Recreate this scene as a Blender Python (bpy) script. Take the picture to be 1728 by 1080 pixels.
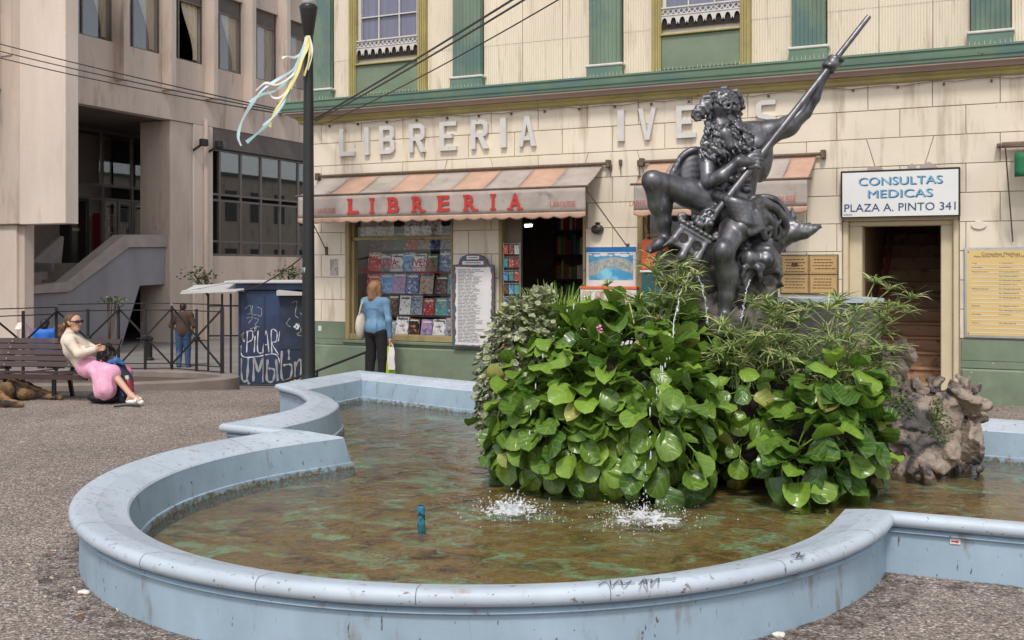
import bpy, math, random
import numpy as np
from mathutils import Vector, Matrix, Euler

for o in list(bpy.data.objects):
    bpy.data.objects.remove(o, do_unlink=True)
scene = bpy.context.scene
COL = scene.collection
R = math.radians
random.seed(7)

# ------------------------------------------------------------------ camera
FPX, U0, V0, CAMH = 1775.0, 864.0, 452.0, 1.70      # focal length in photo pixels, principal column, horizon row, eye height
cam_d = bpy.data.cameras.new("camera")
cam = bpy.data.objects.new("camera", cam_d)
COL.objects.link(cam)
cam.location = (0, 0, CAMH)
cam.rotation_euler = (R(90), 0, 0)
cam_d.sensor_width = 36.0
cam_d.lens = FPX / 1728 * 36
cam_d.shift_y = -(540 - V0) / 1728
cam_d.clip_start = 0.05
cam_d.clip_end = 600
scene.camera = cam

# ------------------------------------------------------------------ light: bright overcast
SUN_EL, SUN_AZ = R(54), R(190)        # azimuth clockwise from +Y: behind the camera, to its left
world = bpy.data.worlds.new("World")
scene.world = world
world.use_nodes = True
wn, wl = world.node_tree.nodes, world.node_tree.links
wn.clear()
sky = wn.new("ShaderNodeTexSky")
sky.sky_type = 'NISHITA'
sky.sun_disc = False
sky.sun_elevation = SUN_EL
sky.sun_rotation = SUN_AZ
sky.air_density = 1.0
sky.dust_density = 1.6
sky.ozone_density = 1.0
hs = wn.new("ShaderNodeHueSaturation")
hs.inputs['Saturation'].default_value = 0.34
bg = wn.new("ShaderNodeBackground")
bg.inputs['Strength'].default_value = 0.128
wo = wn.new("ShaderNodeOutputWorld")
wl.new(sky.outputs[0], hs.inputs['Color'])
wl.new(hs.outputs[0], bg.inputs[0])
wl.new(bg.outputs[0], wo.inputs[0])

sun_d = bpy.data.lights.new("sun", 'SUN')
sun_d.energy = 1.5
sun_d.angle = R(10)
sun_d.color = (1.0, 0.955, 0.89)
sun = bpy.data.objects.new("sun", sun_d)
COL.objects.link(sun)
_d = Vector((math.sin(SUN_AZ) * math.cos(SUN_EL), math.cos(SUN_AZ) * math.cos(SUN_EL), math.sin(SUN_EL)))
sun.rotation_euler = _d.to_track_quat('Z', 'Y').to_euler()
sun.location = (-6, -6, 20)

vs = scene.view_settings
vs.view_transform = 'Standard'
vs.look = 'None'
vs.exposure = 0.55
vs.gamma = 1.0
vs.use_curve_mapping = False
scene.render.engine = 'CYCLES'
scene.cycles.use_denoising = True
scene.cycles.denoising_prefilter = 'ACCURATE'
scene.cycles.max_bounces = 8
scene.cycles.transparent_max_bounces = 16
scene.cycles.caustics_reflective = False
scene.cycles.caustics_refractive = False
# ------------------------------------------------------------------ helpers
def lin(r, g=None, b=None):
    if g is None:
        r, g, b = r
    f = lambda c: (c / 255 / 12.92) if c / 255 <= 0.04045 else ((c / 255 + 0.055) / 1.055) ** 2.4
    return (f(r), f(g), f(b), 1.0)

class Frame:
    """upright local frame: x along a facade, y into it, z up"""
    def __init__(s, o, deg):
        s.o = Vector((o[0], o[1], 0)); s.a = R(deg)
        s.ex = Vector((math.cos(s.a), math.sin(s.a), 0)); s.ey = Vector((-math.sin(s.a), math.cos(s.a), 0))
    def world(s, p):
        return s.o + s.ex * p[0] + s.ey * p[1] + Vector((0, 0, p[2]))
    def px(s, u, v, y=0.0):
        """x and z on the vertical plane y seen at a photo pixel"""
        d = Vector(((u - U0) / FPX, 1, (V0 - v) / FPX)); c = Vector((0, 0, CAMH)) - s.o
        t = (y - c.dot(s.ey)) / d.dot(s.ey)
        return (c.dot(s.ex) + t * d.dot(s.ex), CAMH + t * d.z)
    def x(s, u, y=0.0):
        return s.px(u, V0, y)[0]
    def z(s, u, v, y=0.0):
        return s.px(u, v, y)[1]

W = Frame((0, 0), 0)
def at(u, v, Y):
    return Vector(((u - U0) / FPX * Y, Y, CAMH + (V0 - v) / FPX * Y))
def on_level(u, v, z):
    Y = (CAMH - z) * FPX / (v - V0)
    return Vector(((u - U0) / FPX * Y, Y, z))

ORG = {}
def tag(o, label=None, cat=None, group=None, kind=None):
    if label: o['label'] = label
    if cat: o['category'] = cat
    if group: o['group'] = group
    if kind: o['kind'] = kind
    return o
def thing(name, label, cat, origin=(0, 0, 0), frame=W, group=None, rot=0.0):
    e = bpy.data.objects.new(name, None)
    e.empty_display_size = 0.2
    COL.objects.link(e)
    e.location = frame.world(origin)
    e.rotation_euler = (0, 0, frame.a + rot)
    ORG[e.name] = Vector(origin) if rot == 0.0 else Vector((0, 0, 0))
    return tag(e, label, cat, group)
def link_mesh(me, name, mat, parent=None, frame=None, origin=(0, 0, 0)):
    ob = bpy.data.objects.new(name, me)
    COL.objects.link(ob)
    if mat is not None and len(me.materials) == 0:
        me.materials.append(mat)
    if parent is not None:
        ob.parent = parent
        ORG[ob.name] = ORG[parent.name]
    else:
        fr = frame or W
        ob.location = fr.world(origin); ob.rotation_euler = (0, 0, fr.a)
        ORG[ob.name] = Vector(origin)
    return ob

class MB:
    def __init__(s):
        s.v = []; s.f = []
    def add(s, vs_, fs):
        n = len(s.v)
        s.v += [tuple(p) for p in vs_]
        s.f += [tuple(i + n for i in f) for f in fs]
        return s
    def box(s, x0, x1, y0, y1, z0, z1):
        return s.add([(x0, y0, z0), (x1, y0, z0), (x1, y1, z0), (x0, y1, z0), (x0, y0, z1), (x1, y0, z1), (x1, y1, z1), (x0, y1, z1)],
                     [(3, 2, 1, 0), (4, 5, 6, 7), (0, 1, 5, 4), (1, 2, 6, 5), (2, 3, 7, 6), (3, 0, 4, 7)])
    def cbox(s, x0, x1, y0, y1, z0, z1, c=0.01):
        """box with all edges chamfered"""
        xs, ys, zs = (x0, x1), (y0, y1), (z0, z1)
        vs_, idx = [], {}
        for i in (0, 1):
            for j in (0, 1):
                for k in (0, 1):
                    sx, sy, sz = (1 if i == 0 else -1) * c, (1 if j == 0 else -1) * c, (1 if k == 0 else -1) * c
                    for ax in range(3):
                        p = [xs[i], ys[j], zs[k]]
                        if ax != 0: p[0] += sx
                        if ax != 1: p[1] += sy
                        if ax != 2: p[2] += sz
                        idx[(i, j, k, ax)] = len(vs_); vs_.append(tuple(p))
        g = lambda *a: idx[a]
        fs = []
        for a in (0, 1):
            q = [g(a, 0, 0, 0), g(a, 1, 0, 0), g(a, 1, 1, 0), g(a, 0, 1, 0)]; fs.append(q if a else q[::-1])
            q = [g(0, a, 0, 1), g(0, a, 1, 1), g(1, a, 1, 1), g(1, a, 0, 1)]; fs.append(q if a else q[::-1])
            q = [g(0, 0, a, 2), g(1, 0, a, 2), g(1, 1, a, 2), g(0, 1, a, 2)]; fs.append(q if a else q[::-1])
        for a in (0, 1):
            for b in (0, 1):
                q = [g(0, a, b, 1), g(1, a, b, 1), g(1, a, b, 2), g(0, a, b, 2)]; fs.append(q if a == b else q[::-1])
                q = [g(a, 0, b, 2), g(a, 1, b, 2), g(a, 1, b, 0), g(a, 0, b, 0)]; fs.append(q if a == b else q[::-1])
                q = [g(a, b, 0, 0), g(a, b, 1, 0), g(a, b, 1, 1), g(a, b, 0, 1)]; fs.append(q if a == b else q[::-1])
        for i in (0, 1):
            for j in (0, 1):
                for k in (0, 1):
                    q = [g(i, j, k, 0), g(i, j, k, 1), g(i, j, k, 2)]
                    fs.append(q if (i + j + k) % 2 else q[::-1])
        return s.add(vs_, fs)
    def prism(s, poly, y0, y1, c=0.0):
        """polygon in x-z (counter-clockwise seen from -y) pushed from y0 (front) to y1; c chamfers the front edge"""
        n = len(poly)
        if c > 0:
            cx = sum(p[0] for p in poly) / n; cz = sum(p[1] for p in poly) / n
            ins = []
            for (x, z) in poly:
                ins.append((x + c * (1 if x < cx else -1), z + c * (1 if z < cz else -1)))
            vs_ = [(x, y0, z) for x, z in ins] + [(x, y0 + c, z) for x, z in poly] + [(x, y1, z) for x, z in poly]
            fs = [tuple(range(n)), tuple(range(3 * n - 1, 2 * n - 1, -1))]
            for r in (0, 1):
                for i in range(n):
                    j = (i + 1) % n
                    fs.append((r * n + i, (r + 1) * n + i, (r + 1) * n + j, r * n + j))
            return s.add(vs_, fs)
        vs_ = [(x, y0, z) for x, z in poly] + [(x, y1, z) for x, z in poly]
        fs = [tuple(range(n)), tuple(range(2 * n - 1, n - 1, -1))]
        for i in range(n):
            j = (i + 1) % n
            fs.append((i, n + i, n + j, j))
        return s.add(vs_, fs)
    def slab(s, poly, z0, z1):
        """polygon in x-y (counter-clockwise from above) from z0 up to z1"""
        n = len(poly)
        vs_ = [(x, y, z0) for x, y in poly] + [(x, y, z1) for x, y in poly]
        fs = [tuple(range(n - 1, -1, -1)), tuple(range(n, 2 * n))]
        for i in range(n):
            j = (i + 1) % n
            fs.append((i, j, n + j, n + i))
        return s.add(vs_, fs)
    def tube(s, pts, r, n=8, cap=True):
        pts = [Vector(p) for p in pts]
        rs = r if isinstance(r, (list, tuple)) else [r] * len(pts)
        vs_, fs = [], []
        up = None
        for i, p in enumerate(pts):
            t = (pts[min(i + 1, len(pts) - 1)] - pts[max(i - 1, 0)])
            t = t.normalized() if t.length > 1e-9 else Vector((0, 0, 1))
            if up is None:
                up = t.orthogonal().normalized()
            else:
                up = (up - t * up.dot(t))
                up = up.normalized() if up.length > 1e-6 else t.orthogonal().normalized()
            b = t.cross(up)
            for k in range(n):
                a = 2 * math.pi * k / n
                vs_.append(p + (up * math.cos(a) + b * math.sin(a)) * rs[i])
        for i in range(len(pts) - 1):
            for k in range(n):
                k2 = (k + 1) % n
                fs.append((i * n + k, i * n + k2, (i + 1) * n + k2, (i + 1) * n + k))
        if cap:
            fs.append(tuple(range(n - 1, -1, -1)))
            fs.append(tuple((len(pts) - 1) * n + k for k in range(n)))
        return s.add(vs_, fs)
    def bar(s, a, b, w, h=None):
        """square bar between two points"""
        h = h or w
        a, b = Vector(a), Vector(b); t = (b - a).normalized()
        up = Vector((0, 0, 1)) if abs(t.z) < 0.95 else Vector((0, 1, 0))
        sx = t.cross(up).normalized(); sz = sx.cross(t).normalized()
        vs_ = []
        for p in (a, b):
            for i, j in ((-1, -1), (1, -1), (1, 1), (-1, 1)):
                vs_.append(p + sx * (i * w / 2) + sz * (j * h / 2))
        return s.add(vs_, [(0, 1, 2, 3), (7, 6, 5, 4), (0, 4, 5, 1), (1, 5, 6, 2), (2, 6, 7, 3), (3, 7, 4, 0)])
    def lathe(s, prof, n=24, c=(0, 0, 0)):
        vs_, fs = [], []
        m = len(prof)
        for k in range(n):
            a = 2 * math.pi * k / n
            for r, z in prof:
                vs_.append((c[0] + r * math.cos(a), c[1] + r * math.sin(a), c[2] + z))
        for k in range(n):
            k2 = (k + 1) % n
            for i in range(m - 1):
                fs.append((k * m + i, k2 * m + i, k2 * m + i + 1, k * m + i + 1))
        fs.append(tuple(k * m for k in range(n - 1, -1, -1)))
        fs.append(tuple(k * m + m - 1 for k in range(n)))
        return s.add(vs_, fs)
    def grid(s, fn, nu, nv):
        vs_ = [fn(i / nu, j / nv) for i in range(nu + 1) for j in range(nv + 1)]
        fs = []
        for i in range(nu):
            for j in range(nv):
                a = i * (nv + 1) + j
                fs.append((a, a + nv + 1, a + nv + 2, a + 1))
        return s.add(vs_, fs)
    def build(s, name, mat, parent=None, frame=None, origin=(0, 0, 0), smooth=False, kind=None, thick=0.0, bevel=0.0):
        org = ORG[parent.name] if parent is not None else Vector(origin)
        me = bpy.data.meshes.new(name)
        me.from_pydata([(p[0] - org[0], p[1] - org[1], p[2] - org[2]) for p in s.v], [], s.f)
        me.update()
        if smooth is True:
            for p in me.polygons: p.use_smooth = True
        ob = link_mesh(me, name, mat, parent, frame, origin)
        if smooth and smooth is not True:
            smooth_by_angle(me, smooth)
        if thick:
            m = ob.modifiers.new("thick", 'SOLIDIFY'); m.thickness = thick; m.offset = 0
        if bevel:
            m = ob.modifiers.new("bevel", 'BEVEL'); m.width = bevel; m.segments = 2; m.limit_method = 'ANGLE'
        if kind: ob['kind'] = kind
        return ob
def smooth_by_angle(me, deg):
    for p in me.polygons: p.use_smooth = True
    me.set_sharp_from_angle(angle=R(deg))

def arr_mesh(name, V, F):
    me = bpy.data.meshes.new(name)
    V = np.asarray(V, dtype=np.float32); F = np.asarray(F, dtype=np.int32)
    me.vertices.add(len(V)); me.vertices.foreach_set('co', V.ravel())
    k = F.shape[1]
    me.loops.add(F.size); me.loops.foreach_set('vertex_index', F.ravel())
    me.polygons.add(len(F)); me.polygons.foreach_set('loop_start', np.arange(0, F.size, k, dtype=np.int32))
    me.polygons.foreach_set('loop_total', np.full(len(F), k, dtype=np.int32))
    me.update(calc_edges=True)
    return me

# ------------------------------------------------------------------ lettering
def text_mesh(txt, size=1.0, extrude=0.0, bold=0.0, width=None, height=None, align='CENTER', spacing=1.0, slant=0.0):
    """a mesh of flat or raised letters in x-z, facing -y; optionally fitted to a width and height"""
    cu = bpy.data.curves.new("lettering", 'FONT')
    cu.body = txt; cu.size = size; cu.extrude = extrude; cu.offset = bold; cu.align_x = align; cu.align_y = 'CENTER'
    cu.space_character = spacing; cu.shear = slant; cu.resolution_u = 3
    ob = bpy.data.objects.new("lettering", cu)
    COL.objects.link(ob)
    dg = bpy.context.evaluated_depsgraph_get(); dg.update()
    me = bpy.data.meshes.new_from_object(ob.evaluated_get(dg))
    bpy.data.objects.remove(ob, do_unlink=True); bpy.data.curves.remove(cu)
    me.materials.clear()
    n = len(me.vertices)
    co = np.empty(n * 3, dtype=np.float32); me.vertices.foreach_get('co', co); co = co.reshape(-1, 3)
    if n == 0: return me
    mn, mx = co.min(0), co.max(0); c = (mn + mx) / 2
    sx = (width / (mx[0] - mn[0])) if width else 1.0
    sz = (height / (mx[1] - mn[1])) if height else (sx if width else 1.0)
    if height and not width: sx = sz
    ox = c[0] if align == 'CENTER' else mn[0]
    new = np.stack([(co[:, 0] - ox) * sx, -(co[:, 2] - mx[2] * 0), (co[:, 1] - c[1]) * sz], 1)
    me.vertices.foreach_set('co', new.astype(np.float32).ravel()); me.update()
    return me
def text(name, txt, mat, parent, x, y, z, **kw):
    me = text_mesh(txt, **kw)
    ob = link_mesh(me, name, mat, parent)
    org = ORG[parent.name]
    ob.location = (x - org[0], y - org[1], z - org[2])
    return ob
def letters(name, txt, mat, parent, x, y, z, **kw):
    """like text(), each letter a piece of its own"""
    me = text_mesh(txt, **kw); n = len(me.vertices); up = list(range(n))
    def find(i):
        while up[i] != i: up[i] = up[up[i]]; i = up[i]
        return i
    for e in me.edges: up[find(e.vertices[0])] = find(e.vertices[1])
    comp = {}
    for i in range(n): comp.setdefault(find(i), []).append(i)
    spans = sorted([min(me.vertices[i].co.x for i in c), max(me.vertices[i].co.x for i in c), c] for c in comp.values())
    groups = []
    for a, b, c in spans:
        if groups and a < groups[-1][1] - 1e-5: groups[-1][1] = max(groups[-1][1], b); groups[-1][2] = groups[-1][2] + c
        else: groups.append([a, b, list(c)])
    org = ORG[parent.name]
    for a, b, c in groups:
        cs = set(c); idx = {v: k for k, v in enumerate(c)}
        m2 = bpy.data.meshes.new(name)
        m2.from_pydata([tuple(me.vertices[v].co) for v in c], [], [tuple(idx[v] for v in f.vertices) for f in me.polygons if f.vertices[0] in cs]); m2.update()
        ob = link_mesh(m2, name, mat, parent); ob.location = (x - org[0], y - org[1], z - org[2])
    bpy.data.meshes.remove(me)
def ribbon(mb, pts, w, y):
    """flat painted stroke through x-z points, lying on the plane y"""
    P = [Vector((p[0], p[1])) for p in pts]
    L = []
    for i, p in enumerate(P):
        t = P[min(i + 1, len(P) - 1)] - P[max(i - 1, 0)]
        t = t.normalized() if t.length > 1e-9 else Vector((1, 0))
        nrm = Vector((-t.y, t.x))
        ww = w * (0.75 + 0.35 * math.sin(i * 1.7))
        L.append((p + nrm * ww / 2, p - nrm * ww / 2))
    vs_ = []
    for a, b in L: vs_ += [(a.x, y, a.y), (b.x, y, b.y)]
    fs = [(2 * i, 2 * i + 1, 2 * i + 3, 2 * i + 2) for i in range(len(L) - 1)]
    mb.add(vs_, fs)
def curve_pts(pts, n=6):
    """Catmull-Rom through points"""
    P = [Vector(p) for p in pts]; out = []
    for i in range(len(P) - 1):
        p0, p1, p2, p3 = P[max(i - 1, 0)], P[i], P[i + 1], P[min(i + 2, len(P) - 1)]
        for k in range(n):
            t = k / n
            out.append(0.5 * ((2 * p1) + (p2 - p0) * t + (2 * p0 - 5 * p1 + 4 * p2 - p3) * t * t + (3 * p1 - p0 - 3 * p2 + p3) * t ** 3))
    out.append(P[-1])
    return out

# ------------------------------------------------------------------ materials
MATS = {}
def pm(name, col, rough=0.6, metal=0.0, var=0.12, scale=4.0, stretch=(1, 1, 1), col2=None, patch=(0.58, 0.64), pscale=6.0,
       bump=0.0, bscale=60.0, rnd=0.0, spec=0.5, col3=None, patch3=(0.6, 0.66), pscale3=9.0, coat=0.0, detail=6.0, bdist=0.02, pstretch=(1, 1, 1)):
    """a surface with tone variation, optional worn patches in one or two other colours, relief and per-object variation"""
    if name in MATS: return MATS[name]
    m = bpy.data.materials.new(name); m.use_nodes = True
    N, L = m.node_tree.nodes, m.node_tree.links
    b = N['Principled BSDF']
    b.inputs['Roughness'].default_value = rough; b.inputs['Metallic'].default_value = metal
    b.inputs['Specular IOR Level'].default_value = spec
    if coat: b.inputs['Coat Weight'].default_value = coat
    tc = N.new('ShaderNodeTexCoord')
    def noise(sc, st, det=detail, off=0.0):
        mp = N.new('ShaderNodeMapping'); mp.inputs['Scale'].default_value = st; mp.inputs['Location'].default_value = (off, off * 0.7, off * 1.3)
        L.new(tc.outputs['Object'], mp.inputs['Vector'])
        n = N.new('ShaderNodeTexNoise'); n.inputs['Scale'].default_value = sc; n.inputs['Detail'].default_value = det
        n.inputs['Roughness'].default_value = 0.62
        L.new(mp.outputs[0], n.inputs['Vector'])
        return n
    n1 = noise(scale, stretch)
    rp = N.new('ShaderNodeValToRGB')
    c = col
    rp.color_ramp.elements[0].position = 0.28; rp.color_ramp.elements[1].position = 0.72
    rp.color_ramp.elements[0].color = tuple(max(0, x * (1 - 1.6 * var)) for x in c[:3]) + (1,)
    rp.color_ramp.elements[1].color = tuple(min(1, x * (1 + 1.2 * var)) for x in c[:3]) + (1,)
    L.new(n1.outputs['Fac'], rp.inputs[0])
    out = rp.outputs[0]
    for cc, pt, ps, off in ((col2, patch, pscale, 3.7), (col3, patch3, pscale3, 11.3)):
        if cc is None: continue
        n2 = noise(ps, pstretch, 8.0, off)
        r2 = N.new('ShaderNodeValToRGB')
        r2.color_ramp.elements[0].position = pt[0]; r2.color_ramp.elements[1].position = pt[1]
        r2.color_ramp.elements[0].color = (0, 0, 0, 1); r2.color_ramp.elements[1].color = (1, 1, 1, 1)
        L.new(n2.outputs['Fac'], r2.inputs[0])
        mx = N.new('ShaderNodeMix'); mx.data_type = 'RGBA'
        L.new(r2.outputs[0], mx.inputs['Factor']); L.new(out, mx.inputs['A']); mx.inputs['B'].default_value = cc
        out = mx.outputs['Result']
    if rnd:
        oi = N.new('ShaderNodeObjectInfo')
        mr = N.new('ShaderNodeMapRange'); mr.inputs['To Min'].default_value = 1 - rnd; mr.inputs['To Max'].default_value = 1 + rnd
        L.new(oi.outputs['Random'], mr.inputs['Value'])
        hv = N.new('ShaderNodeHueSaturation')
        L.new(mr.outputs[0], hv.inputs['Value']); L.new(out, hv.inputs['Color'])
        out = hv.outputs[0]
    L.new(out, b.inputs['Base Color'])
    if bump:
        nb = noise(bscale, (1, 1, 1), 5.0, 1.9)
        bp = N.new('ShaderNodeBump'); bp.inputs['Strength'].default_value = bump; bp.inputs['Distance'].default_value = bdist
        L.new(nb.outputs['Fac'], bp.inputs['Height']); L.new(bp.outputs[0], b.inputs['Normal'])
    MATS[name] = m
    return m
def schlick(N, L, ior, normal=None):
    """reflectance by angle, the same from both sides of a pane"""
    f0 = ((ior - 1) / (ior + 1)) ** 2
    lw = N.new('ShaderNodeLayerWeight'); lw.inputs['Blend'].default_value = 0.5
    pw = N.new('ShaderNodeMath'); pw.operation = 'POWER'; pw.inputs[1].default_value = 5.0
    ma = N.new('ShaderNodeMath'); ma.operation = 'MULTIPLY_ADD'; ma.inputs[1].default_value = 1 - f0; ma.inputs[2].default_value = f0
    L.new(lw.outputs['Facing'], pw.inputs[0]); L.new(pw.outputs[0], ma.inputs[0])
    if normal is not None: L.new(normal, lw.inputs['Normal'])
    return ma.outputs[0]
def glass_mat(name, tint=(0.98, 0.98, 0.985, 1), rough=0.01, bump=0.0, ior=1.5):
    if name in MATS: return MATS[name]
    m = bpy.data.materials.new(name); m.use_nodes = True
    N, L = m.node_tree.nodes, m.node_tree.links
    N.remove(N['Principled BSDF'])
    tr = N.new('ShaderNodeBsdfTransparent'); tr.inputs[0].default_value = tint
    gl = N.new('ShaderNodeBsdfGlossy'); gl.inputs['Roughness'].default_value = rough
    mx = N.new('ShaderNodeMixShader')
    L.new(schlick(N, L, ior), mx.inputs[0]); L.new(tr.outputs[0], mx.inputs[1]); L.new(gl.outputs[0], mx.inputs[2])
    if bump:
        tc = N.new('ShaderNodeTexCoord'); n = N.new('ShaderNodeTexNoise'); n.inputs['Scale'].default_value = 1.2
        bp = N.new('ShaderNodeBump'); bp.inputs['Strength'].default_value = bump; bp.inputs['Distance'].default_value = 0.05
        L.new(tc.outputs['Object'], n.inputs['Vector']); L.new(n.outputs['Fac'], bp.inputs['Height'])
        L.new(bp.outputs[0], gl.inputs['Normal'])
    L.new(mx.outputs[0], N['Material Output'].inputs[0])
    MATS[name] = m
    return m

# ------------------------------------------------------------------ solid shapes from distance fields
_rng = np.random.default_rng(5)
_LAT = _rng.random((32, 32, 32)).astype(np.float32)
def vnoise(X, Y, Z):
    def fade(t): return t * t * (3 - 2 * t)
    xi, yi, zi = np.floor(X).astype(int), np.floor(Y).astype(int), np.floor(Z).astype(int)
    fx, fy, fz = fade(X - xi), fade(Y - yi), fade(Z - zi)
    g = lambda a, b, c: _LAT[(xi + a) & 31, (yi + b) & 31, (zi + c) & 31]
    x00 = g(0, 0, 0) * (1 - fx) + g(1, 0, 0) * fx; x10 = g(0, 1, 0) * (1 - fx) + g(1, 1, 0) * fx
    x01 = g(0, 0, 1) * (1 - fx) + g(1, 0, 1) * fx; x11 = g(0, 1, 1) * (1 - fx) + g(1, 1, 1) * fx
    return (x00 * (1 - fy) + x10 * fy) * (1 - fz) + (x01 * (1 - fy) + x11 * fy) * fz - 0.5
def fbm(X, Y, Z, sc, octv=4):
    t, a = 0, 1.0
    for i in range(octv):
        t = t + a * vnoise(X * sc + 7.3 * i, Y * sc + 3.1 * i, Z * sc + 1.7 * i); a *= 0.5; sc *= 2.05
    return t

def crag(center, spread, n, seed, amp=0.09, crack=0.05, warp=0.12):
    """blocky broken relief: random facets with cracks between them"""
    g = np.random.default_rng(seed); C = np.array(center) + g.uniform(-1, 1, (n, 3)) * np.array(spread); off = g.uniform(-1, 1, n)
    nrm = g.normal(size=(n, 3)); nrm /= np.linalg.norm(nrm, axis=1)[:, None]
    def f(X, Y, Z):
        w = warp
        Q = np.stack([X + w * vnoise(X * 6, Y * 6, Z * 6), Y + w * vnoise(X * 6 + 9, Y * 6, Z * 6), Z + w * vnoise(X * 6, Y * 6 + 5, Z * 6)], 1)
        out = np.empty(len(X))
        for i in range(0, len(X), 60000):
            q = Q[i:i + 60000]; d = np.sqrt(((q[:, None, :] - C[None]) ** 2).sum(2))
            j = d.argmin(1); f1 = d[np.arange(len(q)), j]; d[np.arange(len(q)), j] = 9; f2 = d.min(1)
            tilt = ((q - C[j]) * nrm[j]).sum(1)
            out[i:i + 60000] = amp * off[j] + 0.35 * tilt + crack * np.exp(-(f2 - f1) / 0.025)
        return out + 0.03 * fbm(X, Y, Z, 14, 3)
    return f

class SDF:
    def __init__(s, vox=0.01, k=0.03):
        s.vox = vox; s.k = k; s.p = []; s.disp = None
    def cone(s, a, b, ra, rb=None, k=None, neg=False, flat=None):
        rb = ra if rb is None else rb
        s.p.append(('c', np.array(a, float), np.array(b, float), ra, rb, s.k if k is None else k, neg)); return s
    def chain(s, pts, rs, k=None):
        for i in range(len(pts) - 1):
            s.cone(pts[i], pts[i + 1], rs[i] if isinstance(rs, (list, tuple)) else rs, rs[i + 1] if isinstance(rs, (list, tuple)) else rs, k)
        return s
    def ell(s, c, r, rot=None, k=None, neg=False):
        m = np.array(Euler([R(x) for x in rot]).to_matrix()) if rot is not None else np.eye(3)
        r = (r, r, r) if not isinstance(r, (list, tuple)) else r
        s.p.append(('e', np.array(c, float), np.array(r, float), m, None, s.k if k is None else k, neg)); return s
    def box(s, c, h, rot=None, rnd=0.01, k=None, neg=False):
        m = np.array(Euler([R(x) for x in rot]).to_matrix()) if rot is not None and not hasattr(rot, 'shape') else (rot if rot is not None else np.eye(3))
        s.p.append(('b', np.array(c, float), np.array(h, float), m, rnd, s.k if k is None else k, neg)); return s
    def bounds(s, q):
        if q[0] == 'c':
            lo = np.minimum(q[1] - q[3], q[2] - q[4]); hi = np.maximum(q[1] + q[3], q[2] + q[4])
        else:
            e = np.abs(q[3]) @ q[2]; lo, hi = q[1] - e, q[1] + e
        return lo, hi
    def mesh(s, name, origin=(0, 0, 0), smooth=True):
        vox = s.vox
        bs = [s.bounds(q) for q in s.p if not q[6]]
        pad = 3 * vox + 0.03 + (0.06 if s.disp else 0)
        lo = np.min([b[0] for b in bs], 0) - pad; hi = np.max([b[1] for b in bs], 0) + pad
        n = np.ceil((hi - lo) / vox).astype(int) + 1
        ax = [lo[i] + vox * np.arange(n[i]) for i in range(3)]
        D = np.full(n, 1e3, dtype=np.float32)
        for q in s.p:
            l, h = s.bounds(q); mg = q[5] + pad
            i0 = np.clip(np.floor((l - mg - lo) / vox).astype(int), 0, n - 1); i1 = np.clip(np.ceil((h + mg - lo) / vox).astype(int) + 1, 1, n)
            if np.any(i1 <= i0): continue
            sl = tuple(slice(i0[i], i1[i]) for i in range(3))
            X = ax[0][sl[0]][:, None, None]; Y = ax[1][sl[1]][None, :, None]; Z = ax[2][sl[2]][None, None, :]
            if q[0] == 'c':
                a, b = q[1], q[2]; ba = b - a; L2 = max(float(ba @ ba), 1e-9)
                t = np.clip(((X - a[0]) * ba[0] + (Y - a[1]) * ba[1] + (Z - a[2]) * ba[2]) / L2, 0, 1)
                d = np.sqrt((X - a[0] - t * ba[0]) ** 2 + (Y - a[1] - t * ba[1]) ** 2 + (Z - a[2] - t * ba[2]) ** 2) - (q[3] + t * (q[4] - q[3]))
            else:
                c, r, m = q[1], q[2], q[3]
                px = (X - c[0]) * m[0, 0] + (Y - c[1]) * m[1, 0] + (Z - c[2]) * m[2, 0]
                py = (X - c[0]) * m[0, 1] + (Y - c[1]) * m[1, 1] + (Z - c[2]) * m[2, 1]
                pz = (X - c[0]) * m[0, 2] + (Y - c[1]) * m[1, 2] + (Z - c[2]) * m[2, 2]
                if q[0] == 'e':
                    k0 = np.sqrt((px / r[0]) ** 2 + (py / r[1]) ** 2 + (pz / r[2]) ** 2)
                    k1 = np.sqrt((px / r[0] ** 2) ** 2 + (py / r[1] ** 2) ** 2 + (pz / r[2] ** 2) ** 2)
                    d = k0 * (k0 - 1) / np.maximum(k1, 1e-6)
                else:
                    qx, qy, qz = np.abs(px) - r[0] + q[4], np.abs(py) - r[1] + q[4], np.abs(pz) - r[2] + q[4]
                    d = np.sqrt(np.maximum(qx, 0) ** 2 + np.maximum(qy, 0) ** 2 + np.maximum(qz, 0) ** 2) + np.minimum(np.maximum(qx, np.maximum(qy, qz)), 0) - q[4]
            A = D[sl]; k = max(q[5], 1e-5)
            if q[6]:
                d = -d
                hh = np.maximum(k - np.abs(A - d), 0) / k
                D[sl] = np.maximum(A, d) + hh * hh * k / 4
            else:
                hh = np.maximum(k - np.abs(A - d), 0) / k
                D[sl] = np.minimum(A, d) - hh * hh * k / 4
        if s.disp:
            near = np.abs(D) < 0.15
            I = np.nonzero(near)
            D[near] += s.disp(ax[0][I[0]], ax[1][I[1]], ax[2][I[2]]).astype(np.float32)
        V, F = surface_nets(D)
        V = V * vox + lo - np.array(origin)
        me = arr_mesh(name, V, F)
        if smooth: me.polygons.foreach_set('use_smooth', np.ones(len(F), dtype=bool))
        return me
    def build(s, name, mat, parent=None, frame=None, origin=(0, 0, 0), kind=None, sharp=None):
        org = ORG[parent.name] if parent is not None else origin
        me = s.mesh(name, org)
        if sharp: me.set_sharp_from_angle(angle=R(sharp))
        ob = link_mesh(me, name, mat, parent, frame, origin)
        if kind: ob['kind'] = kind
        return ob
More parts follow.
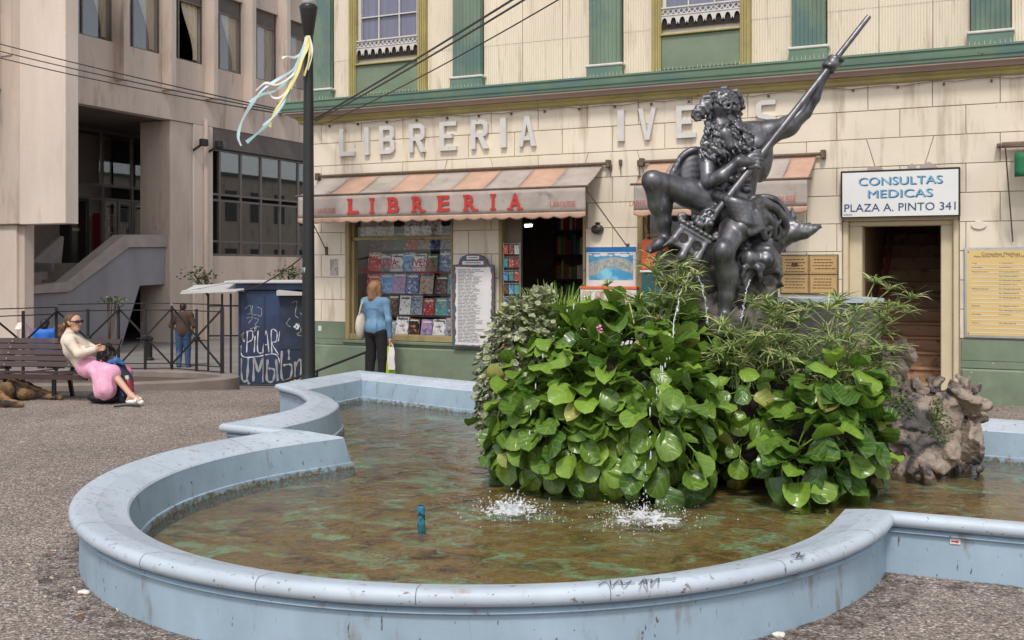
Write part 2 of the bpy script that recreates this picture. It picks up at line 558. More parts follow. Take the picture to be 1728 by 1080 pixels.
def surface_nets(D):
    S = D < 0
    n = np.array(D.shape)
    c = n - 1
    acc = np.zeros((c[0], c[1], c[2], 3), dtype=np.float32); cnt = np.zeros(tuple(c), dtype=np.float32)
    for axis in range(3):
        o1, o2 = [a for a in range(3) if a != axis]
        sa = [slice(None)] * 3; sb = [slice(None)] * 3
        sa[axis] = slice(0, -1); sb[axis] = slice(1, None)
        A, B = D[tuple(sa)], D[tuple(sb)]
        cr = (A < 0) != (B < 0)
        t = np.where(cr, A / np.where(cr, A - B, 1), 0).astype(np.float32)
        for i in (0, 1):
            for j in (0, 1):
                s_ = [slice(None)] * 3
                s_[o1] = slice(i, i + c[o1]); s_[o2] = slice(j, j + c[o2])
                cc, tt = cr[tuple(s_)], t[tuple(s_)]
                cnt += cc
                acc[..., axis] += tt * cc
                if i: acc[..., o1] += cc
                if j: acc[..., o2] += cc
    has = cnt > 0
    idx = np.full(tuple(c), -1, dtype=np.int64)
    I = np.nonzero(has)
    idx[I] = np.arange(len(I[0]))
    V = acc[I] / cnt[I][:, None] + np.stack(I, 1)
    F = []
    for axis in range(3):
        o1, o2 = [(1, 2), (2, 0), (0, 1)][axis]
        sa = [slice(1, -1)] * 3; sb = [slice(1, -1)] * 3
        sa[axis] = slice(0, -1); sb[axis] = slice(1, None)
        A, B = S[tuple(sa)], S[tuple(sb)]
        E = np.nonzero(A != B)
        base = [None] * 3
        base[axis] = E[axis]; base[o1] = E[o1] + 1; base[o2] = E[o2] + 1
        def cell(d1, d2):
            q = list(base); q[o1] = base[o1] - d1; q[o2] = base[o2] - d2
            return idx[q[0], q[1], q[2]]
        quad = np.stack([cell(1, 1), cell(0, 1), cell(0, 0), cell(1, 0)], 1)
        flip = ~A[E]
        quad[flip] = quad[flip][:, ::-1]
        F.append(quad)
    F = np.concatenate(F)
    F = F[(F >= 0).all(1)]
    return V, F

def copy_thing(root, loc=None, rotz=None, scale=None, label=None):
    r = root.copy(); COL.objects.link(r); ORG[r.name] = ORG[root.name]
    if loc is not None: r.location = loc
    if rotz is not None: r.rotation_euler = (0, 0, rotz)
    if scale is not None: r.scale = scale
    if label: r['label'] = label
    for ch in list(root.children):
        c = ch.copy(); COL.objects.link(c); c.parent = r
        for g in ch.children:
            d = g.copy(); COL.objects.link(d); d.parent = c
    return r
# ------------------------------------------------------------------ frames of the two buildings
def _fac_point(u):
    Y = 1 / (1.765e-5 * (u + 2906)); return ((u - U0) / FPX * Y, Y)
FAC = Frame(_fac_point(511), -25.16)                       # bookshop facade
_Y = 33.3
LBF = Frame(((132 - U0) / FPX * _Y, _Y), 64.84)            # concrete building, its facade recedes to the right

# ------------------------------------------------------------------ ground
def sstep(a, b, x):
    t = np.clip((x - a) / (b - a), 0, 1); return t * t * (3 - 2 * t)
def gz(x, y):
    fx = (x - FAC.o.x) * FAC.ex.x + (y - FAC.o.y) * FAC.ex.y
    fy = (x - FAC.o.x) * FAC.ey.x + (y - FAC.o.y) * FAC.ey.y
    z = -0.94 * np.clip((y - 14.5) / 9.2, 0, 1)
    return z * (1 - sstep(0.5, 3.0, fx) * sstep(-2.5, 0, fy) * 0.6) + 0.1 * sstep(-2.3, -1.3, fy) * sstep(3, 7, fx) * (y < 30)

def ground_mat():
    m = bpy.data.materials.new("exposed_aggregate"); m.use_nodes = True
    N, L = m.node_tree.nodes, m.node_tree.links; b = N['Principled BSDF']
    tc = N.new('ShaderNodeTexCoord')
    vo = N.new('ShaderNodeTexVoronoi'); vo.inputs['Scale'].default_value = 85; vo.feature = 'F1'
    vo2 = N.new('ShaderNodeTexVoronoi'); vo2.inputs['Scale'].default_value = 30
    n1 = N.new('ShaderNodeTexNoise'); n1.inputs['Scale'].default_value = 0.55; n1.inputs['Detail'].default_value = 9; n1.inputs['Roughness'].default_value = 0.65
    for n in (vo, vo2, n1): L.new(tc.outputs['Object'], n.inputs['Vector'])
    sep = N.new('ShaderNodeSeparateColor'); L.new(vo.outputs['Color'], sep.inputs[0])
    rp = N.new('ShaderNodeValToRGB'); e = rp.color_ramp.elements
    e[0].position = 0.0; e[0].color = lin(84, 76, 71); e[1].position = 1.0; e[1].color = lin(206, 199, 192)
    for pos, c in ((0.25, lin(122, 111, 104)), (0.55, lin(146, 133, 125)), (0.84, lin(162, 149, 141))):
        q = e.new(pos); q.color = c
    L.new(sep.outputs[0], rp.inputs[0])
    r2 = N.new('ShaderNodeValToRGB'); r2.color_ramp.elements[0].position = 0.3; r2.color_ramp.elements[1].position = 0.72
    r2.color_ramp.elements[0].color = (0.62, 0.61, 0.60, 1); r2.color_ramp.elements[1].color = (1.1, 1.08, 1.06, 1)
    L.new(n1.outputs['Fac'], r2.inputs[0])
    mx = N.new('ShaderNodeMix'); mx.data_type = 'RGBA'; mx.blend_type = 'MULTIPLY'; mx.inputs['Factor'].default_value = 1.0
    L.new(rp.outputs[0], mx.inputs['A']); L.new(r2.outputs[0], mx.inputs['B'])
    L.new(mx.outputs['Result'], b.inputs['Base Color'])
    b.inputs['Roughness'].default_value = 0.85; b.inputs['Specular IOR Level'].default_value = 0.3
    bp = N.new('ShaderNodeBump'); bp.inputs['Strength'].default_value = 0.55; bp.inputs['Distance'].default_value = 0.012; bp.invert = True
    L.new(vo.outputs['Distance'], bp.inputs['Height']); L.new(bp.outputs[0], b.inputs['Normal'])
    return m
M_AGG = ground_mat()
M_STREET = pm("street_paving", lin(128, 121, 117), 0.8, var=0.16, scale=0.8, bump=0.3, bscale=90, bdist=0.006)

# plan of the fountain: outer edge of its rim
RIM_C, RIM_R = Vector((-0.165, 6.965)), 2.555
path = []
for i in range(97):
    a = R(134 + (333 - 134) * i / 96)
    path.append(Vector((RIM_C.x + RIM_R * math.cos(a), RIM_C.y + RIM_R * math.sin(a))))
path += [Vector((5.6, 4.28)), Vector((7.2, 7.95)), Vector((4.28, 9.55)), Vector((1.9, 11.05)), Vector((-0.43, 12.6)), Vector((-2.04, 14.0)), Vector((-2.78, 12.32))]
path += curve_pts([Vector(p) for p in ((-2.78, 12.32), (-2.42, 11.72), (-2.18, 11.1), (-2.11, 10.74), (-2.14, 10.15), (-2.33, 9.62), (-2.56, 9.18))], 6)[1:]
def offset_path(P, d):
    n = len(P); out = []
    for i in range(n):
        a, b, c = P[i - 1], P[i], P[(i + 1) % n]
        t1, t2 = (b - a).normalized(), (c - b).normalized()
        n1, n2 = Vector((-t1.y, t1.x)), Vector((-t2.y, t2.x))
        m = (n1 + n2); den = max(1 + n1.dot(n2), 0.35)
        out.append(b + m * (d / den))
    return out
def inside(P, x, y):
    ins = np.zeros(x.shape, bool); n = len(P)
    for i in range(n):
        a, b = P[i], P[(i + 1) % n]
        c = ((a.y > y) != (b.y > y)) & (x < (b.x - a.x) * (y - a.y) / (b.y - a.y + 1e-12) + a.x)
        ins ^= c
    return ins
def sheet(name, mat, xs, ys, dz=0.0, pit=False):
    X, Y = np.meshgrid(xs, ys, indexing='ij')
    Z = gz(X, Y) + dz
    if pit: Z = np.where(inside(offset_path(path, 0.19), X, Y), -0.3, Z)
    V = np.stack([X, Y, Z], -1).reshape(-1, 3)
    nx, ny = len(xs), len(ys)
    I = np.arange(nx * ny).reshape(nx, ny)
    F = np.stack([I[:-1, :-1], I[1:, :-1], I[1:, 1:], I[:-1, 1:]], -1).reshape(-1, 4)
    me = arr_mesh(name, V, F)
    me.polygons.foreach_set('use_smooth', np.ones(len(F), dtype=bool))
    return tag(link_mesh(me, name, mat), kind='structure')
sheet("ground", M_AGG, np.concatenate([[-300, -120], np.arange(-60, -3.5, 0.75), np.arange(-3.2, 7.61, 0.09), np.arange(8.2, 60.1, 0.75), [120, 300]]), np.concatenate([[-120, -40], np.arange(-12, 3.9, 0.5), np.arange(4.0, 14.41, 0.09), np.arange(14.5, 40, 0.5), [50, 70, 90, 150, 300]]), pit=True)
sheet("street", M_STREET, np.arange(-60, 0.1, 0.75), np.arange(19.0, 80.1, 0.5), 0.004)

# ------------------------------------------------------------------ fountain basin
M_PAINT = pm("pale_blue_masonry_paint", lin(180, 190, 200), 0.5, var=0.10, scale=2.2, col2=lin(158, 146, 138), patch=(0.58, 0.72), pscale=7, pstretch=(1, 1.6, 1),
             col3=lin(122, 116, 112), patch3=(0.625, 0.64), pscale3=24, bump=0.25, bscale=14, bdist=0.006)
M_PAINTW = pm("blue_wall_paint", lin(152, 172, 187), 0.5, var=0.10, scale=3.0, stretch=(1, 1, 0.5), col2=lin(132, 136, 138), patch=(0.58, 0.70), pscale=5, pstretch=(2, 2, 0.6),
              col3=lin(90, 92, 94), patch3=(0.655, 0.67), pscale3=20, bump=0.3, bscale=18, bdist=0.006)
def lining_mat():
    """inner wall paint with a worn tide mark a hand above the water"""
    m = M_PAINTW.copy(); m.name = "basin_lining_paint"
    N, L = m.node_tree.nodes, m.node_tree.links; b = N['Principled BSDF']
    src = b.inputs['Base Color'].links[0].from_socket
    tc = N.new('ShaderNodeTexCoord'); sp = N.new('ShaderNodeSeparateXYZ'); L.new(tc.outputs['Object'], sp.inputs[0])
    n = N.new('ShaderNodeTexNoise'); n.inputs['Scale'].default_value = 16; n.inputs['Detail'].default_value = 8; L.new(tc.outputs['Object'], n.inputs['Vector'])
    ma = N.new('ShaderNodeMath'); ma.operation = 'MULTIPLY_ADD'; ma.inputs[1].default_value = 0.16; L.new(n.outputs['Fac'], ma.inputs[0]); L.new(sp.outputs['Z'], ma.inputs[2])
    rp = N.new('ShaderNodeValToRGB'); e = rp.color_ramp.elements
    e[0].position = 0.105; e[0].color = (1, 1, 1, 1); e[1].position = 0.13; e[1].color = (0, 0, 0, 1)
    L.new(ma.outputs[0], rp.inputs[0])
    n2 = N.new('ShaderNodeTexNoise'); n2.inputs['Scale'].default_value = 40; L.new(tc.outputs['Object'], n2.inputs['Vector'])
    r2 = N.new('ShaderNodeValToRGB'); e2 = r2.color_ramp.elements
    e2[0].position = 0.42; e2[0].color = lin(104, 98, 90); e2[1].position = 0.66; e2[1].color = lin(92, 168, 182)
    q = e2.new(0.55); q.color = lin(136, 128, 116)
    L.new(n2.outputs['Fac'], r2.inputs[0])
    mx = N.new('ShaderNodeMix'); mx.data_type = 'RGBA'
    L.new(rp.outputs[0], mx.inputs['Factor']); L.new(src, mx.inputs['A']); L.new(r2.outputs[0], mx.inputs['B'])
    L.new(mx.outputs['Result'], b.inputs['Base Color'])
    return m
M_LINING = lining_mat()

def sweep_closed(P, prof):
    mb = MB(); n = len(P)
    rings = [offset_path(P, d) for d, z in prof]
    vs_ = []
    for (d, z), ring in zip(prof, rings):
        vs_ += [(p.x, p.y, z) for p in ring]
    fs = []
    for k in range(len(prof) - 1):
        for i in range(n):
            j = (i + 1) % n
            fs.append((k * n + i, k * n + j, (k + 1) * n + j, (k + 1) * n + i))
    return mb.add(vs_, fs)
fountain = thing("fountain_basin", "low pale blue painted fountain basin with rolled rim and curved wall", "fountain", (RIM_C.x, RIM_C.y, 0))
_wall = [(0.055, -0.12), (0.055, 0.03), (0.06, 0.22), (0.045, 0.228), (0.036, 0.235), (0.045, 0.243), (0.04, 0.25), (0.06, 0.258)]
sweep_closed(path, _wall).build("wall", M_PAINTW, fountain, smooth=25)
_roll = [(0.06, 0.2575)] + [(0.038 - 0.038 * math.cos(R(a)), 0.304 + 0.038 * math.sin(R(a))) for a in range(-75, 91, 15)] + [(0.09, 0.337), (0.150, 0.327), (0.158, 0.323), (0.316, 0.276), (0.328, 0.264)]
sweep_closed(path, _roll).build("coping", M_PAINT, fountain, smooth=17)
sweep_closed(path, [(0.3265, 0.265), (0.350, 0.13), (0.362, 0.062), (0.376, 0.056), (0.40, -0.14)]).build("basin_lining", M_LINING, fountain, smooth=50)

# grime and damp gathered where the paving meets the wall
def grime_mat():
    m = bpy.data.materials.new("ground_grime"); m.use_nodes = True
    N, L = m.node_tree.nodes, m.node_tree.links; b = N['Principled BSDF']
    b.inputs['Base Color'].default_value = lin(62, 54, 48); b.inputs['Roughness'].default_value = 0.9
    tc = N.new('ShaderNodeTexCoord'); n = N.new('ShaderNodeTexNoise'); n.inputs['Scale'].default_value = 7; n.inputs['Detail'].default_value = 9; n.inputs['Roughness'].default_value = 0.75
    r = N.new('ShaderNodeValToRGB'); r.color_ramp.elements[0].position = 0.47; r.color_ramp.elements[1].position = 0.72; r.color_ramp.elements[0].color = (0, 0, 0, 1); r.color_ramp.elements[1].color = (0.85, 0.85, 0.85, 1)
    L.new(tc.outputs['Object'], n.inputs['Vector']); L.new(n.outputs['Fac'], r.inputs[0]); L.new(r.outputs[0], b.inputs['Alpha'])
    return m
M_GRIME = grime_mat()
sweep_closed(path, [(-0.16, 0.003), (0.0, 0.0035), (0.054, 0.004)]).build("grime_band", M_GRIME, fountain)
# hairline joints between the cast lengths of coping
_rings = [offset_path(path, d - 0.0012) for d, z in _roll[1:-1]]
M_CRACK = pm("dirty_joint", lin(112, 108, 106), 0.9)
for k in (6, 17, 27, 38, 47, 55, 63, 72, 82, 91, 110, 120):
    if k >= len(path): continue
    vs_ = []
    for ring, (d_, z_) in zip(_rings, _roll[1:-1]):
        a_, b_ = ring[k], ring[(k + 1) % len(path)]; t_ = (b_ - a_).normalized() * 0.0016
        vs_ += [(a_.x - t_.x, a_.y - t_.y, z_ + 0.0012), (a_.x + t_.x, a_.y + t_.y, z_ + 0.0012)]
    MB().add(vs_, [(2 * i, 2 * i + 1, 2 * i + 3, 2 * i + 2) for i in range(len(_rings) - 1)]).build("coping_joint", M_CRACK, fountain)

def pool_sheet(name, mat, step, zf, off):
    P = offset_path(path, off)
    xs = np.arange(-3.2, 7.6, step); ys = np.arange(4.0, 14.3, step)
    X, Y = np.meshgrid(xs, ys, indexing='ij')
    nx, ny = X.shape
    I = np.arange(nx * ny).reshape(nx, ny)
    C = inside(P, X[:-1, :-1] + step / 2, Y[:-1, :-1] + step / 2)
    F = np.stack([I[:-1, :-1], I[1:, :-1], I[1:, 1:], I[:-1, 1:]], -1)[C]
    Z = zf(X, Y)
    used = np.unique(F); mp = np.full(nx * ny, -1); mp[used] = np.arange(len(used))
    V = np.stack([X, Y, Z], -1).reshape(-1, 3)[used]
    me = arr_mesh(name, V, mp[F])
    me.polygons.foreach_set('use_smooth', np.ones(len(F), dtype=bool))
    return me
WATER_Z = 0.015
SPL = (on_level(862, 862, WATER_Z), on_level(1087, 876, WATER_Z))
PIPE = on_level(711, 884, WATER_Z)
def water_z(X, Y):
    z = np.zeros_like(X)
    for c, amp, wl_, dec in ((SPL[0], 0.0042, 0.15, 0.8), (SPL[1], 0.0044, 0.14, 0.75), (PIPE, 0.0008, 0.07, 0.4), (Vector((0.6, 9.6, 0)), 0.0040, 0.24, 2.6)):
        r = np.hypot(X - c.x, Y - c.y)
        z += amp * np.sin(2 * math.pi * (r / wl_) + 2.5 * vnoise(X * 1.7, Y * 1.7, X * 0 + 2)) * np.exp(-r / dec)
    z += 0.007 * vnoise(X * 3.1, Y * 3.1, X * 0) + 0.0032 * vnoise(X * 8.5 + 4, Y * 8.5, X * 0 + 5) + 0.0012 * vnoise(X * 19, Y * 19, X * 0 + 9)
    return z + WATER_Z
def water_mat():
    m = bpy.data.materials.new("pond_water"); m.use_nodes = True
    N, L = m.node_tree.nodes, m.node_tree.links; N.remove(N['Principled BSDF'])
    tr = N.new('ShaderNodeBsdfTransparent'); tr.inputs[0].default_value = (0.84, 0.79, 0.69, 1)
    gl = N.new('ShaderNodeBsdfGlossy'); gl.inputs['Roughness'].default_value = 0.0
    mx = N.new('ShaderNodeMixShader')
    tc = N.new('ShaderNodeTexCoord'); n = N.new('ShaderNodeTexNoise'); n.inputs['Scale'].default_value = 11; n.inputs['Detail'].default_value = 3
    n.inputs['Distortion'].default_value = 1.2
    bp = N.new('ShaderNodeBump'); bp.inputs['Strength'].default_value = 0.6; bp.inputs['Distance'].default_value = 0.016
    L.new(tc.outputs['Object'], n.inputs['Vector']); L.new(n.outputs['Fac'], bp.inputs['Height'])
    L.new(bp.outputs[0], gl.inputs['Normal'])
    L.new(schlick(N, L, 1.42, bp.outputs[0]), mx.inputs[0]); L.new(tr.outputs[0], mx.inputs[1]); L.new(gl.outputs[0], mx.inputs[2])
    L.new(mx.outputs[0], N['Material Output'].inputs[0])
    return m
tag(link_mesh(pool_sheet("water", None, 0.03, water_z, 0.33), "water", water_mat()), kind='structure')
def algae_mat():
    """basin floor: flaking turquoise paint under brown and olive algae, streaked by the stirred water"""
    m = bpy.data.materials.new("algae_on_paint"); m.use_nodes = True
    N, L = m.node_tree.nodes, m.node_tree.links; b = N['Principled BSDF']
    tc = N.new('ShaderNodeTexCoord')
    wob = N.new('ShaderNodeTexNoise'); wob.inputs['Scale'].default_value = 5.0; wob.inputs['Detail'].default_value = 3
    L.new(tc.outputs['Object'], wob.inputs['Vector'])
    sc = N.new('ShaderNodeVectorMath'); sc.operation = 'MULTIPLY_ADD'; sc.inputs[1].default_value = (0.3, 0.3, 0)
    L.new(wob.outputs['Color'], sc.inputs[0]); L.new(tc.outputs['Object'], sc.inputs[2])
    def nz(scale, det=6, st=(1, 1.25, 1), loc=0):
        mp = N.new('ShaderNodeMapping'); mp.inputs['Scale'].default_value = st; mp.inputs['Location'].default_value = (loc, loc, 0)
        L.new(sc.outputs[0], mp.inputs['Vector'])
        n = N.new('ShaderNodeTexNoise'); n.inputs['Scale'].default_value = scale; n.inputs['Detail'].default_value = det; n.inputs['Roughness'].default_value = 0.66; n.inputs['Distortion'].default_value = 1.1
        L.new(mp.outputs[0], n.inputs['Vector']); return n
    def ramp(n, stops):
        r = N.new('ShaderNodeValToRGB'); e = r.color_ramp.elements
        e[0].position, e[0].color = stops[0]; e[1].position, e[1].color = stops[-1]
        for p, c in stops[1:-1]:
            q = e.new(p); q.color = c
        L.new(n.outputs['Fac'], r.inputs[0]); return r
    base = ramp(nz(2.4, 9), [(0.33, lin(64, 46, 30)), (0.44, lin(114, 92, 60)), (0.53, lin(142, 120, 82)), (0.68, lin(126, 116, 70))])
    tur = ramp(nz(2.6, 9, (1, 1.2, 1), 5.0), [(0.51, (0, 0, 0, 1)), (0.66, (1, 1, 1, 1))])
    olv = ramp(nz(3.6, 8, (1, 1.2, 1), 9.0), [(0.52, (0, 0, 0, 1)), (0.70, (1, 1, 1, 1))])
    fine = ramp(nz(26, 4, (1, 2, 1), 2.0), [(0.34, (0.55, 0.55, 0.55, 1)), (0.66, (1.25, 1.25, 1.25, 1))])  # imitates the water's fine bright and dark ripple lines in the floor colour
    def mix(f, a, bcol, bl='MIX'):
        x = N.new('ShaderNodeMix'); x.data_type = 'RGBA'; x.blend_type = bl
        if f is None: x.inputs['Factor'].default_value = 1.0
        else: L.new(f, x.inputs['Factor'])
        L.new(a, x.inputs['A'])
        if isinstance(bcol, tuple): x.inputs['B'].default_value = bcol
        else: L.new(bcol, x.inputs['B'])
        return x.outputs['Result']
    o = mix(olv.outputs[0], base.outputs[0], lin(134, 134, 70))
    o = mix(tur.outputs[0], o, lin(140, 190, 162))
    o = mix(None, o, fine.outputs[0], 'MULTIPLY')
    L.new(o, b.inputs['Base Color']); b.inputs['Roughness'].default_value = 0.8
    return m
_fl = link_mesh(pool_sheet("basin_floor", None, 0.15, lambda X, Y: X * 0 - 0.05, 0.27), "basin_floor", algae_mat())
_fl.parent = fountain; _fl.location = (-RIM_C.x, -RIM_C.y, 0)
# ------------------------------------------------------------------ bookshop building (facade frame: x along the wall, y into it)
M_STONE = pm("cream_painted_stone", lin(224, 211, 190), 0.7, var=0.05, scale=1.6, col2=lin(170, 150, 124), patch=(0.54, 0.78), pscale=2.2, pstretch=(2.6, 1, 0.35),
             col3=lin(120, 96, 78), patch3=(0.69, 0.705), pscale3=11, bump=0.15, bscale=22, rnd=0.035, bdist=0.008)
M_JOINT = pm("cream_joint", lin(168, 150, 124), 0.8, var=0.1)
M_GREEN = pm("green_dado_paint", lin(116, 130, 108), 0.55, var=0.12, scale=2.0, col2=lin(128, 142, 118), patch=(0.55, 0.66), pscale=1.3, col3=lin(190, 182, 168), patch3=(0.70, 0.715), pscale3=9, bump=0.15, bscale=20, bdist=0.008)
M_CORN = pm("green_cornice_paint", lin(104, 128, 108), 0.5, var=0.14, scale=3.0, stretch=(0.5, 1, 1), col2=lin(90, 118, 110), patch=(0.5, 0.62), pscale=0.9, col3=lin(58, 72, 58), patch3=(0.69, 0.71), pscale3=12, bump=0.1, bscale=20)
M_SOFF = pm("pinkish_soffit_paint", lin(170, 152, 142), 0.7, var=0.08, scale=2)
M_OCHRE = pm("ochre_trim_paint", lin(168, 154, 98), 0.6, var=0.14, scale=3, col2=lin(126, 108, 72), patch=(0.62, 0.7), pscale=6)
M_SHEET = pm("cream_corrugated_sheet", lin(222, 208, 186), 0.5, var=0.06, scale=2, stretch=(1, 1, 0.3), col2=lin(176, 154, 130), patch=(0.56, 0.74), pscale=3, pstretch=(3, 1, 0.3), col3=lin(140, 108, 84), patch3=(0.68, 0.70), pscale3=9, rnd=0.03)
M_PILA = pm("green_corrugated_pilaster", lin(112, 130, 112), 0.5, var=0.18, scale=4, stretch=(1, 1, 0.15), col2=lin(90, 116, 110), patch=(0.5, 0.6), pscale=1.2, col3=lin(196, 186, 164), patch3=(0.715, 0.725), pscale3=12, rnd=0.06)
M_WHITE = pm("old_white_paint", lin(206, 200, 194), 0.6, var=0.08, scale=6, col2=lin(140, 126, 112), patch=(0.66, 0.7), pscale=16)
M_WOOD = pm("ochre_window_timber", lin(156, 138, 96), 0.6, var=0.2, scale=5, stretch=(1, 1, 0.2), col2=lin(96, 78, 52), patch=(0.6, 0.68), pscale=8)
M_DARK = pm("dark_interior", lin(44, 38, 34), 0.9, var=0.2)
M_INT = pm("shop_interior_wall", lin(104, 88, 74), 0.9, var=0.2)
M_GLASS = glass_mat("window_glass")
M_METAL = pm("dark_iron", lin(58, 52, 50), 0.5, metal=0.6, var=0.2, scale=20)
M_RUST = pm("rusty_iron", lin(112, 92, 78), 0.7, metal=0.3, var=0.25, scale=25)

XR = 14.0                      # right end of the building, out of the picture
TOPZ = 3.983; DADO = 0.86; COURSE = 0.347
shop = thing("bookshop_building", "cream two-storey bookshop building with green dado, green cornice and corrugated upper storey", "building", (0, 0, 0), FAC)
fx, fzz = FAC.x, FAC.z
WIN = (fx(583), fx(764), 0.60, 2.86)
DOR = (fx(842), fx(988), -0.4, 2.86)
WIN2 = (fx(1076), fx(1306), 0.60, 2.86)
MED = (fx(1421), fx(1619), -0.4, 2.36)
OPEN = (WIN, DOR, WIN2, MED)
# masonry core around the openings
core = MB()
xs = [0.0] + [v for o in OPEN for v in (o[0], o[1])] + [XR]
for i in range(0, len(xs), 2):
    core.box(xs[i], xs[i + 1], 0.014, 0.42, -1.0, TOPZ)
for o in OPEN:
    core.box(o[0], o[1], 0.0145, 0.42, o[3], TOPZ)
    if o[2] > 0: core.box(o[0], o[1], 0.0145, 0.42, -1.0, o[2])
core.build("wall", M_JOINT, shop)
# ashlar blocks, each its own piece
def clear_spans(x0, x1, z0, z1, wide=0.0):
    spans = [(x0, x1)]
    for a, b, c, d in OPEN:
        if z1 <= c + 0.01 or z0 >= d - 0.01: continue
        nxt = []
        for p, q in spans:
            if q <= a or p >= b: nxt.append((p, q)); continue
            if p < a: nxt.append((p, a))
            if q > b: nxt.append((b, q))
        spans = nxt
    return [s_ for s_ in spans if s_[1] - s_[0] > 0.05]
JX = 0.74
x_ref = fx(1464.5)
for c in range(9):
    z0, z1 = DADO + c * COURSE, DADO + (c + 1) * COURSE
    odd = (c % 2 == 0)
    joints = [x_ref % JX + k * JX + (0 if odd else -JX / 2) for k in range(-1, int(XR / JX) + 2)]
    for j0, j1 in zip(joints[:-1], joints[1:]):
        for a, b in clear_spans(max(j0, 0.0), min(j1, XR), z0, z1):
            g = 0.0042
            # splayed blocks above the openings
            sl = sr = 0.0
            if c == 6:
                for o in OPEN:
                    mid = (o[0] + o[1]) / 2
                    if o[0] - 0.2 < a < o[1] + 0.2: sl = 0.09 * (1 if a < mid else -1) * min(1, abs(a - mid) / 0.4)
                    if o[0] - 0.2 < b < o[1] + 0.2: sr = 0.09 * (1 if b < mid else -1) * min(1, abs(b - mid) / 0.4)
            dep = random.uniform(-0.0015, 0.0015)
            MB().prism([(a + g + sl, z0 + g), (b - g + sr, z0 + g), (b - g - sr * 0.2, z1 - g), (a + g - sl * 0.2, z1 - g)], -0.002 + dep, 0.016, 0.004).build("stone_block", M_STONE, shop)
# reveal linings of the openings
for o, m in ((WIN, M_WOOD), (WIN2, M_WOOD)):
    f = MB(); d0 = 0.0
    for (a, b) in ((o[0], o[0] + 0.075), (o[1] - 0.03, o[1])):
        f.cbox(a, b, -0.012, 0.20, o[2], o[3], 0.006)
    f.cbox(o[0] + 0.0755, o[1] - 0.0305, 0.0, 0.2, o[2], o[2] + 0.09, 0.006)
    f.cbox(o[0] + 0.0755, o[1] - 0.0305, 0.06, 0.16, 2.12, 2.17, 0.006)
    f.cbox(o[0] + 0.0755, o[0] + 0.12, 0.05, 0.17, o[2] + 0.0905, 2.1195, 0.006)
    f.cbox(o[0] + 0.0755, o[0] + 0.12, 0.05, 0.17, 2.1705, o[3], 0.006)
    f.build("window_frame", m, shop)
    MB().cbox(o[0] - 0.03, o[1] + 0.03, -0.05, 0.05, o[2] - 0.05, o[2] - 0.003, 0.008).build("window_sill", M_GREEN, shop)
    MB().box(o[0] + 0.121, o[1] - 0.032, 0.108, 0.112, o[2] + 0.091, 2.119).build("window_pane", M_GLASS, shop)
    MB().box(o[0] + 0.121, o[1] - 0.032, 0.108, 0.112, 2.171, o[3]).build("window_pane", M_GLASS, shop)
# green dado: plinth, band and ledge between the door openings
for a, b in ((0.0, DOR[0]), (DOR[1], MED[0] - 0.02), (MED[1] + 0.02, XR)):
    segs = clear_spans(a, b, 0.62, DADO)
    for p, q in segs:
        MB().cbox(p, q, -0.012, 0.013, 0.6, DADO - 0.004, 0.005).build("dado_panel", M_GREEN, shop)
    MB().cbox(a, b, -0.011, 0.0135, 0.512, 0.597, 0.004).build("dado_band", M_GREEN, shop)
    MB().prism([(a, -1.0), (b, -1.0), (b, 0.505), (a, 0.505)], -0.045, 0.013, 0.02).build("plinth", M_GREEN, shop)
# cornice
def extrude_x(prof, x0, x1, mat, name, ret=0.0):
    mb = MB(); n = len(prof)
    vs_ = [(x0 - (0.001 if not ret else -p[0]), p[0], p[1]) for p in prof] + [(x1, p[0], p[1]) for p in prof]
    fs = [(i, i + 1, n + i + 1, n + i) for i in range(n - 1)] + [tuple(range(n - 1, -1, -1)), tuple(range(n, 2 * n))]
    mb.add(vs_, fs)
    # return along the side wall
    if ret:
        vs_ = [(x0 + p[0], p[0], p[1]) for p in prof] + [(x0 + p[0], 3.0, p[1]) for p in prof]
        mb.add(vs_, [(i + 1, i, n + i, n + i + 1) for i in range(n - 1)])
    return mb.build(name, mat, shop, smooth=25)
extrude_x([(0.014, 3.955), (-0.03, 3.955), (-0.05, 3.975), (-0.05, 4.005), (-0.085, 4.03), (-0.09, 4.05), (0.014, 4.052)], 0, XR, M_OCHRE, "cornice_bed_moulding", 1)
extrude_x([(0.014, 4.053), (-0.13, 4.053), (-0.16, 4.09), (-0.23, 4.10), (-0.23, 4.118), (0.014, 4.12)], 0, XR, M_SOFF, "cornice_soffit", 1)
extrude_x([(0.014, 4.121), (-0.235, 4.119), (-0.245, 4.128), (-0.25, 4.165), (-0.262, 4.17), (-0.268, 4.20), (-0.27, 4.255), (-0.285, 4.262), (-0.285, 4.285), (-0.26, 4.292), (0.3, 4.33)], 0, XR, M_CORN, "cornice", 1)
# bird spikes along the cornice
sp = MB()
for k in range(int(XR / 0.055)):
    x = -0.2 + k * 0.055; yy = -0.20 + random.uniform(-0.01, 0.01); h = 0.055 + random.uniform(-0.02, 0.012)
    sp.add([(x - 0.006, yy - 0.006, 4.29), (x + 0.006, yy - 0.006, 4.29), (x, yy + 0.008, 4.29), (x + random.uniform(-0.012, 0.012), yy, 4.30 + h)], [(0, 1, 3), (1, 2, 3), (2, 0, 3)])
sp.build("bird_spikes", pm("cream_spikes", lin(196, 178, 150), 0.6), shop, kind="stuff")
# wire with clips below the cornice
w = MB(); pts = []
for k in range(0, 61):
    x = 0.1 + k * 0.2; pts.append((x, -0.03, 3.925 + 0.012 * math.sin(k * 2.1) + 0.008 * math.sin(k * 0.7)))
w.tube(pts, 0.004, 5)
for k in range(1, 24):
    x = k * 0.52; w.cbox(x - 0.012, x + 0.012, -0.04, 0.0, 3.885, 3.915, 0.003)
w.build("clip_wire", M_RUST, shop)
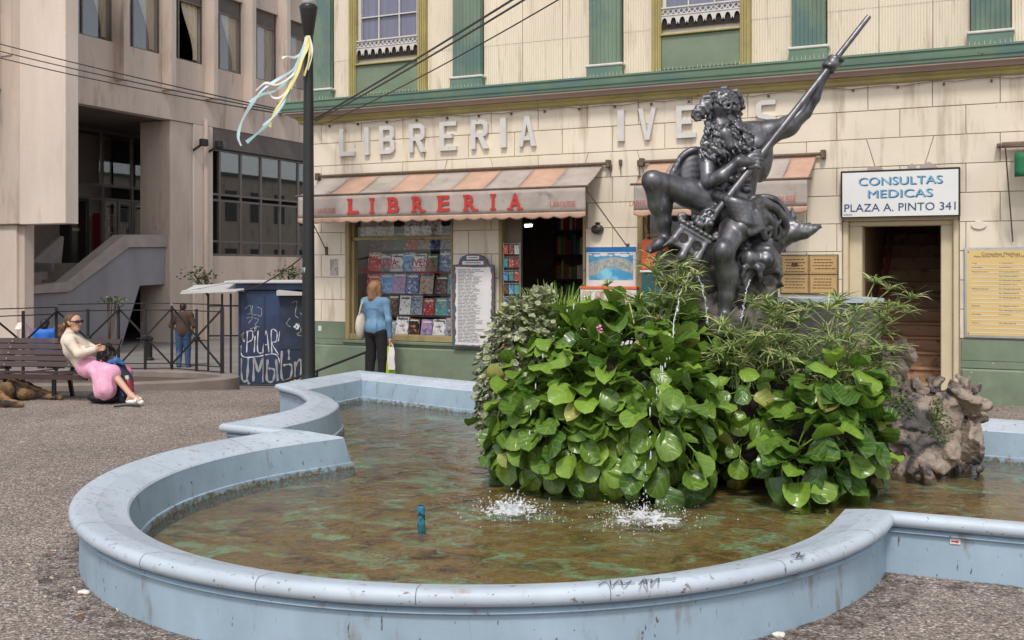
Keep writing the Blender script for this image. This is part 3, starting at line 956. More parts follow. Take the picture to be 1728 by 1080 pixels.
# ---- upper storey
UZ0, UZ1 = 4.30, 7.4
UY = 0.10
MB().box(0.02, XR, 0.16, 0.5, TOPZ + 0.002, UZ1).build("upper_wall", M_JOINT, shop)
MB().box(-0.15, XR, -0.2, 6.0, UZ1 + 0.001, UZ1 + 0.2).box(-0.15, XR, 6.01, 48.0, UZ1 + 0.001, UZ1 + 0.2).build("roof", M_CORN, shop)
MB().box(0.0, 0.42, 0.423, 48.0, -1.0, UZ1).build("side_wall", M_STONE, shop)
for k in range(19):
    for zz in (1.0, 4.6):
        y = 1.6 + k * 2.4
        MB().box(-0.03, -0.001, y - 0.08, y + 1.18, zz - 0.08, zz + 1.98).build("side_window_frame", M_WHITE, shop)
        MB().box(-0.036, -0.0305, y, y + 1.1, zz, zz + 1.9).build("side_window_pane", pm("dark_pane", lin(60, 62, 68), 0.15), shop)
def corrugated(x0, x1, z0, z1, y, pitch, amp, mat, name):
    n = max(2, int(round((x1 - x0) / pitch))) * 4
    mb = MB(); vs_ = []
    for i in range(n + 1):
        x = x0 + (x1 - x0) * i / n; yy = y - amp * (0.5 + 0.5 * math.sin(i / 4 * 2 * math.pi))
        vs_ += [(x, yy, z0), (x, yy, z1)]
    mb.add(vs_, [(2 * i, 2 * i + 2, 2 * i + 3, 2 * i + 1) for i in range(n)])
    return mb.build(name, mat, shop, smooth=True)
PIL = [(fx(527, 0.1), fx(564, 0.1)), (fx(768, 0.1), fx(817, 0.1)), (fx(997, 0.1), fx(1052, 0.1)), (fx(1337, 0.1), fx(1396, 0.1)), (fx(1637, 0.1), fx(1707, 0.1))]
WB = [(fx(594, 0.1), fx(722, 0.1)), (fx(1103, 0.1), fx(1268, 0.1))]
for a, b in PIL:
    corrugated(a + 0.01, b - 0.01, UZ0 + 0.21, UZ1, 0.02, 0.055, 0.03, M_PILA, "pilaster")
    MB().box(a + 0.012, b - 0.012, 0.025, 0.159, UZ0 + 0.205, UZ1 - 0.002).build("pilaster_core", M_PILA, shop)
    MB().cbox(a - 0.02, b + 0.02, -0.03, 0.158, UZ0 + 0.02, UZ0 + 0.16, 0.006).build("pilaster_base", M_CORN, shop)
    MB().cbox(a - 0.035, b + 0.035, -0.045, 0.157, UZ0 + 0.1605, UZ0 + 0.20, 0.012).build("base_moulding", M_WHITE, shop)
edges = sorted(PIL + WB)
prev = 0.03
for a, b in edges + [(XR, XR)]:
    x = prev
    while x < a - 0.02:
        w_ = min(0.62, a - x)
        if a - x - w_ < 0.12: w_ = a - x
        zz = UZ0 - 0.0
        hts = [0.62, 0.95, 1.2, 1.2]
        k = 0
        while zz < UZ1 - 0.05:
            h = hts[min(k, 3)] + (0.12 if int(x * 10) % 3 == 0 and k == 0 else 0)
            corrugated(x + 0.003, x + w_ - 0.003, zz + 0.003, min(zz + h, UZ1 - 0.01) + 0.012, UY - 0.004 * (k % 2), 0.034, 0.012, M_SHEET, "corrugated_sheet")
            zz += h; k += 1
        x += w_
    prev = b
M_UGL = pm("net_curtain_behind_glass", lin(112, 112, 132), 0.3, var=0.14, scale=3, stretch=(6, 1, 0.3), coat=0.6)
for a, b in WB:
    j = 0.13
    wz0 = UZ0 + 0.75
    # jambs with flutes
    for x0, x1 in ((a, a + j), (b - j, b)):
        jb = MB()
        jb.cbox(x0, x1, 0.0, 0.158, UZ0 + 0.01, UZ1 - 0.3, 0.006)
        for q in (0.3, 0.55, 0.8): jb.cbox(x0 + (x1 - x0) * q - 0.012, x0 + (x1 - x0) * q + 0.012, -0.018, -0.0005, UZ0 + 0.012, UZ1 - 0.302, 0.005)
        jb.build("window_jamb", M_OCHRE, shop)
    MB().cbox(a + j + 0.001, b - j - 0.001, 0.02, 0.155, UZ0 + 0.05, UZ0 + 0.50, 0.008).build("spandrel", M_GREEN, shop)
    MB().cbox(a + j + 0.001, b - j - 0.001, -0.02, 0.155, UZ0 + 0.503, UZ0 + 0.53, 0.006).build("spandrel_cap", M_OCHRE, shop)
    MB().box(a + j + 0.001, b - j - 0.001, 0.09, 0.156, UZ0 + 0.532, UZ0 + 0.60).build("window_sill", M_WHITE, shop)
    wf = MB()
    x0, x1 = a + j + 0.002, b - j - 0.002
    wf.cbox(x0, x0 + 0.05, 0.07, 0.155, UZ0 + 0.601, 6.9, 0.005); wf.cbox(x1 - 0.05, x1, 0.07, 0.155, UZ0 + 0.601, 6.9, 0.005)
    wf.cbox(x0 + 0.0505, x1 - 0.0505, 0.075, 0.155, UZ0 + 0.602, UZ0 + 0.64, 0.005)
    for q in (1 / 3, 2 / 3): wf.box(x0 + (x1 - x0) * q - 0.009, x0 + (x1 - x0) * q + 0.009, 0.09, 0.12, UZ0 + 0.641, 6.89)
    for q in (0.90, 1.35, 1.8): wf.box(x0 + 0.051, x1 - 0.051, 0.088, 0.119, UZ0 + 0.35 + q - 0.009, UZ0 + 0.35 + q + 0.009)
    wf.build("window_frame", M_WHITE, shop)
    MB().box(x0 + 0.051, x1 - 0.051, 0.125, 0.13, UZ0 + 0.641, 6.89).build("window_pane", M_UGL, shop)
    # fretwork balustrade panel
    fr = MB(); z0 = UZ0 + 0.62; zt = z0 + 0.27; yA, yB = 0.03, 0.05
    fr.box(x0 - 0.03, x1 + 0.03, yA - 0.012, yB, zt - 0.02, zt); fr.box(x0 - 0.03, x1 + 0.03, yA - 0.008, yB, zt - 0.115, zt - 0.10)
    n = 15
    for k in range(n):
        p = x0 - 0.02 + (x1 - x0 + 0.04) * k / n; q = x0 - 0.02 + (x1 - x0 + 0.04) * (k + 1) / n
        fr.bar((p, yA + 0.008, zt - 0.10), (q, yA + 0.008, zt - 0.02), 0.012, 0.012); fr.bar((q, yA + 0.0115, zt - 0.10), (p, yA + 0.0115, zt - 0.02), 0.012, 0.012)
    n = 9
    for k in range(n):
        p = x0 - 0.02 + (x1 - x0 + 0.04) * k / n; q = x0 - 0.02 + (x1 - x0 + 0.04) * (k + 1) / n; m_ = (p + q) / 2; s_ = (q - p)
        arch = [(p, zt - 0.1155), (p, zt - 0.20), (p + s_ * .14, zt - 0.235), (p + s_ * .2, zt - 0.19), (p + s_ * .30, zt - 0.155), (m_, zt - 0.14), (q - s_ * .30, zt - 0.155), (q - s_ * .2, zt - 0.19), (q - s_ * .14, zt - 0.235), (q, zt - 0.20), (q, zt - 0.1155)]
        fr.prism(arch[::-1][::-1], yB - 0.002, yA)
    fr.build("fretwork_panel", M_WHITE, shop)
    MB().box(x0 - 0.005, x1 + 0.005, 0.06, 0.068, UZ0 + 0.602, UZ0 + 0.78).build("window_apron", M_DARK, shop)

# ---- raised shop name on the wall: each letter cut from board
LT = {
 'L': [[(0, 0), (.62, 0), (.62, .15), (.17, .15), (.17, 1), (0, 1)]],
 'I': [[(0, 0), (.17, 0), (.17, 1), (0, 1)]],
 'E': [[(0, 0), (.62, 0), (.62, .15), (.17, .15), (.17, .43), (.48, .43), (.48, .57), (.17, .57), (.17, .85), (.62, .85), (.62, 1), (0, 1)]],
 'V': [[(.27, 0), (.45, 0), (.72, 1), (.54, 1), (.36, .25), (.18, 1), (0, 1)]],
 'A': [[(0, 0), (.17, 0), (.35, .74), (.54, 0), (.72, 0), (.45, 1), (.26, 1)], [(.2, .2), (.5, .2), (.46, .33), (.24, .33)]],
 'N': [[(0, 0), (.16, 0), (.16, .68), (.48, 0), (.64, 0), (.64, 1), (.48, 1), (.48, .32), (.16, 1), (0, 1)]],
 'R': [[(0, 0), (.17, 0), (.17, 1), (0, 1)], [(.17, .84), (.42, .84), (.48, .78), (.48, .60), (.42, .54), (.17, .54), (.17, .40), (.28, .40), (.47, 0), (.65, 0), (.46, .41), (.56, .45), (.64, .55), (.64, .84), (.54, .97), (.44, 1), (.17, 1)]],
 'B': [[(0, 0), (.17, 0), (.17, 1), (0, 1)], [(.17, .85), (.41, .85), (.46, .80), (.46, .62), (.41, .57), (.17, .57), (.17, .44), (.42, .44), (.48, .39), (.48, .20), (.42, .14), (.17, .14), (.17, 0), (.46, 0), (.58, .05), (.65, .15), (.65, .42), (.55, .51), (.63, .60), (.63, .85), (.56, .96), (.45, 1), (.17, 1)]],
 'S': [[(0, .13), (.1, .02), (.2, 0), (.46, 0), (.57, .04), (.64, .14), (.64, .42), (.56, .52), (.2, .60), (.17, .64), (.17, .82), (.2, .86), (.62, .86), (.62, 1), (.2, 1), (.08, .96), (0, .86), (0, .58), (.08, .48), (.44, .40), (.47, .36), (.47, .18), (.44, .14), (.1, .14)]],
}
def cut_letter(ch, x, z, w_, h, parent, mat, y0=-0.06, y1=-0.004):
    mb = MB(); P = LT[ch]
    xm = max(p[0] for q in P for p in q)
    for q in P:
        mb.prism([(x + p[0] / xm * w_, z + p[1] * h) for p in q], y0, y1)
    o = mb.build("letter", mat, parent)
    return o
M_LET = pm("grey_white_letter_board", lin(206, 202, 198), 0.6, var=0.06, scale=8, col2=lin(150, 140, 132), patch=(0.66, 0.7), pscale=14)
sname = thing("shop_name_lettering", "large raised grey-white capital letters LIBRERIA IVENS fixed to the cream wall", "sign", (fx(576), 0, 3.42), FAC)
for ch, ua, ub in (('L', 576, 601), ('I', 617.5, 625.5), ('B', 643, 668.5), ('R', 693, 720), ('E', 744.5, 772.5), ('R', 797.5, 826), ('I', 847, 856.5), ('A', 878, 906),
                   ('I', 1044, 1055), ('V', 1079, 1109), ('E', 1143, 1176), ('N', 1208, 1243), ('S', 1277, 1311)):
    cut_letter(ch, fx(ua), 3.42, fx(ub) - fx(ua), 0.425, sname, M_LET)

# ---- awnings
M_AWG = pm("grey_awning_cloth", lin(170, 157, 148), 0.85, var=0.14, scale=3, col2=lin(122, 114, 108), patch=(0.58, 0.72), pscale=4, bump=0.25, bscale=7, bdist=0.03)
M_AWO = pm("faded_orange_awning_cloth", lin(188, 152, 130), 0.85, var=0.12, scale=3, col2=lin(170, 140, 124), patch=(0.55, 0.7), pscale=4, bump=0.25, bscale=7, bdist=0.03)
M_RED = pm("red_sign_paint", lin(186, 52, 44), 0.7, var=0.15, scale=14)
M_REDT = pm("thin_red_print", lin(176, 78, 70), 0.7, var=0.1)
def awning(xa, xb, p, label, pattern, words):
    zt, zf, zb, zh = 3.105, 2.77, 2.44, 2.355
    t = thing("awning", label, "awning", ((xa + xb) / 2, 0, zb), FAC)
    n = len(pattern)
    sag = lambda q: 0.02 * math.sin(q * math.pi) 
    for i, ch in enumerate(pattern):
        a, b = xa + (xb - xa) * i / n, xa + (xb - xa) * (i + 1) / n
        MB().grid(lambda u, v: (a + (b - a) * u, -0.02 - (p - 0.02) * v, zt + (zf - zt) * v - sag(v) + 0.006 * math.sin(9 * u + 5 * i) * math.sin(v * 3.14)), 6, 8).build(
            "cloth_panel", M_AWO if ch == 'o' else M_AWG, t, smooth=True, thick=0.004)
    L_ = xb - xa
    wav = lambda x, v: -p - 0.004 - 0.012 * v * math.sin(x * 7.0) - 0.006 * v * math.sin(x * 17)
    MB().grid(lambda u, v: (xa + L_ * u, wav(xa + L_ * u, v), zf - (zf - zb) * v), 80, 5).build("valance", M_AWG, t, smooth=True, thick=0.004)
    ns = int(L_ / 0.21)
    MB().grid(lambda u, v: (xa + L_ * u, wav(xa + L_ * u, 1 + 0.15 * v) - 0.003, zb - (zb - zh) * v * (0.65 + 0.35 * abs(math.sin(u * ns * math.pi)))), ns * 8, 3).build("scalloped_edge", M_AWO, t, smooth=True, thick=0.004)
    fr = MB()
    fr.tube([(xa - 0.05, -p, zf + 0.006), (xb + 0.05, -p, zf + 0.006)], 0.016, 8)
    fr.tube([(xa - 0.12, -0.05, zt + 0.02), (xb + 0.12, -0.05, zt + 0.02)], 0.022, 8)
    for x in (xa - 0.1, xb + 0.09): fr.cbox(x - 0.03, x + 0.03, -0.09, 0.0, zt - 0.04, zt + 0.07, 0.008)
    fr.build("awning_frame", M_RUST, t)
    for x, xo in ((xa + 0.02, xa + 0.45), (xb - 0.02, xb + 0.36 if words else xb - 0.4)):
        arm = MB(); arm.tube([(x, -p, zf), (xo if x > (xa + xb) / 2 else x + 0.02, -0.02, 1.98)], 0.008, 6)
        arm.cbox((xo if x > (xa + xb) / 2 else x + 0.02) - 0.02, (xo if x > (xa + xb) / 2 else x + 0.02) + 0.02, -0.03, 0.0, 1.90, 2.03, 0.005)
        arm.build("stay_rod", M_RUST, t)
    return t, (lambda x: wav(x, 0.5) - 0.02)
xa, xb = fx(548), fx(1018)
aw1, fy1 = awning(xa, xb, 0.675, "striped grey and faded orange awning lettered LIBRERIA over the shop window and door", "gogogogog", True)
def slab_letter(ch, x, z, h, parent, mat, y):
    me = text_mesh(ch, extrude=0.002, bold=0.03, height=h, width=h * (0.2 if ch == 'I' else 0.82))
    ob = link_mesh(me, "letter", mat, parent); org = ORG[parent.name]; ob.location = (x - org[0], y - org[1], z - org[2])
    w_ = h * 0.82; sx = []
    if ch == 'I': sx = [(0, 1), (0, -1)]
    elif ch == 'A': sx = [(-.40, -1), (.40, -1)]
    elif ch == 'R': sx = [(-.36, 1), (-.36, -1), (.42, -1)]
    else: sx = [(-.36, 1), (-.36, -1)]
    for c, e in sx:
        zz = z + e * (h / 2 - h * .06); cx_ = x + c * w_
        MB().box(cx_ - h * .20, cx_ + h * .20, y - 0.004, y + 0.001, zz - h * .06, zz + h * .06).build("letter_serif", mat, parent)
    return ob
for ch, u in zip("LIBRERIA", (596, 627, 664, 705, 749, 793, 832, 869)):
    x, z = FAC.px(u, 345, -0.70)
    # bold slab letters painted across the valance
    slab_letter(ch, x, 2.60, 0.225, aw1, M_RED, fy1(x))
for u in (549, 950):
    x, z = FAC.px(u, 345, -0.70)
    text("print", "LAROUSSE", M_REDT, aw1, x, fy1(x) - 0.004, 2.545, width=0.36, height=0.075)
aw2, fy2 = awning(fx(1097), fx(1378), 0.675, "grey awning with orange borders behind the bronze statue", "ogggggo", False)
for u in (1085, 1318):
    x, z = FAC.px(u, 345, -0.70)
    text("print", "LAROUSSE", M_REDT, aw2, x, fy2(x) - 0.004, 2.53, width=0.36, height=0.075)

# ---- shop interior seen through window and door
room = MB()
x0, x1 = WIN[0] - 0.25, WIN2[1] + 0.2
room.box(x0, x1, 3.6, 3.7, -1.0, 3.2); room.box(x0, x1, 0.43, 3.6, 3.06, 3.2); room.box(x0 - 0.1, x0, 0.43, 3.7, -1.0, 3.2); room.box(x1, x1 + 0.1, 0.43, 3.7, -1.0, 3.2)
room.box(x0, x1, 0.43, 3.6, -0.5, -0.2)
room.build("shop_room", M_INT, shop)
# ------------------------------------------------------------------ what the shop shows
M_SHELF = pm("display_shelf", lin(70, 52, 44), 0.7, var=0.2)
disp = MB()
a, b = WIN[0] + 0.09, WIN[1] - 0.02
disp.box(a, b, 0.86, 0.9, 0.55, 2.85); disp.box(a, b, 0.21, 0.86, 0.60, 0.64)
disp.box(a - 0.05, a, 0.21, 0.9, 0.60, 2.85); disp.box(b, b + 0.05, 0.21, 0.9, 0.60, 2.85)
for k, (z, y0, y1) in enumerate(((0.98, 0.27, 0.86), (1.30, 0.33, 0.86), (1.64, 0.38, 0.86), (1.98, 0.44, 0.86))): disp.box(a, b, y0, y1, z - 0.025, z)
disp.build("window_display_shelves", M_SHELF, shop)
M_PAGE = pm("book_pages", lin(214, 204, 188), 0.8, var=0.05)
def cover_mat(name, c1, c2, c3, scale):
    if name in MATS: return MATS[name]
    return pm(name, c1, 0.35, var=0.2, scale=scale, col2=c2, patch=(0.50, 0.56), pscale=scale * 1.3, col3=c3, patch3=(0.56, 0.6), pscale3=scale * 2.0)
COVER = {
 'navy': (lin(52, 80, 140), lin(110, 140, 176), lin(214, 214, 210)), 'black': (lin(30, 28, 30), lin(70, 60, 58), lin(198, 120, 60)), 'white': (lin(232, 230, 226), lin(220, 216, 208), lin(120, 116, 120)),
 'crimson': (lin(168, 46, 50), lin(150, 60, 56), lin(206, 180, 150)), 'teal': (lin(66, 158, 176), lin(96, 150, 110), lin(214, 190, 90)), 'mauve': (lin(172, 146, 186), lin(92, 104, 150), lin(200, 150, 150)),
 'grey': (lin(150, 156, 166), lin(70, 80, 96), lin(190, 192, 196)), 'tan': (lin(196, 160, 126), lin(112, 134, 160), lin(90, 70, 56)), 'green': (lin(92, 132, 84), lin(108, 122, 80), lin(40, 60, 66)), 'sky-blue': (lin(84, 158, 214), lin(160, 190, 210), lin(40, 80, 140)), 'red': (lin(210, 62, 52), lin(196, 120, 96), lin(230, 220, 206)), 'brown': (lin(92, 66, 50), lin(134, 100, 70), lin(56, 44, 40))}
ROWN = ["lowest row", "second row", "third row", "fourth row", "top row"]
seen = {}
def book(x, z, w_, h, col, row, y, tilt=12, deco=None):
    key = (col, row); seen[key] = seen.get(key, 0) + 1
    deco = deco or ["with a plain title band", "with a photograph on its cover", "with a pale square on its cover", "with two title bands", "with a round emblem on its cover"][(seen[key] - 1) % 5]
    t = thing("book", "%s book %s in the shop window's %s" % (col, deco, ROWN[row]), "book", (x, y, z), FAC, "books shown in the shop window")
    t.rotation_euler = (-R(tilt), 0, FAC.a)
    c1, c2, c3 = COVER[col]
    m = cover_mat("cover_%s_%d" % (col, row % 3), c1, c2, c3, 9 + 3 * (row % 3))
    MB().box(x - w_ / 2, x + w_ / 2, y, y + 0.004, z, z + h).build("cover", m, t)
    MB().box(x - w_ / 2 + 0.004, x + w_ / 2 - 0.004, y + 0.0045, y + 0.022, z + 0.004, z + h - 0.004).build("pages", M_PAGE, t)
    mt = pm("title_print_%s" % ('light' if col not in ('white', 'tan') else 'dark'), lin(224, 220, 210) if col not in ('white', 'tan') else lin(50, 48, 60), 0.5, var=0.05)
    d = MB()
    if 'band' in deco: d.box(x - w_ * .38, x + w_ * .38, y - 0.0012, y - 0.0002, z + h * .80, z + h * .88)
    if 'two' in deco: d.box(x - w_ * .3, x + w_ * .3, y - 0.0012, y - 0.0002, z + h * .12, z + h * .18)
    if 'photograph' in deco: d.box(x - w_ * .40, x + w_ * .40, y - 0.0012, y - 0.0002, z + h * .86, z + h * .93)
    if 'square' in deco: d.box(x - w_ * .24, x + w_ * .24, y - 0.0012, y - 0.0002, z + h * .36, z + h * .66)
    if 'emblem' in deco:
        n = 12; d.add([(x + w_ * .26 * math.cos(i * 2 * math.pi / n), y - 0.001, z + h * .5 + w_ * .26 * math.sin(i * 2 * math.pi / n)) for i in range(n)], [tuple(range(n))])
    d.build("title", mt, t)
rowz = [0.665, 0.985, 1.305, 1.645, 1.985]
rowy = [0.22, 0.29, 0.35, 0.40, 0.46]
rowh = [(0.22, 0.31), (0.25, 0.33), (0.28, 0.35), (0.26, 0.33), (0.2, 0.3)]
rowc = [['crimson', 'black', 'grey', 'white', 'black', 'mauve', 'white', 'grey'], ['grey', 'brown', 'black', 'white', 'grey', 'crimson', 'teal', 'navy'],
        ['red', 'sky-blue', 'mauve', 'navy', 'tan', 'black', 'teal'], ['red', 'grey', 'white', 'sky-blue', 'white', 'green', 'navy', 'green'], ['black', 'brown', 'green', 'red', 'tan', 'navy', 'grey', 'brown']]
wx0, wx1 = WIN[0] + 0.14, WIN[1] - 0.05
rb = random.Random(11)
for r in range(5):
    n = len(rowc[r]); step = (wx1 - wx0) / n
    for i, c in enumerate(rowc[r]):
        book(wx0 + step * (i + 0.5) + rb.uniform(-0.01, 0.01), rowz[r], step * rb.uniform(0.9, 1.08), rb.uniform(*rowh[r]), c, r, rowy[r] + rb.uniform(-0.012, 0.012), 10 + rb.uniform(-3, 4))
# loose leaflets along the sill of the display
for i in range(9):
    t = tag(MB().box(-0.07, 0.07, -0.05, 0.05, 0, 0.004).build("leaflet", pm("leaflet_print", lin(206, 198, 192), 0.5, var=0.1, scale=20, col2=lin(150, 90, 90), patch=(0.55, 0.6), pscale=16, rnd=0.15), frame=FAC, origin=(wx0 + 0.15 + i * 0.15, 0.24 + 0.03 * (i % 2), 0.702)),
            "flat printed leaflet lying on the sill of the shop window display", "leaflet", "leaflets on the window sill")
    t.rotation_euler.z += rb.uniform(-0.6, 0.6); t.location.z = 0.643
# notices behind the upper light of the window
for i, (p, q, c) in enumerate(((0.10, 0.42, 'tan'), (0.52, 0.86, 'white'))):
    cc = COVER[c]
    o = MB().box(WIN[0] + (WIN[1] - WIN[0]) * p, WIN[0] + (WIN[1] - WIN[0]) * q, 0.135, 0.138, 2.19, 2.6).build("poster", cover_mat("notice_" + c, lin(176, 166, 152) if i == 0 else lin(206, 202, 196), lin(140, 132, 122), lin(90, 84, 84), 14), frame=FAC, origin=(WIN[0] + (WIN[1] - WIN[0]) * (p + q) / 2, 0.136, 2.19))
    tag(o, ["tan paper poster behind the upper pane of the shop window", "white drawn plan sheet behind the upper pane of the shop window"][i], "poster")
# red lettering on the glass
M_GRED = pm("red_glass_paint", lin(150, 34, 38), 0.5, var=0.1)
wl_ = thing("window_lettering", "red painted lettering on the shop window glass above the books", "lettering", (WIN[0], 0.1, 1.4), FAC)
gx, gz_ = FAC.px(645, 440, 0.10)
text("letters", "LIBRERIA", M_GRED, wl_, FAC.x(646, 0.1), 0.104, FAC.z(646, 443, 0.1), width=0.50, height=0.115, bold=0.012)
text("letters", "IVENS", M_GRED, wl_, FAC.x(713, 0.1), 0.104, FAC.z(713, 443, 0.1), width=0.36, height=0.115, bold=0.012)
text("letters", "SANTIAGO", M_GRED, wl_, FAC.x(627, 0.1), 0.104, FAC.z(627, 458, 0.1), width=0.38, height=0.06, bold=0.012)
text("letters", "VALPARAISO", M_GRED, wl_, FAC.x(718, 0.1), 0.104, FAC.z(718, 458, 0.1), width=0.50, height=0.06, bold=0.012)
MB().box(FAC.x(617, 0.1), FAC.x(676, 0.1), 0.104, 0.106, FAC.z(646, 451.5, 0.1) - 0.012, FAC.z(646, 451.5, 0.1)).build("underline", M_GRED, wl_)
MB().box(FAC.x(690, 0.1), FAC.x(736, 0.1), 0.104, 0.106, FAC.z(713, 451.5, 0.1) - 0.012, FAC.z(713, 451.5, 0.1)).build("underline", M_GRED, wl_)

# ---- list board leaning by the window
M_FRAME = pm("patterned_teal_frame", lin(70, 96, 110), 0.6, var=0.3, scale=20, col2=lin(150, 66, 60), patch=(0.54, 0.57), pscale=24, col3=lin(40, 56, 90), patch3=(0.56, 0.6), pscale3=30)
M_PAPER = pm("white_list_paper", lin(216, 212, 210), 0.7, var=0.05, scale=6)
M_INK = pm("grey_ink", lin(96, 90, 92), 0.8, var=0.1)
bx0, bz0 = FAC.px(764, 584, -0.12); bx1, bz1 = FAC.px(834, 447, -0.12)
lb = thing("list_board", "tall book list on white paper in a teal patterned frame with arched top", "notice board", ((bx0 + bx1) / 2, -0.12, bz0), FAC)
cx = (bx0 + bx1) / 2; hw = (bx1 - bx0) / 2
arch = [(bx0, bz0), (bx1, bz0), (bx1, bz1), (cx + hw * .72, bz1 + 0.01)] + [(cx + hw * .66 * math.cos(R(q)), bz1 + 0.06 + 0.10 * math.sin(R(q))) for q in range(0, 181, 20)] + [(cx - hw * .72, bz1 + 0.01), (bx0, bz1)]
MB().prism(arch, -0.13, -0.10).build("frame", M_FRAME, lb)
rp_ = random.Random(3)
edge = []
for k in range(15): edge.append((bx0 + 0.045 + (bx1 - bx0 - 0.09) * k / 14, bz0 + 0.02 + rp_.uniform(0, 0.01)))
for k in range(24): edge.append((bx1 - 0.045 + rp_.uniform(-0.012, 0.012), bz0 + 0.05 + (bz1 - bz0 - 0.09) * k / 23))
for k in range(15): edge.append((bx1 - 0.05 - (bx1 - bx0 - 0.09) * k / 14, bz1 - 0.035 + rp_.uniform(-0.01, 0.01)))
for k in range(24): edge.append((bx0 + 0.055 + rp_.uniform(-0.012, 0.012), bz1 - 0.05 - (bz1 - bz0 - 0.09) * k / 23))
MB().prism(edge, -0.133, -0.1305).build("paper", M_PAPER, lb)
ln = MB()
for k in range(52):
    z = bz1 - 0.07 - k * (bz1 - bz0 - 0.14) / 51; x = bx0 + 0.09
    for q in range(3):
        w_ = rp_.uniform(0.05, 0.15); ln.box(x, x + w_, -0.1345, -0.1335, z - 0.004, z + 0.004); x += w_ + 0.014
        if x > bx1 - 0.2: break
ln.build("list_lines", M_INK, lb)
for dz, w_ in ((0.105, 0.2), (0.03, 0.34)):
    MB().box(cx - w_ / 2, cx + w_ / 2, -0.134, -0.1305, bz1 + dz - 0.025, bz1 + dz + 0.025).build("title_card", M_PAPER, lb)
    MB().box(cx - w_ * .38, cx + w_ * .38, -0.1355, -0.1345, bz1 + dz - 0.006, bz1 + dz + 0.006).build("title_line", M_INK, lb)

# ---- doorway: frame, postcard rack, shelves, tube light
MB().cbox(DOR[0], DOR[0] + 0.05, -0.008, 0.2, -0.4, DOR[3], 0.006).build("door_jamb", M_WOOD, shop)
MB().cbox(DOR[1] - 0.04, DOR[1], -0.008, 0.2, -0.4, DOR[3], 0.006).build("door_jamb", M_WOOD, shop)
MB().box(DOR[0] + 0.051, DOR[0] + 0.30, 0.12, 0.16, -0.3, DOR[3]).build("door_leaf", pm("folded_door_panel", lin(120, 108, 92), 0.6, var=0.15), shop)
rk = thing("postcard_rack", "wire rack filled with colourful postcards at the shop door", "rack", (DOR[0] + 0.22, 0.02, -0.1), FAC)
rk_f = MB(); ra, rbx = DOR[0] + 0.055, DOR[0] + 0.32; rz0, rz1 = -0.15, FAC.z(856, 409, 0.0)
for x in (ra, rbx): rk_f.tube([(x, 0.03, rz0), (x, 0.03, rz1)], 0.008, 6)
for k in range(8): rk_f.tube([(ra, 0.02, rz1 - 0.02 - k * 0.19), (rbx, 0.02, rz1 - 0.02 - k * 0.19)], 0.005, 5)
rk_f.build("frame", pm("white_wire", lin(190, 188, 184), 0.4, metal=0.3), rk)
ci = 0
cols = ['red', 'tan', 'sky-blue', 'crimson', 'navy', 'teal', 'white', 'brown']
for k in range(8):
    for j in range(3):
        w_ = (rbx - ra) / 3; x = ra + w_ * j; z = rz1 - 0.19 * (k + 1); c = COVER[cols[(k * 5 + j * 3) % 8]]
        MB().box(x + 0.008, x + w_ - 0.006, 0.012, 0.018, z + 0.02, z + 0.15).build("postcard", cover_mat("postcard_" + cols[(k * 5 + j * 3) % 8], c[0], c[1], c[2], 22), rk)
M_SPINE = pm("book_spines", lin(96, 80, 70), 0.6, var=0.2, rnd=0.7, scale=9)
for wall, (p, q, y) in enumerate(((DOR[0] - 0.5, DOR[1] + 1.4, 3.2),)):
    bc = thing("bookcase", "dark full-height bookcase at the back of the shop, seen through the door", "bookcase", ((p + q) / 2, y, -0.2), FAC)
    fr = MB()
    for k in range(8): fr.box(p, q, y, y + 0.3, -0.2 + k * 0.42, -0.17 + k * 0.42)
    for k in range(5): fr.box(p + (q - p) * k / 4 - 0.012, p + (q - p) * k / 4 + 0.012, y - 0.003, y + 0.3, -0.19, 2.77)
    fr.build("shelves", M_SHELF, bc)
    sets = [MB() for _ in range(5)]; rs = random.Random(4)
    for k in range(7):
        x = p + 0.03
        while x < q - 0.08:
            w_ = rs.uniform(0.02, 0.06); h = rs.uniform(0.2, 0.36); sets[rs.randrange(5)].box(x, x + w_ - 0.002, y + 0.03, y + 0.25, -0.169 + k * 0.42, -0.169 + k * 0.42 + h); x += w_
    for k, s_ in enumerate(sets):
        c = COVER[['tan', 'crimson', 'white', 'navy', 'green'][k]][0]
        s_.build("rows_of_books", pm("spines_%d" % k, c, 0.6, var=0.2), bc, kind="stuff")
ct = thing("shop_counter", "low dark shop counter stacked with books inside the doorway", "counter", (DOR[0] + 0.95, 1.9, -0.2), FAC)
MB().cbox(DOR[0] + 0.5, DOR[1] + 0.8, 1.7, 2.2, -0.199, 0.75, 0.01).build("body", M_SHELF, ct)
for i in range(7):
    MB().box(DOR[0] + 0.6 + i * 0.2, DOR[0] + 0.76 + i * 0.2, 1.75, 1.98, 0.751, 0.80 + 0.06 * (i % 3)).build("stack_of_books", pm("stack_%d" % (i % 4), COVER[['white', 'tan', 'navy', 'crimson'][i % 4]][0], 0.5), ct)
lt = thing("tube_light", "small lit fluorescent tube hanging inside the bookshop doorway", "lamp", (FAC.x(892, 1.6), 1.6, FAC.z(892, 381, 1.6)), FAC)
tx, tz = FAC.px(892, 381, 1.6)
M_TUBE = bpy.data.materials.new("lit_tube"); M_TUBE.use_nodes = True
_b = M_TUBE.node_tree.nodes['Principled BSDF']; _b.inputs['Emission Color'].default_value = (1, 0.98, 0.92, 1); _b.inputs['Emission Strength'].default_value = 5
MB().tube([(tx - 0.06, 1.6, tz), (tx + 0.06, 1.58, tz + 0.006)], 0.022, 8).build("tube", M_TUBE, lt)
MB().box(tx - 0.08, tx + 0.08, 1.57, 1.63, tz + 0.023, tz + 0.05).build("fitting", M_WHITE, lt)
cd = MB()
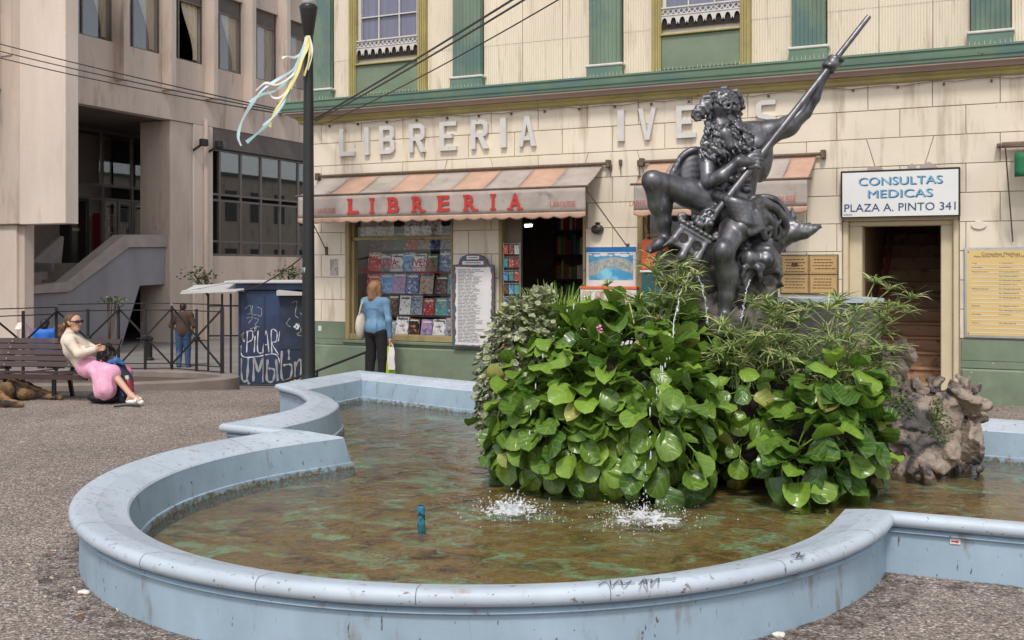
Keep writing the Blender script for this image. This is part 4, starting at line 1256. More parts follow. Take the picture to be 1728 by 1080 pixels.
cd.tube([(tx, 1.6, tz + 0.05), (tx, 1.6, 3.06)], 0.004, 5); cd.build("cord", M_METAL, lt)

# ---- oval lamp, maps and stands on the pier between door and second window
px_, pz_ = FAC.px(1006, 387, -0.08)
ol = thing("bulkhead_lamp", "dark oval bulkhead lamp on the cream pier by the door", "lamp", (px_, 0, pz_), FAC)
m_ = MB(); n = 20
for (y, s_) in ((0, 0),):
    rings = [(-0.003, 1.0), (-0.05, 1.0), (-0.09, 0.85), (-0.105, 0.5)]
    vs_ = [(px_ + 0.085 * r_ * math.cos(2 * math.pi * k / n), y_, pz_ + 0.07 * r_ * math.sin(2 * math.pi * k / n)) for y_, r_ in rings for k in range(n)]
    fs = [(r_ * n + k, (r_ + 1) * n + k, (r_ + 1) * n + (k + 1) % n, r_ * n + (k + 1) % n) for r_ in range(3) for k in range(n)] + [tuple(range(3 * n + n - 1, 3 * n - 1, -1))]
    m_.add(vs_, fs)
m_.build("lamp_body", pm("smoked_lamp_glass", lin(46, 42, 42), 0.3), ol, smooth=40)
MB().cbox(px_ - 0.03, px_ + 0.03, -0.04, 0.0, pz_ + 0.072, pz_ + 0.10, 0.005).build("bracket", M_METAL, ol)

M_CARD = pm("poster_white", lin(218, 214, 210), 0.5, var=0.04)
M_SEA = pm("map_sea_print", lin(70, 150, 192), 0.45, var=0.15, scale=5, col2=lin(132, 196, 214), patch=(0.5, 0.62), pscale=4)
M_LAND = pm("map_land_print", lin(150, 160, 158), 0.5, var=0.15, scale=12, col2=lin(192, 172, 172), patch=(0.5, 0.58), pscale=22, col3=lin(120, 150, 130), patch3=(0.55, 0.6), pscale3=14)
M_BLUE = pm("poster_blue_band", lin(30, 108, 172), 0.45, var=0.06)
M_ORNG = pm("orange_plastic", lin(214, 104, 56), 0.45, var=0.08, scale=4)
mx0, mz1 = FAC.px(989, 417, -0.03); mx1, mz0 = FAC.px(1073, 484, -0.03)
mp = thing("map_poster", "framed coastal map poster with blue header on the cream pier", "poster", ((mx0 + mx1) / 2, -0.03, mz0), FAC)
MB().cbox(mx0, mx1, -0.03, -0.004, mz0, mz1, 0.004).build("backing", M_CARD, mp)
H_ = mz1 - mz0
MB().box(mx0 + 0.001, mx1 - 0.001, -0.0325, -0.0305, mz1 - 0.07, mz1 - 0.001).build("header", M_BLUE, mp)
MB().box(mx0 + 0.04, mx1 - 0.04, -0.032, -0.0305, mz0 + 0.09, mz1 - 0.085).build("sea", M_SEA, mp)
cst = curve_pts([Vector(p) for p in ((.0, .12, 0), (.18, .2, 0), (.35, .42, 0), (.55, .48, 0), (.75, .36, 0), (1.0, .25, 0))], 4)
top = curve_pts([Vector(p) for p in ((1.0, .62, 0), (.8, .80, 0), (.5, .84, 0), (.2, .72, 0), (0, .66, 0))], 4)
ww, hh = mx1 - mx0 - 0.08, mz1 - 0.085 - mz0 - 0.09
MB().prism([(mx0 + 0.04 + p.x * ww, mz0 + 0.09 + p.y * hh) for p in cst + top], -0.0335, -0.0322).build("land", M_LAND, mp)
cl_ = MB()
for k in range(7):
    c0 = (mx0 + 0.06 + (ww - 0.04) * k / 6, mz1 - 0.105 - 0.012 * (k % 2)); r_ = 0.022 + 0.01 * (k % 3)
    cl_.add([(c0[0] + r_ * 1.6 * math.cos(q * math.pi / 5), -0.0338, c0[1] + r_ * .55 * math.sin(q * math.pi / 5)) for q in range(10)], [tuple(range(10))])
cl_.build("cloud_print", M_CARD, mp)
ox0, oz1 = FAC.px(979, 483, -0.18); ox1 = FAC.x(1074, -0.18)
st = thing("map_stand", "white map rack with an orange top strip standing below the map poster", "stand", ((ox0 + ox1) / 2, -0.18, 0), FAC)
MB().cbox(ox0, ox1, -0.18, -0.06, 0.0, oz1 - 0.04, 0.006).build("body", M_CARD, st)
MB().cbox(ox0 - 0.004, ox1 + 0.004, -0.19, -0.058, oz1 - 0.0395, oz1, 0.006).build("top_strip", M_ORNG, st)
for k in range(4):
    x = ox0 + 0.03 + k * (ox1 - ox0 - 0.04) / 4
    MB().box(x, x + 0.13, -0.186, -0.1805, oz1 - 0.30, oz1 - 0.06).build("folded_map", cover_mat("folded_map_%d" % k, lin(206, 190, 168), lin(180, 120, 100), lin(120, 150, 150), 16 + k), st)
qx0, qz1 = FAC.px(1081, 404, -0.3); qx1, qz0 = FAC.px(1122, 456, -0.3)
ob_ = thing("display_box", "orange plastic display box on a teal stand behind the statue's foot", "box", ((qx0 + qx1) / 2, -0.3, 0.05), FAC)
MB().cbox(qx0, qx1, -0.3, -0.1, qz0, qz1, 0.02).build("box", M_ORNG, ob_)
MB().cbox(qx0 - 0.01, qx1 + 0.01, -0.31, -0.09, qz0 - 0.03, qz0 - 0.0005, 0.006).build("tray", M_CARD, ob_)
MB().cbox(qx0 + 0.01, qx1 - 0.01, -0.29, -0.11, 0.0, qz0 - 0.031, 0.006).build("stand", pm("teal_stand", lin(40, 82, 84), 0.5), ob_)

# brackets and small fittings on the wall between the awnings
for i, (u, v) in enumerate(((1030, 281), (1047, 273), (1078, 274))):
    x, z = FAC.px(u, v, -0.03)
    o = MB().cbox(x - 0.02, x + 0.02, -0.05, -0.003, z - 0.05, z + 0.03, 0.006).tube([(x, -0.03, z - 0.05), (x + 0.006, -0.025, z - 0.15 - 0.03 * i)], 0.006, 5).build("wall_bracket", M_RUST, frame=FAC, origin=(x, 0, z))
    tag(o, ["rusty bracket beside the end of the striped awning", "rusty hook with hanging cord between the two awnings", "rusty bracket at the top corner of the grey awning"][i], "bracket")

# ---- doorway to the medical practice
fm = M_STONE
ox, ozt = fx(1455, 0.12), None
oa, obb = FAC.x(1456, 0.16), FAC.x(1588, 0.16); dtop = FAC.z(1520, 381, 0.16)
M_DOORF = pm("cream_door_frame", lin(206, 190, 158), 0.55, var=0.06, scale=3)
fr = MB()
fr.cbox(MED[0] + 0.002, MED[0] + 0.07, 0.02, 0.42, -0.3, MED[3] - 0.08, 0.012); fr.cbox(MED[1] - 0.07, MED[1] - 0.002, 0.02, 0.42, -0.3, MED[3] - 0.08, 0.012)
fr.cbox(MED[0] + 0.0705, oa, 0.10, 0.40, -0.3, dtop, 0.01); fr.cbox(obb, MED[1] - 0.0705, 0.10, 0.40, -0.3, dtop, 0.01)
fr.cbox(MED[0] + 0.0705, MED[1] - 0.0705, 0.098, 0.401, dtop + 0.0005, MED[3] - 0.08, 0.01)
fr.cbox(MED[0] + 0.002, MED[1] - 0.002, 0.018, 0.42, MED[3] - 0.0795, MED[3] - 0.001, 0.012)
fr.build("practice_door_frame", M_DOORF, shop)
M_STEP = pm("worn_stair_timber", lin(176, 138, 108), 0.6, var=0.22, scale=4, stretch=(0.3, 1, 1), col2=lin(116, 84, 64), patch=(0.55, 0.66), pscale=5)
stz = 0.06
MB().box(oa, obb, 0.1, 0.6, -0.3, stz).build("door_step", M_STEP, shop)
for k in range(14):
    y = 0.6 + k * 0.27; z = stz + k * 0.18
    s_ = MB(); s_.cbox(oa - 0.05, obb + 0.05, y, y + 0.30, z, z + 0.18, 0.004); s_.cbox(oa - 0.05, obb + 0.05, y - 0.03, y - 0.0005, z + 0.145, z + 0.179, 0.008)
    s_.build("stair_step", M_STEP, shop)
M_STW = pm("stairwell_wall", lin(176, 148, 126), 0.8, var=0.15)
sw = MB(); sw.box(oa - 0.2, oa - 0.051, 0.43, 5.0, -0.3, 4.6); sw.box(obb + 0.051, obb + 0.2, 0.43, 5.0, -0.3, 4.6); sw.box(oa - 0.2, obb + 0.2, 5.0, 5.1, -0.3, 4.6); sw.box(oa - 0.05, obb + 0.05, 0.43, 5.0, 4.5, 4.6)
sw.box(oa - 0.05, obb + 0.05, 0.43, 0.5, 2.4, 4.5)
sw.build("stairwell", M_STW, shop)
rl = MB(); rl.bar((oa + 0.14, 0.6, 1.0), (oa + 0.14, 3.9, 3.2), 0.05, 0.1); rl.build("handrail", pm("reddish_handrail", lin(122, 70, 48), 0.5), shop)

# ---- lit sign box over that doorway (not lit by day)
sx0, sz1 = FAC.px(1418, 289, -0.14); sx1, sz0 = FAC.px(1620, 363, -0.14)
sz1b = FAC.z(1620, 281, -0.14)
sz1 = (sz1 + sz1b) / 2
M_SIGN = pm("white_sign_acrylic", lin(222, 221, 218), 0.3, var=0.02, scale=2)
M_BLACK = pm("black_sign_rim", lin(32, 30, 30), 0.5)
M_LBLUE = pm("light_blue_letter", lin(112, 168, 198), 0.4, var=0.05)
M_DBLUE = pm("dark_blue_letter", lin(34, 70, 116), 0.4, var=0.05)
sg = thing("practice_sign", "white box sign reading CONSULTAS MEDICAS PLAZA A. PINTO 341 in blue letters", "sign", ((sx0 + sx1) / 2, -0.05, sz0), FAC)
MB().cbox(sx0, sx1, -0.12, 0.0, sz0, sz1, 0.005).build("case", M_BLACK, sg)
MB().cbox(sx0 + 0.022, sx1 - 0.018, -0.126, -0.1205, sz0 + 0.004, sz1 - 0.026, 0.002).build("panel", M_SIGN, sg)
sw_, sh_ = sx1 - sx0, sz1 - sz0; scx = (sx0 + sx1) / 2
for txt, fz, w_, h_, up in (("CONSULTAS", 0.76, 0.70, 0.17, 1), ("MEDICAS", 0.49, 0.54, 0.17, 1), ("PLAZA A. PINTO 341", 0.20, 0.93, 0.165, 0)):
    if up:
        letters("letter_shadow", txt, M_DBLUE, sg, scx + 0.010 + 0.01, -0.1275, sz0 + sh_ * fz - 0.010, width=sw_ * w_, height=sh_ * h_, bold=0.0)
        letters("letter", txt, M_LBLUE, sg, scx + 0.01, -0.131, sz0 + sh_ * fz, width=sw_ * w_, height=sh_ * h_, bold=0.0)
    else:
        letters("letter", txt, M_DBLUE, sg, scx, -0.131, sz0 + sh_ * fz, width=sw_ * w_, height=sh_ * h_, bold=0.0)
text("maker_mark", "KERGO", M_BLACK, sg, sx0 + 0.09, -0.1275, sz0 + 0.03, width=0.1, height=0.022)
for i, u in enumerate((1478, 1540, 1568)):
    x = fx(u); w_ = (0.09, 0.05, 0.1)[i]
    MB().prism([(x - w_, sz1 + 0.002), (x + w_, sz1 + 0.002), (x + w_ * .8, sz1 + 0.035), (x, sz1 + 0.055 + 0.01 * i), (x - w_, sz1 + 0.03)], -0.10, -0.02).build("weather_cap", M_SOFF, sg)

# ---- four plaques in a dark frame
ax0, az1 = FAC.px(1317, 430, -0.02); ax1, az0 = FAC.px(1415, 497, -0.02)
M_BRASS = pm("brass_plaque", lin(196, 162, 110), 0.4, metal=0.15, var=0.08, scale=5)
M_ETCH = pm("etched_text", lin(92, 62, 44), 0.6, var=0.1)
pq = thing("plaque_frame", "dark frame holding four engraved brass plaques left of the stair doorway", "plaques", ((ax0 + ax1) / 2, 0, az0), FAC)
MB().cbox(ax0, ax1, -0.03, -0.004, az0, az1, 0.004).build("frame", M_BLACK, pq)
rq = random.Random(8)
for i in range(2):
    for j in range(2):
        p0 = ax0 + 0.012 + i * (ax1 - ax0 - 0.012) / 2; p1 = ax0 + (i + 1) * (ax1 - ax0 - 0.012) / 2; q0 = az0 + 0.012 + j * (az1 - az0 - 0.012) / 2; q1 = az0 + (j + 1) * (az1 - az0 - 0.012) / 2
        pl_ = MB().cbox(p0, p1, -0.036, -0.0305, q0, q1, 0.002).build("plaque", M_BRASS, pq)
        e_ = MB(); c = 0.02
        for (A, B) in (((p0 + c, q0 + .012), (p1 - c, q0 + .012)), ((p0 + c, q1 - .012), (p1 - c, q1 - .012)), ((p0 + .012, q0 + c), (p0 + .012, q1 - c)), ((p1 - .012, q0 + c), (p1 - .012, q1 - c))):
            e_.box(min(A[0], B[0]) - 0.0015, max(A[0], B[0]) + 0.0015, -0.0375, -0.0365, min(A[1], B[1]) - 0.0015, max(A[1], B[1]) + 0.0015)
        for k in range(4 if (i, j) != (0, 1) else 5):
            z = q1 - 0.05 - k * (q1 - q0 - 0.08) / 4; x = p0 + 0.04 + rq.uniform(0, 0.03)
            while x < p1 - 0.07:
                w_ = rq.uniform(0.02, 0.05); e_.box(x, x + w_, -0.0375, -0.0365, z - 0.006, z + 0.005); x += w_ + 0.008
        if (i, j) == (0, 1): e_.box((p0 + p1) / 2 - 0.04, (p0 + p1) / 2 + 0.04, -0.038, -0.0365, q1 - 0.14, q1 - 0.09)
        e_.build("engraving", M_ETCH, pl_)

# ---- practice directory board
dx0, dz1 = FAC.px(1627, 418, -0.03); dx1 = FAC.x(1752, -0.03); dz0 = FAC.z(1650, 570, -0.03)
db = thing("directory_board", "yellow directory board of doctors with white name strips in a silver frame", "notice board", ((dx0 + dx1) / 2, 0, dz0), FAC)
MB().cbox(dx0, dx1, -0.035, -0.014, dz0, dz1, 0.006).build("frame", pm("aluminium_frame", lin(190, 190, 192), 0.35, metal=0.7), db)
M_YEL = pm("yellow_board", lin(214, 184, 122), 0.4, var=0.05, scale=2)
MB().box(dx0 + 0.03, dx1 - 0.03, -0.0375, -0.0355, dz0 + 0.03, dz1 - 0.03).build("panel", M_YEL, db)
DW, DH = dx1 - dx0, dz1 - dz0
text("heading", "Consultas Medicas", M_BLACK, db, (dx0 + dx1) / 2, -0.039, dz1 - 0.075, width=DW * .52, height=0.035)
text("heading", "Plaza Anibal Pinto 341 - Tel. 2213967", M_BLACK, db, (dx0 + dx1) / 2, -0.039, dz1 - 0.105, width=DW * .72, height=0.02)
names = {0: ("Cirugia", "Dr. Jorge Saldivia P."), 1: ("Ecotomografia", "Dr. Jose Bravo M."), 2: ("Medicina Interna", "Dr. Carlos Olivos R."), 3: ("", "Dra. Monica Solis S."), 4: ("", "Dr. Eduardo Gonzalez V."), 5: ("", "Dr. Washington Suazo P."), 6: ("Medicina General", "Dr. Osvaldo Zarate B."), 7: ("", "Dr. Daniela Frias M."), 8: ("", "Dr. Paula Saavedra G."), 10: ("Pediatria", "Dra. Magdalena Toledo A."), 11: ("", "Dra. Marcelina Iriondo C."), 12: ("Odontologia", "Dr. Jorge Rojas L."), 14: ("Psiquiatria", "Dra. Elsa Soler B.")}
for k in range(17):
    z = dz1 - 0.185 - k * (DH - 0.26) / 16
    MB().box(dx0 + 0.07, dx1 - 0.07, -0.0405, -0.038, z - 0.016, z - 0.010).build("name_strip", M_SIGN, db)
    if k in names:
        if names[k][0]: text("name", names[k][0], M_BLACK, db, dx0 + 0.085, -0.039, z, height=0.018, align='LEFT')
        text("name", names[k][1], M_BLACK, db, dx0 + DW * .48, -0.039, z, height=0.018, align='LEFT')
for x in (dx0 + 0.045, dx1 - 0.045):
    for z in (dz0 + 0.05, dz1 - 0.05): MB().tube([(x, -0.038, z), (x, -0.044, z)], 0.007, 8).build("screw", M_METAL, db)
# small oval badge and the green awning corner at the right
x, z = FAC.px(1652, 380, -0.01)
o = MB().add([(x + 0.085 * s_ * math.cos(2 * math.pi * k / 20), y_, z + 0.05 * s_ * math.sin(2 * math.pi * k / 20)) for y_, s_ in ((-0.004, 1), (-0.02, 1), (-0.024, .9)) for k in range(20)],
           [(r_ * 20 + k, (r_ + 1) * 20 + k, (r_ + 1) * 20 + (k + 1) % 20, r_ * 20 + (k + 1) % 20) for r_ in range(2) for k in range(20)] + [tuple(range(59, 39, -1))]).build("wall_badge", M_STONE, frame=FAC, origin=(x, 0, z))
tag(o, "small cream oval badge on the wall above the yellow directory board", "badge")
gx, gzz = FAC.px(1712, 258, -0.5)
ga = thing("rolled_awning", "rolled awning with a hanging green cloth corner on a rusty roller", "awning", (fx(1700), 0, FAC.z(1700, 245)), FAC)
rx, rz = FAC.px(1690, 245, -0.08)
MB().tube([(rx, -0.08, rz), (rx + 2.4, -0.08, rz)], 0.035, 10).cbox(rx - 0.05, rx - 0.002, -0.12, 0.0, rz - 0.02, rz + 0.02, 0.005).build("roller", M_RUST, ga)
MB().tube([(rx + 0.04, -0.5, rz - 0.06), (rx + 0.12, -0.03, FAC.z(1702, 408))], 0.008, 6).tube([(rx + 0.04, -0.5, rz - 0.06), (rx + 2.3, -0.5, rz - 0.06)], 0.009, 6).build("stay_rod", M_RUST, ga)
MB().grid(lambda u, v: (rx + 0.12 + 2.2 * u, -0.09 - 0.44 * v, rz - 0.035 - 0.025 * v), 4, 4).build("roll_cloth", M_AWG, ga, thick=0.004)
MB().grid(lambda u, v: (gx + 2.0 * u, -0.512 - 0.015 * math.sin(u * 40), gzz - 0.27 * v), 30, 4).build("valance", pm("green_awning_cloth", lin(36, 112, 72), 0.8, var=0.12), ga, smooth=True, thick=0.004)
# ------------------------------------------------------------------ concrete office building (frame LBF: x recedes along its facade, y into it)
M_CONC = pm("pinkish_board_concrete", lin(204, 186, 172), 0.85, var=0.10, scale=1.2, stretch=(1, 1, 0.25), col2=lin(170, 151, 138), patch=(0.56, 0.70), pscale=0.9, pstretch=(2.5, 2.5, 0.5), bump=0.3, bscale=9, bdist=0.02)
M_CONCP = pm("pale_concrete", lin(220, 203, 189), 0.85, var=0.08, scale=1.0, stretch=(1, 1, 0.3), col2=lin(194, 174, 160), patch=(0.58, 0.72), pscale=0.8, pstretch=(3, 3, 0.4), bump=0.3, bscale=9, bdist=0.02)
M_GREYC = pm("blue_grey_painted_concrete", lin(150, 148, 152), 0.8, var=0.12, scale=1.0, stretch=(1, 1, 0.4), bump=0.2, bscale=9)
M_COPE = pm("grey_stair_coping", lin(170, 158, 150), 0.8, var=0.12, scale=2)
M_ALU = pm("window_aluminium", lin(120, 112, 108), 0.4, metal=0.6, var=0.1)
M_CURT = pm("beige_curtain", lin(214, 198, 172), 0.9, var=0.12, scale=4, stretch=(6, 6, 0.3))
M_BLIND = pm("grey_blind", lin(170, 158, 148), 0.9, var=0.10, scale=3, stretch=(8, 8, 0.2))
M_OGL = glass_mat("office_glass", (0.96, 0.965, 0.97, 1), 0.01, 0.0, 2.3)
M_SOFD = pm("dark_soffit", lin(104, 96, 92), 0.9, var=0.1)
lx, lz = LBF.x, LBF.z
office = thing("concrete_office_building", "pinkish concrete office building with fins, deep windows and a dark raised entrance", "building", (0, 0, -0.94), LBF)
SOF, SILL, HEAD, TOP = 6.92, 9.12, 11.9, 15.0
XE = 26.0
X0 = -8.0
fins = [(lx(192, 0.0), lx(219, -0.45)), (lx(469, 0.0), lx(494, -0.45))]
sp_ = (fins[-1][0] - fins[0][0]) / 4

FX = [fins[0][0] + sp_ * k for k in range(-3, 12)]
FW = max(0.22, fins[0][1] - fins[0][0])
MB().box(X0, XE, 0.0, 0.4, SOF, SILL).build("spandrel_wall", M_CONC, office)
MB().box(X0, XE, 0.0, 0.4, HEAD, TOP).build("head_wall", M_CONC, office)
MB().box(X0, XE, 0.4, 14, TOP - 0.4, TOP).build("roof", M_CONC, office)
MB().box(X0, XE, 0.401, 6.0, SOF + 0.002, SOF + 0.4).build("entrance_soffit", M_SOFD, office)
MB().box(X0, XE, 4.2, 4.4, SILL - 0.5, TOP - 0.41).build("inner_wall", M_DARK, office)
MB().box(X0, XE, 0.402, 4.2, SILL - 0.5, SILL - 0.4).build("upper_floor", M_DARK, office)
for i, x in enumerate(FX):
    MB().cbox(x, x + FW, -0.45, -0.002, 7.88, TOP - 0.2, 0.01).build("fin", M_CONC, office)
    MB().box(x + 0.002, x + FW - 0.002, 0.001, 0.399, SILL + 0.001, HEAD - 0.001).build("window_pier", M_CONC, office)
    a, b = x + FW, x + sp_
    w = MB(); y0 = 0.10
    w.box(a, a + 0.05, y0, y0 + 0.06, SILL + 0.002, HEAD - 0.002); w.box(b - 0.05, b, y0, y0 + 0.06, SILL + 0.002, HEAD - 0.002)
    w.box(a + 0.0505, b - 0.0505, y0, y0 + 0.06, SILL + 0.002, SILL + 0.06); w.box(a + 0.0505, b - 0.0505, y0 + 0.001, y0 + 0.06, HEAD - 0.65, HEAD - 0.59)
    m_ = a + (b - a) * 0.36; w.box(m_ - 0.03, m_ + 0.03, y0 - 0.02, y0 + 0.06, SILL + 0.0605, HEAD - 0.6505)
    w.build("window_frame", M_ALU, office)
    MB().box(a + 0.051, m_ - 0.031, y0 + 0.03, y0 + 0.036, SILL + 0.061, HEAD - 0.651).build("window_pane", M_OGL, office)
    if i != 4: MB().box(m_ + 0.031, b - 0.051, y0 + 0.03, y0 + 0.036, SILL + 0.061, HEAD - 0.651).build("window_pane", M_OGL, office)
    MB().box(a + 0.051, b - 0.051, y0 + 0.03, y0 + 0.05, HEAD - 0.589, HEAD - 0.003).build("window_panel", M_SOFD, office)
    yc = y0 + 0.16
    if i in (2, 3, 4, 5, 8, 10):
        for side in (0, 1):
            p = (a + 0.08 if side == 0 else b - 0.08); w0 = 0.85; sgn = 1 if side == 0 else -1
            def cur(u, v, p=p, sgn=sgn, w0=w0):
                wid = w0 * (1 - 0.75 * math.sin(min(1, v * 1.05) * math.pi / 2) ** 1.5)
                return (p + sgn * wid * u, yc + 0.04 * math.sin(u * 22), HEAD - 0.62 - v * 2.0)
            MB().grid(cur, 24, 12).build("curtain", M_CURT, office, smooth=True)
    else:
        MB().grid(lambda u, v: (a + 0.06 + (b - a - 0.12) * u, yc + 0.03 * math.sin(u * 50), SILL + 0.05 + (HEAD - SILL - 0.7) * v), 60, 2).build("curtain", M_BLIND, office, smooth=True)
# big end slab that projects in front of the facade, and its pier
cx0 = at(110, 377, 29.5); 
SF = Frame((cx0.x, cx0.y), -25.16)           # same directions as the bookshop facade
slab = thing("concrete_end_block", "pale concrete end block of the office building overhanging a broad pier", "building", (-1.6, 0, -0.94), SF)
zb = CAMH + (V0 - 377) / FPX * 29.5
xl = SF.x(33, 0.0)
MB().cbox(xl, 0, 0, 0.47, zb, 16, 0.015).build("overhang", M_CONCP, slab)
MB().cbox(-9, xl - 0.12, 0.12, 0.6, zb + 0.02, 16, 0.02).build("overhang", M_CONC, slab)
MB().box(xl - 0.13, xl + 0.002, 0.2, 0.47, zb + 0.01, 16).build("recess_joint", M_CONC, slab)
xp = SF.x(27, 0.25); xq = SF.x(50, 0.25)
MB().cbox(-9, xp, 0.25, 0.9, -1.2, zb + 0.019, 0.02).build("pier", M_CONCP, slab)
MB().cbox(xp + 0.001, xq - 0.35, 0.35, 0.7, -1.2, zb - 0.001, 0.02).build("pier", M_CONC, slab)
# ground floor of the facade: column, glazing, plinth wall
ca, cb = lx(290, 0.0), lx(360, 0.0)
cm = lx(327, 0.0)
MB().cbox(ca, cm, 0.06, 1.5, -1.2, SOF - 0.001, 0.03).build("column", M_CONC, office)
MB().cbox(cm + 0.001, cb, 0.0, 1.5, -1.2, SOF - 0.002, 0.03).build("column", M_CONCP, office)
pxx = lx(347, -0.06)
MB().tube([(pxx, -0.08, -1.2), (pxx, -0.08, SOF + 0.2)], 0.09, 10).build("downpipe", M_CONC, office)
# shop glazing right of the column
ga_, gb_ = cb + 0.02, XE
gz0, gz1 = lz(440, 433, 0.2), lz(440, 262, 0.2)
MB().box(ga_, gb_, 0.05, 0.5, -1.2, gz0).build("plinth_wall", M_CONC, office)
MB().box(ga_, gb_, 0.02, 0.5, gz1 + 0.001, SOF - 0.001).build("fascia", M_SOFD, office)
gl = MB()
nb = 12; bw = (lx(440, 0.2) - lx(370, 0.2)) / 2
zt_ = gz0 + (gz1 - gz0) * 0.52
k = 0; x = lx(371, 0.2)
glazing_x = []
while x < XE - 0.1:
    glazing_x.append(x); x += bw
for x in glazing_x: gl.box(x - 0.05, x + 0.05, 0.2, 0.3, gz0 + 0.002, gz1 - 0.001)
for z in (gz0 + 0.05, gz0 + 0.55, zt_, zt_ + 0.22, gz1 - 0.05): gl.box(ga_ + 0.01, XE, 0.205, 0.295, z - 0.04, z + 0.04)
gl.build("glazing_frame", M_ALU, office)
for p, q in zip(glazing_x[:-1], glazing_x[1:]):
    MB().box(p + 0.051, q - 0.051, 0.245, 0.255, zt_ + 0.261, gz1 - 0.091).build("glass_pane", M_OGL, office)
    MB().box(p + 0.051, q - 0.051, 0.245, 0.255, gz0 + 0.591, zt_ - 0.041).build("glass_pane", M_OGL, office)
    MB().box(p + 0.051, q - 0.051, 0.245, 0.255, gz0 + 0.091, gz0 + 0.509).build("glass_pane", M_OGL, office)
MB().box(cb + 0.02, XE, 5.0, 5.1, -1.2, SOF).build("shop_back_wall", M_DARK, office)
MB().box(cb + 0.02, XE, 0.51, 5.0, gz0 - 0.4, gz0 - 0.3).build("shop_floor", M_COPE, office)
# entrance: floor deck, glass screen, doors, stair with solid parapet
pz = lz(283, 399, 0.3)
FLOOR = pz - 0.95
M_DECK = M_COPE
XS0, XS1 = lx(58, 0.5), lx(150, 0.5)
deck0 = lx(206, 0.3)
MB().box(deck0 - 0.2, ca - 0.01, 0.62, 6.0, FLOOR - 0.3, FLOOR).build("entrance_deck", M_DECK, office)
MB().box(-9, deck0 - 0.201, 2.9, 6.0, FLOOR - 0.3, FLOOR - 0.002).build("entrance_deck", M_DECK, office)
# parapet outline in the facade plane
pp = lambda u, v: LBF.px(u, v, 0.3)
par = [pp(48, 600), pp(200, 600), pp(236, 482), pp(288, 479), pp(288, 406), pp(212, 405), pp(112, 492), pp(48, 498)]
MB().prism(par, 0.3, 0.6).build("stair_parapet", M_GREYC, office)
cop = [pp(214, 417), pp(288, 416.5), pp(288, 396), pp(206, 396), pp(108, 476), pp(48, 483), pp(48, 496), pp(114, 492)]
MB().prism(cop, 0.2, 0.7).build("parapet_coping", M_COPE, office)
MB().box(lx(200, 0.3), ca - 0.012, 3.2, 3.3, -1.2, FLOOR - 0.301).build("undercroft_wall", M_GREYC, office)
ns = 10
sx0_, sx1_ = lx(62, 0.9), deck0 - 0.2
for k in range(ns):
    z1_ = -0.9 + (FLOOR + 0.9) * (k + 1) / ns; xk = sx0_ + (sx1_ - sx0_) * k / ns
    MB().cbox(xk, sx1_ - 0.001, 0.71, 2.88, z1_ - (FLOOR + 0.9) / ns + 0.001, z1_, 0.01).build("stair_step", M_COPE, office)
ip = lambda u, v: LBF.px(u, v, 2.9)
MB().prism([ip(45, 520), ip(100, 480), ip(108, 400), ip(104, 398), ip(45, 450)][::1], 2.9, 3.05).build("inner_parapet", M_COPE, office)
# glass screen of the lobby
Yg = 3.6
gy = lambda u, v: LBF.px(u, v, Yg)
zt2 = lz(240, 232, Yg)
scr = MB()
for u in (110, 172, 222, 273, 280):
    x = lx(u, Yg); scr.box(x - 0.05, x + 0.05, Yg - 0.05, Yg + 0.05, FLOOR + 0.002, zt2)
for v in (232, 319, 341):
    z = lz(240, v, Yg); scr.box(lx(60, Yg), lx(281, Yg) - 0.051, Yg - 0.045, Yg + 0.045, z - 0.05, z + 0.05)
scr.build("lobby_screen_frame", M_ALU, office)
for u0_, u1_ in ((60, 110), (110, 172), (172, 222), (222, 273)):
    for v0_, v1_ in ((319, 232),):
        MB().box(lx(u0_, Yg) + 0.052, lx(u1_, Yg) - 0.052, Yg - 0.005, Yg + 0.005, lz(240, v0_, Yg) + 0.052, lz(240, v1_, Yg) - 0.052).build("lobby_pane", M_OGL, office)
M_DFR = pm("pale_door_frame", lin(150, 138, 124), 0.5, var=0.08)
for u0_, u1_ in ((176, 196), (199, 220), (226, 246), (249, 270)):
    d = MB(); a, b = lx(u0_, Yg), lx(u1_, Yg); z0_, z1_ = FLOOR + 0.01, lz(240, 343, Yg)
    d.box(a, a + 0.09, Yg - 0.03, Yg + 0.03, z0_, z1_); d.box(b - 0.09, b, Yg - 0.03, Yg + 0.03, z0_, z1_); d.box(a + 0.0905, b - 0.0905, Yg - 0.03, Yg + 0.03, z1_ - 0.1, z1_); d.box(a + 0.0905, b - 0.0905, Yg - 0.03, Yg + 0.03, z0_, z0_ + 0.2)
    o = d.build("door", M_DFR, office)
    MB().box(a + 0.091, b - 0.091, Yg - 0.004, Yg + 0.004, z0_ + 0.201, z1_ - 0.101).build("door_pane", M_OGL, o)
    MB().tube([(b - 0.13, Yg - 0.05, z0_ + 1.0), (b - 0.13, Yg - 0.05, z0_ + 1.35)], 0.02, 6).build("door_handle", M_ALU, o)
MB().box(-9, XE, 5.8, 5.9, -1, SOF + 0.4).build("lobby_back_wall", pm("lobby_wall", lin(206, 190, 176), 0.8, var=0.08), office)
MB().box(-9.1, -9, 0.4, 8.1, -1, SOF).build("lobby_side_wall", M_DARK, office)
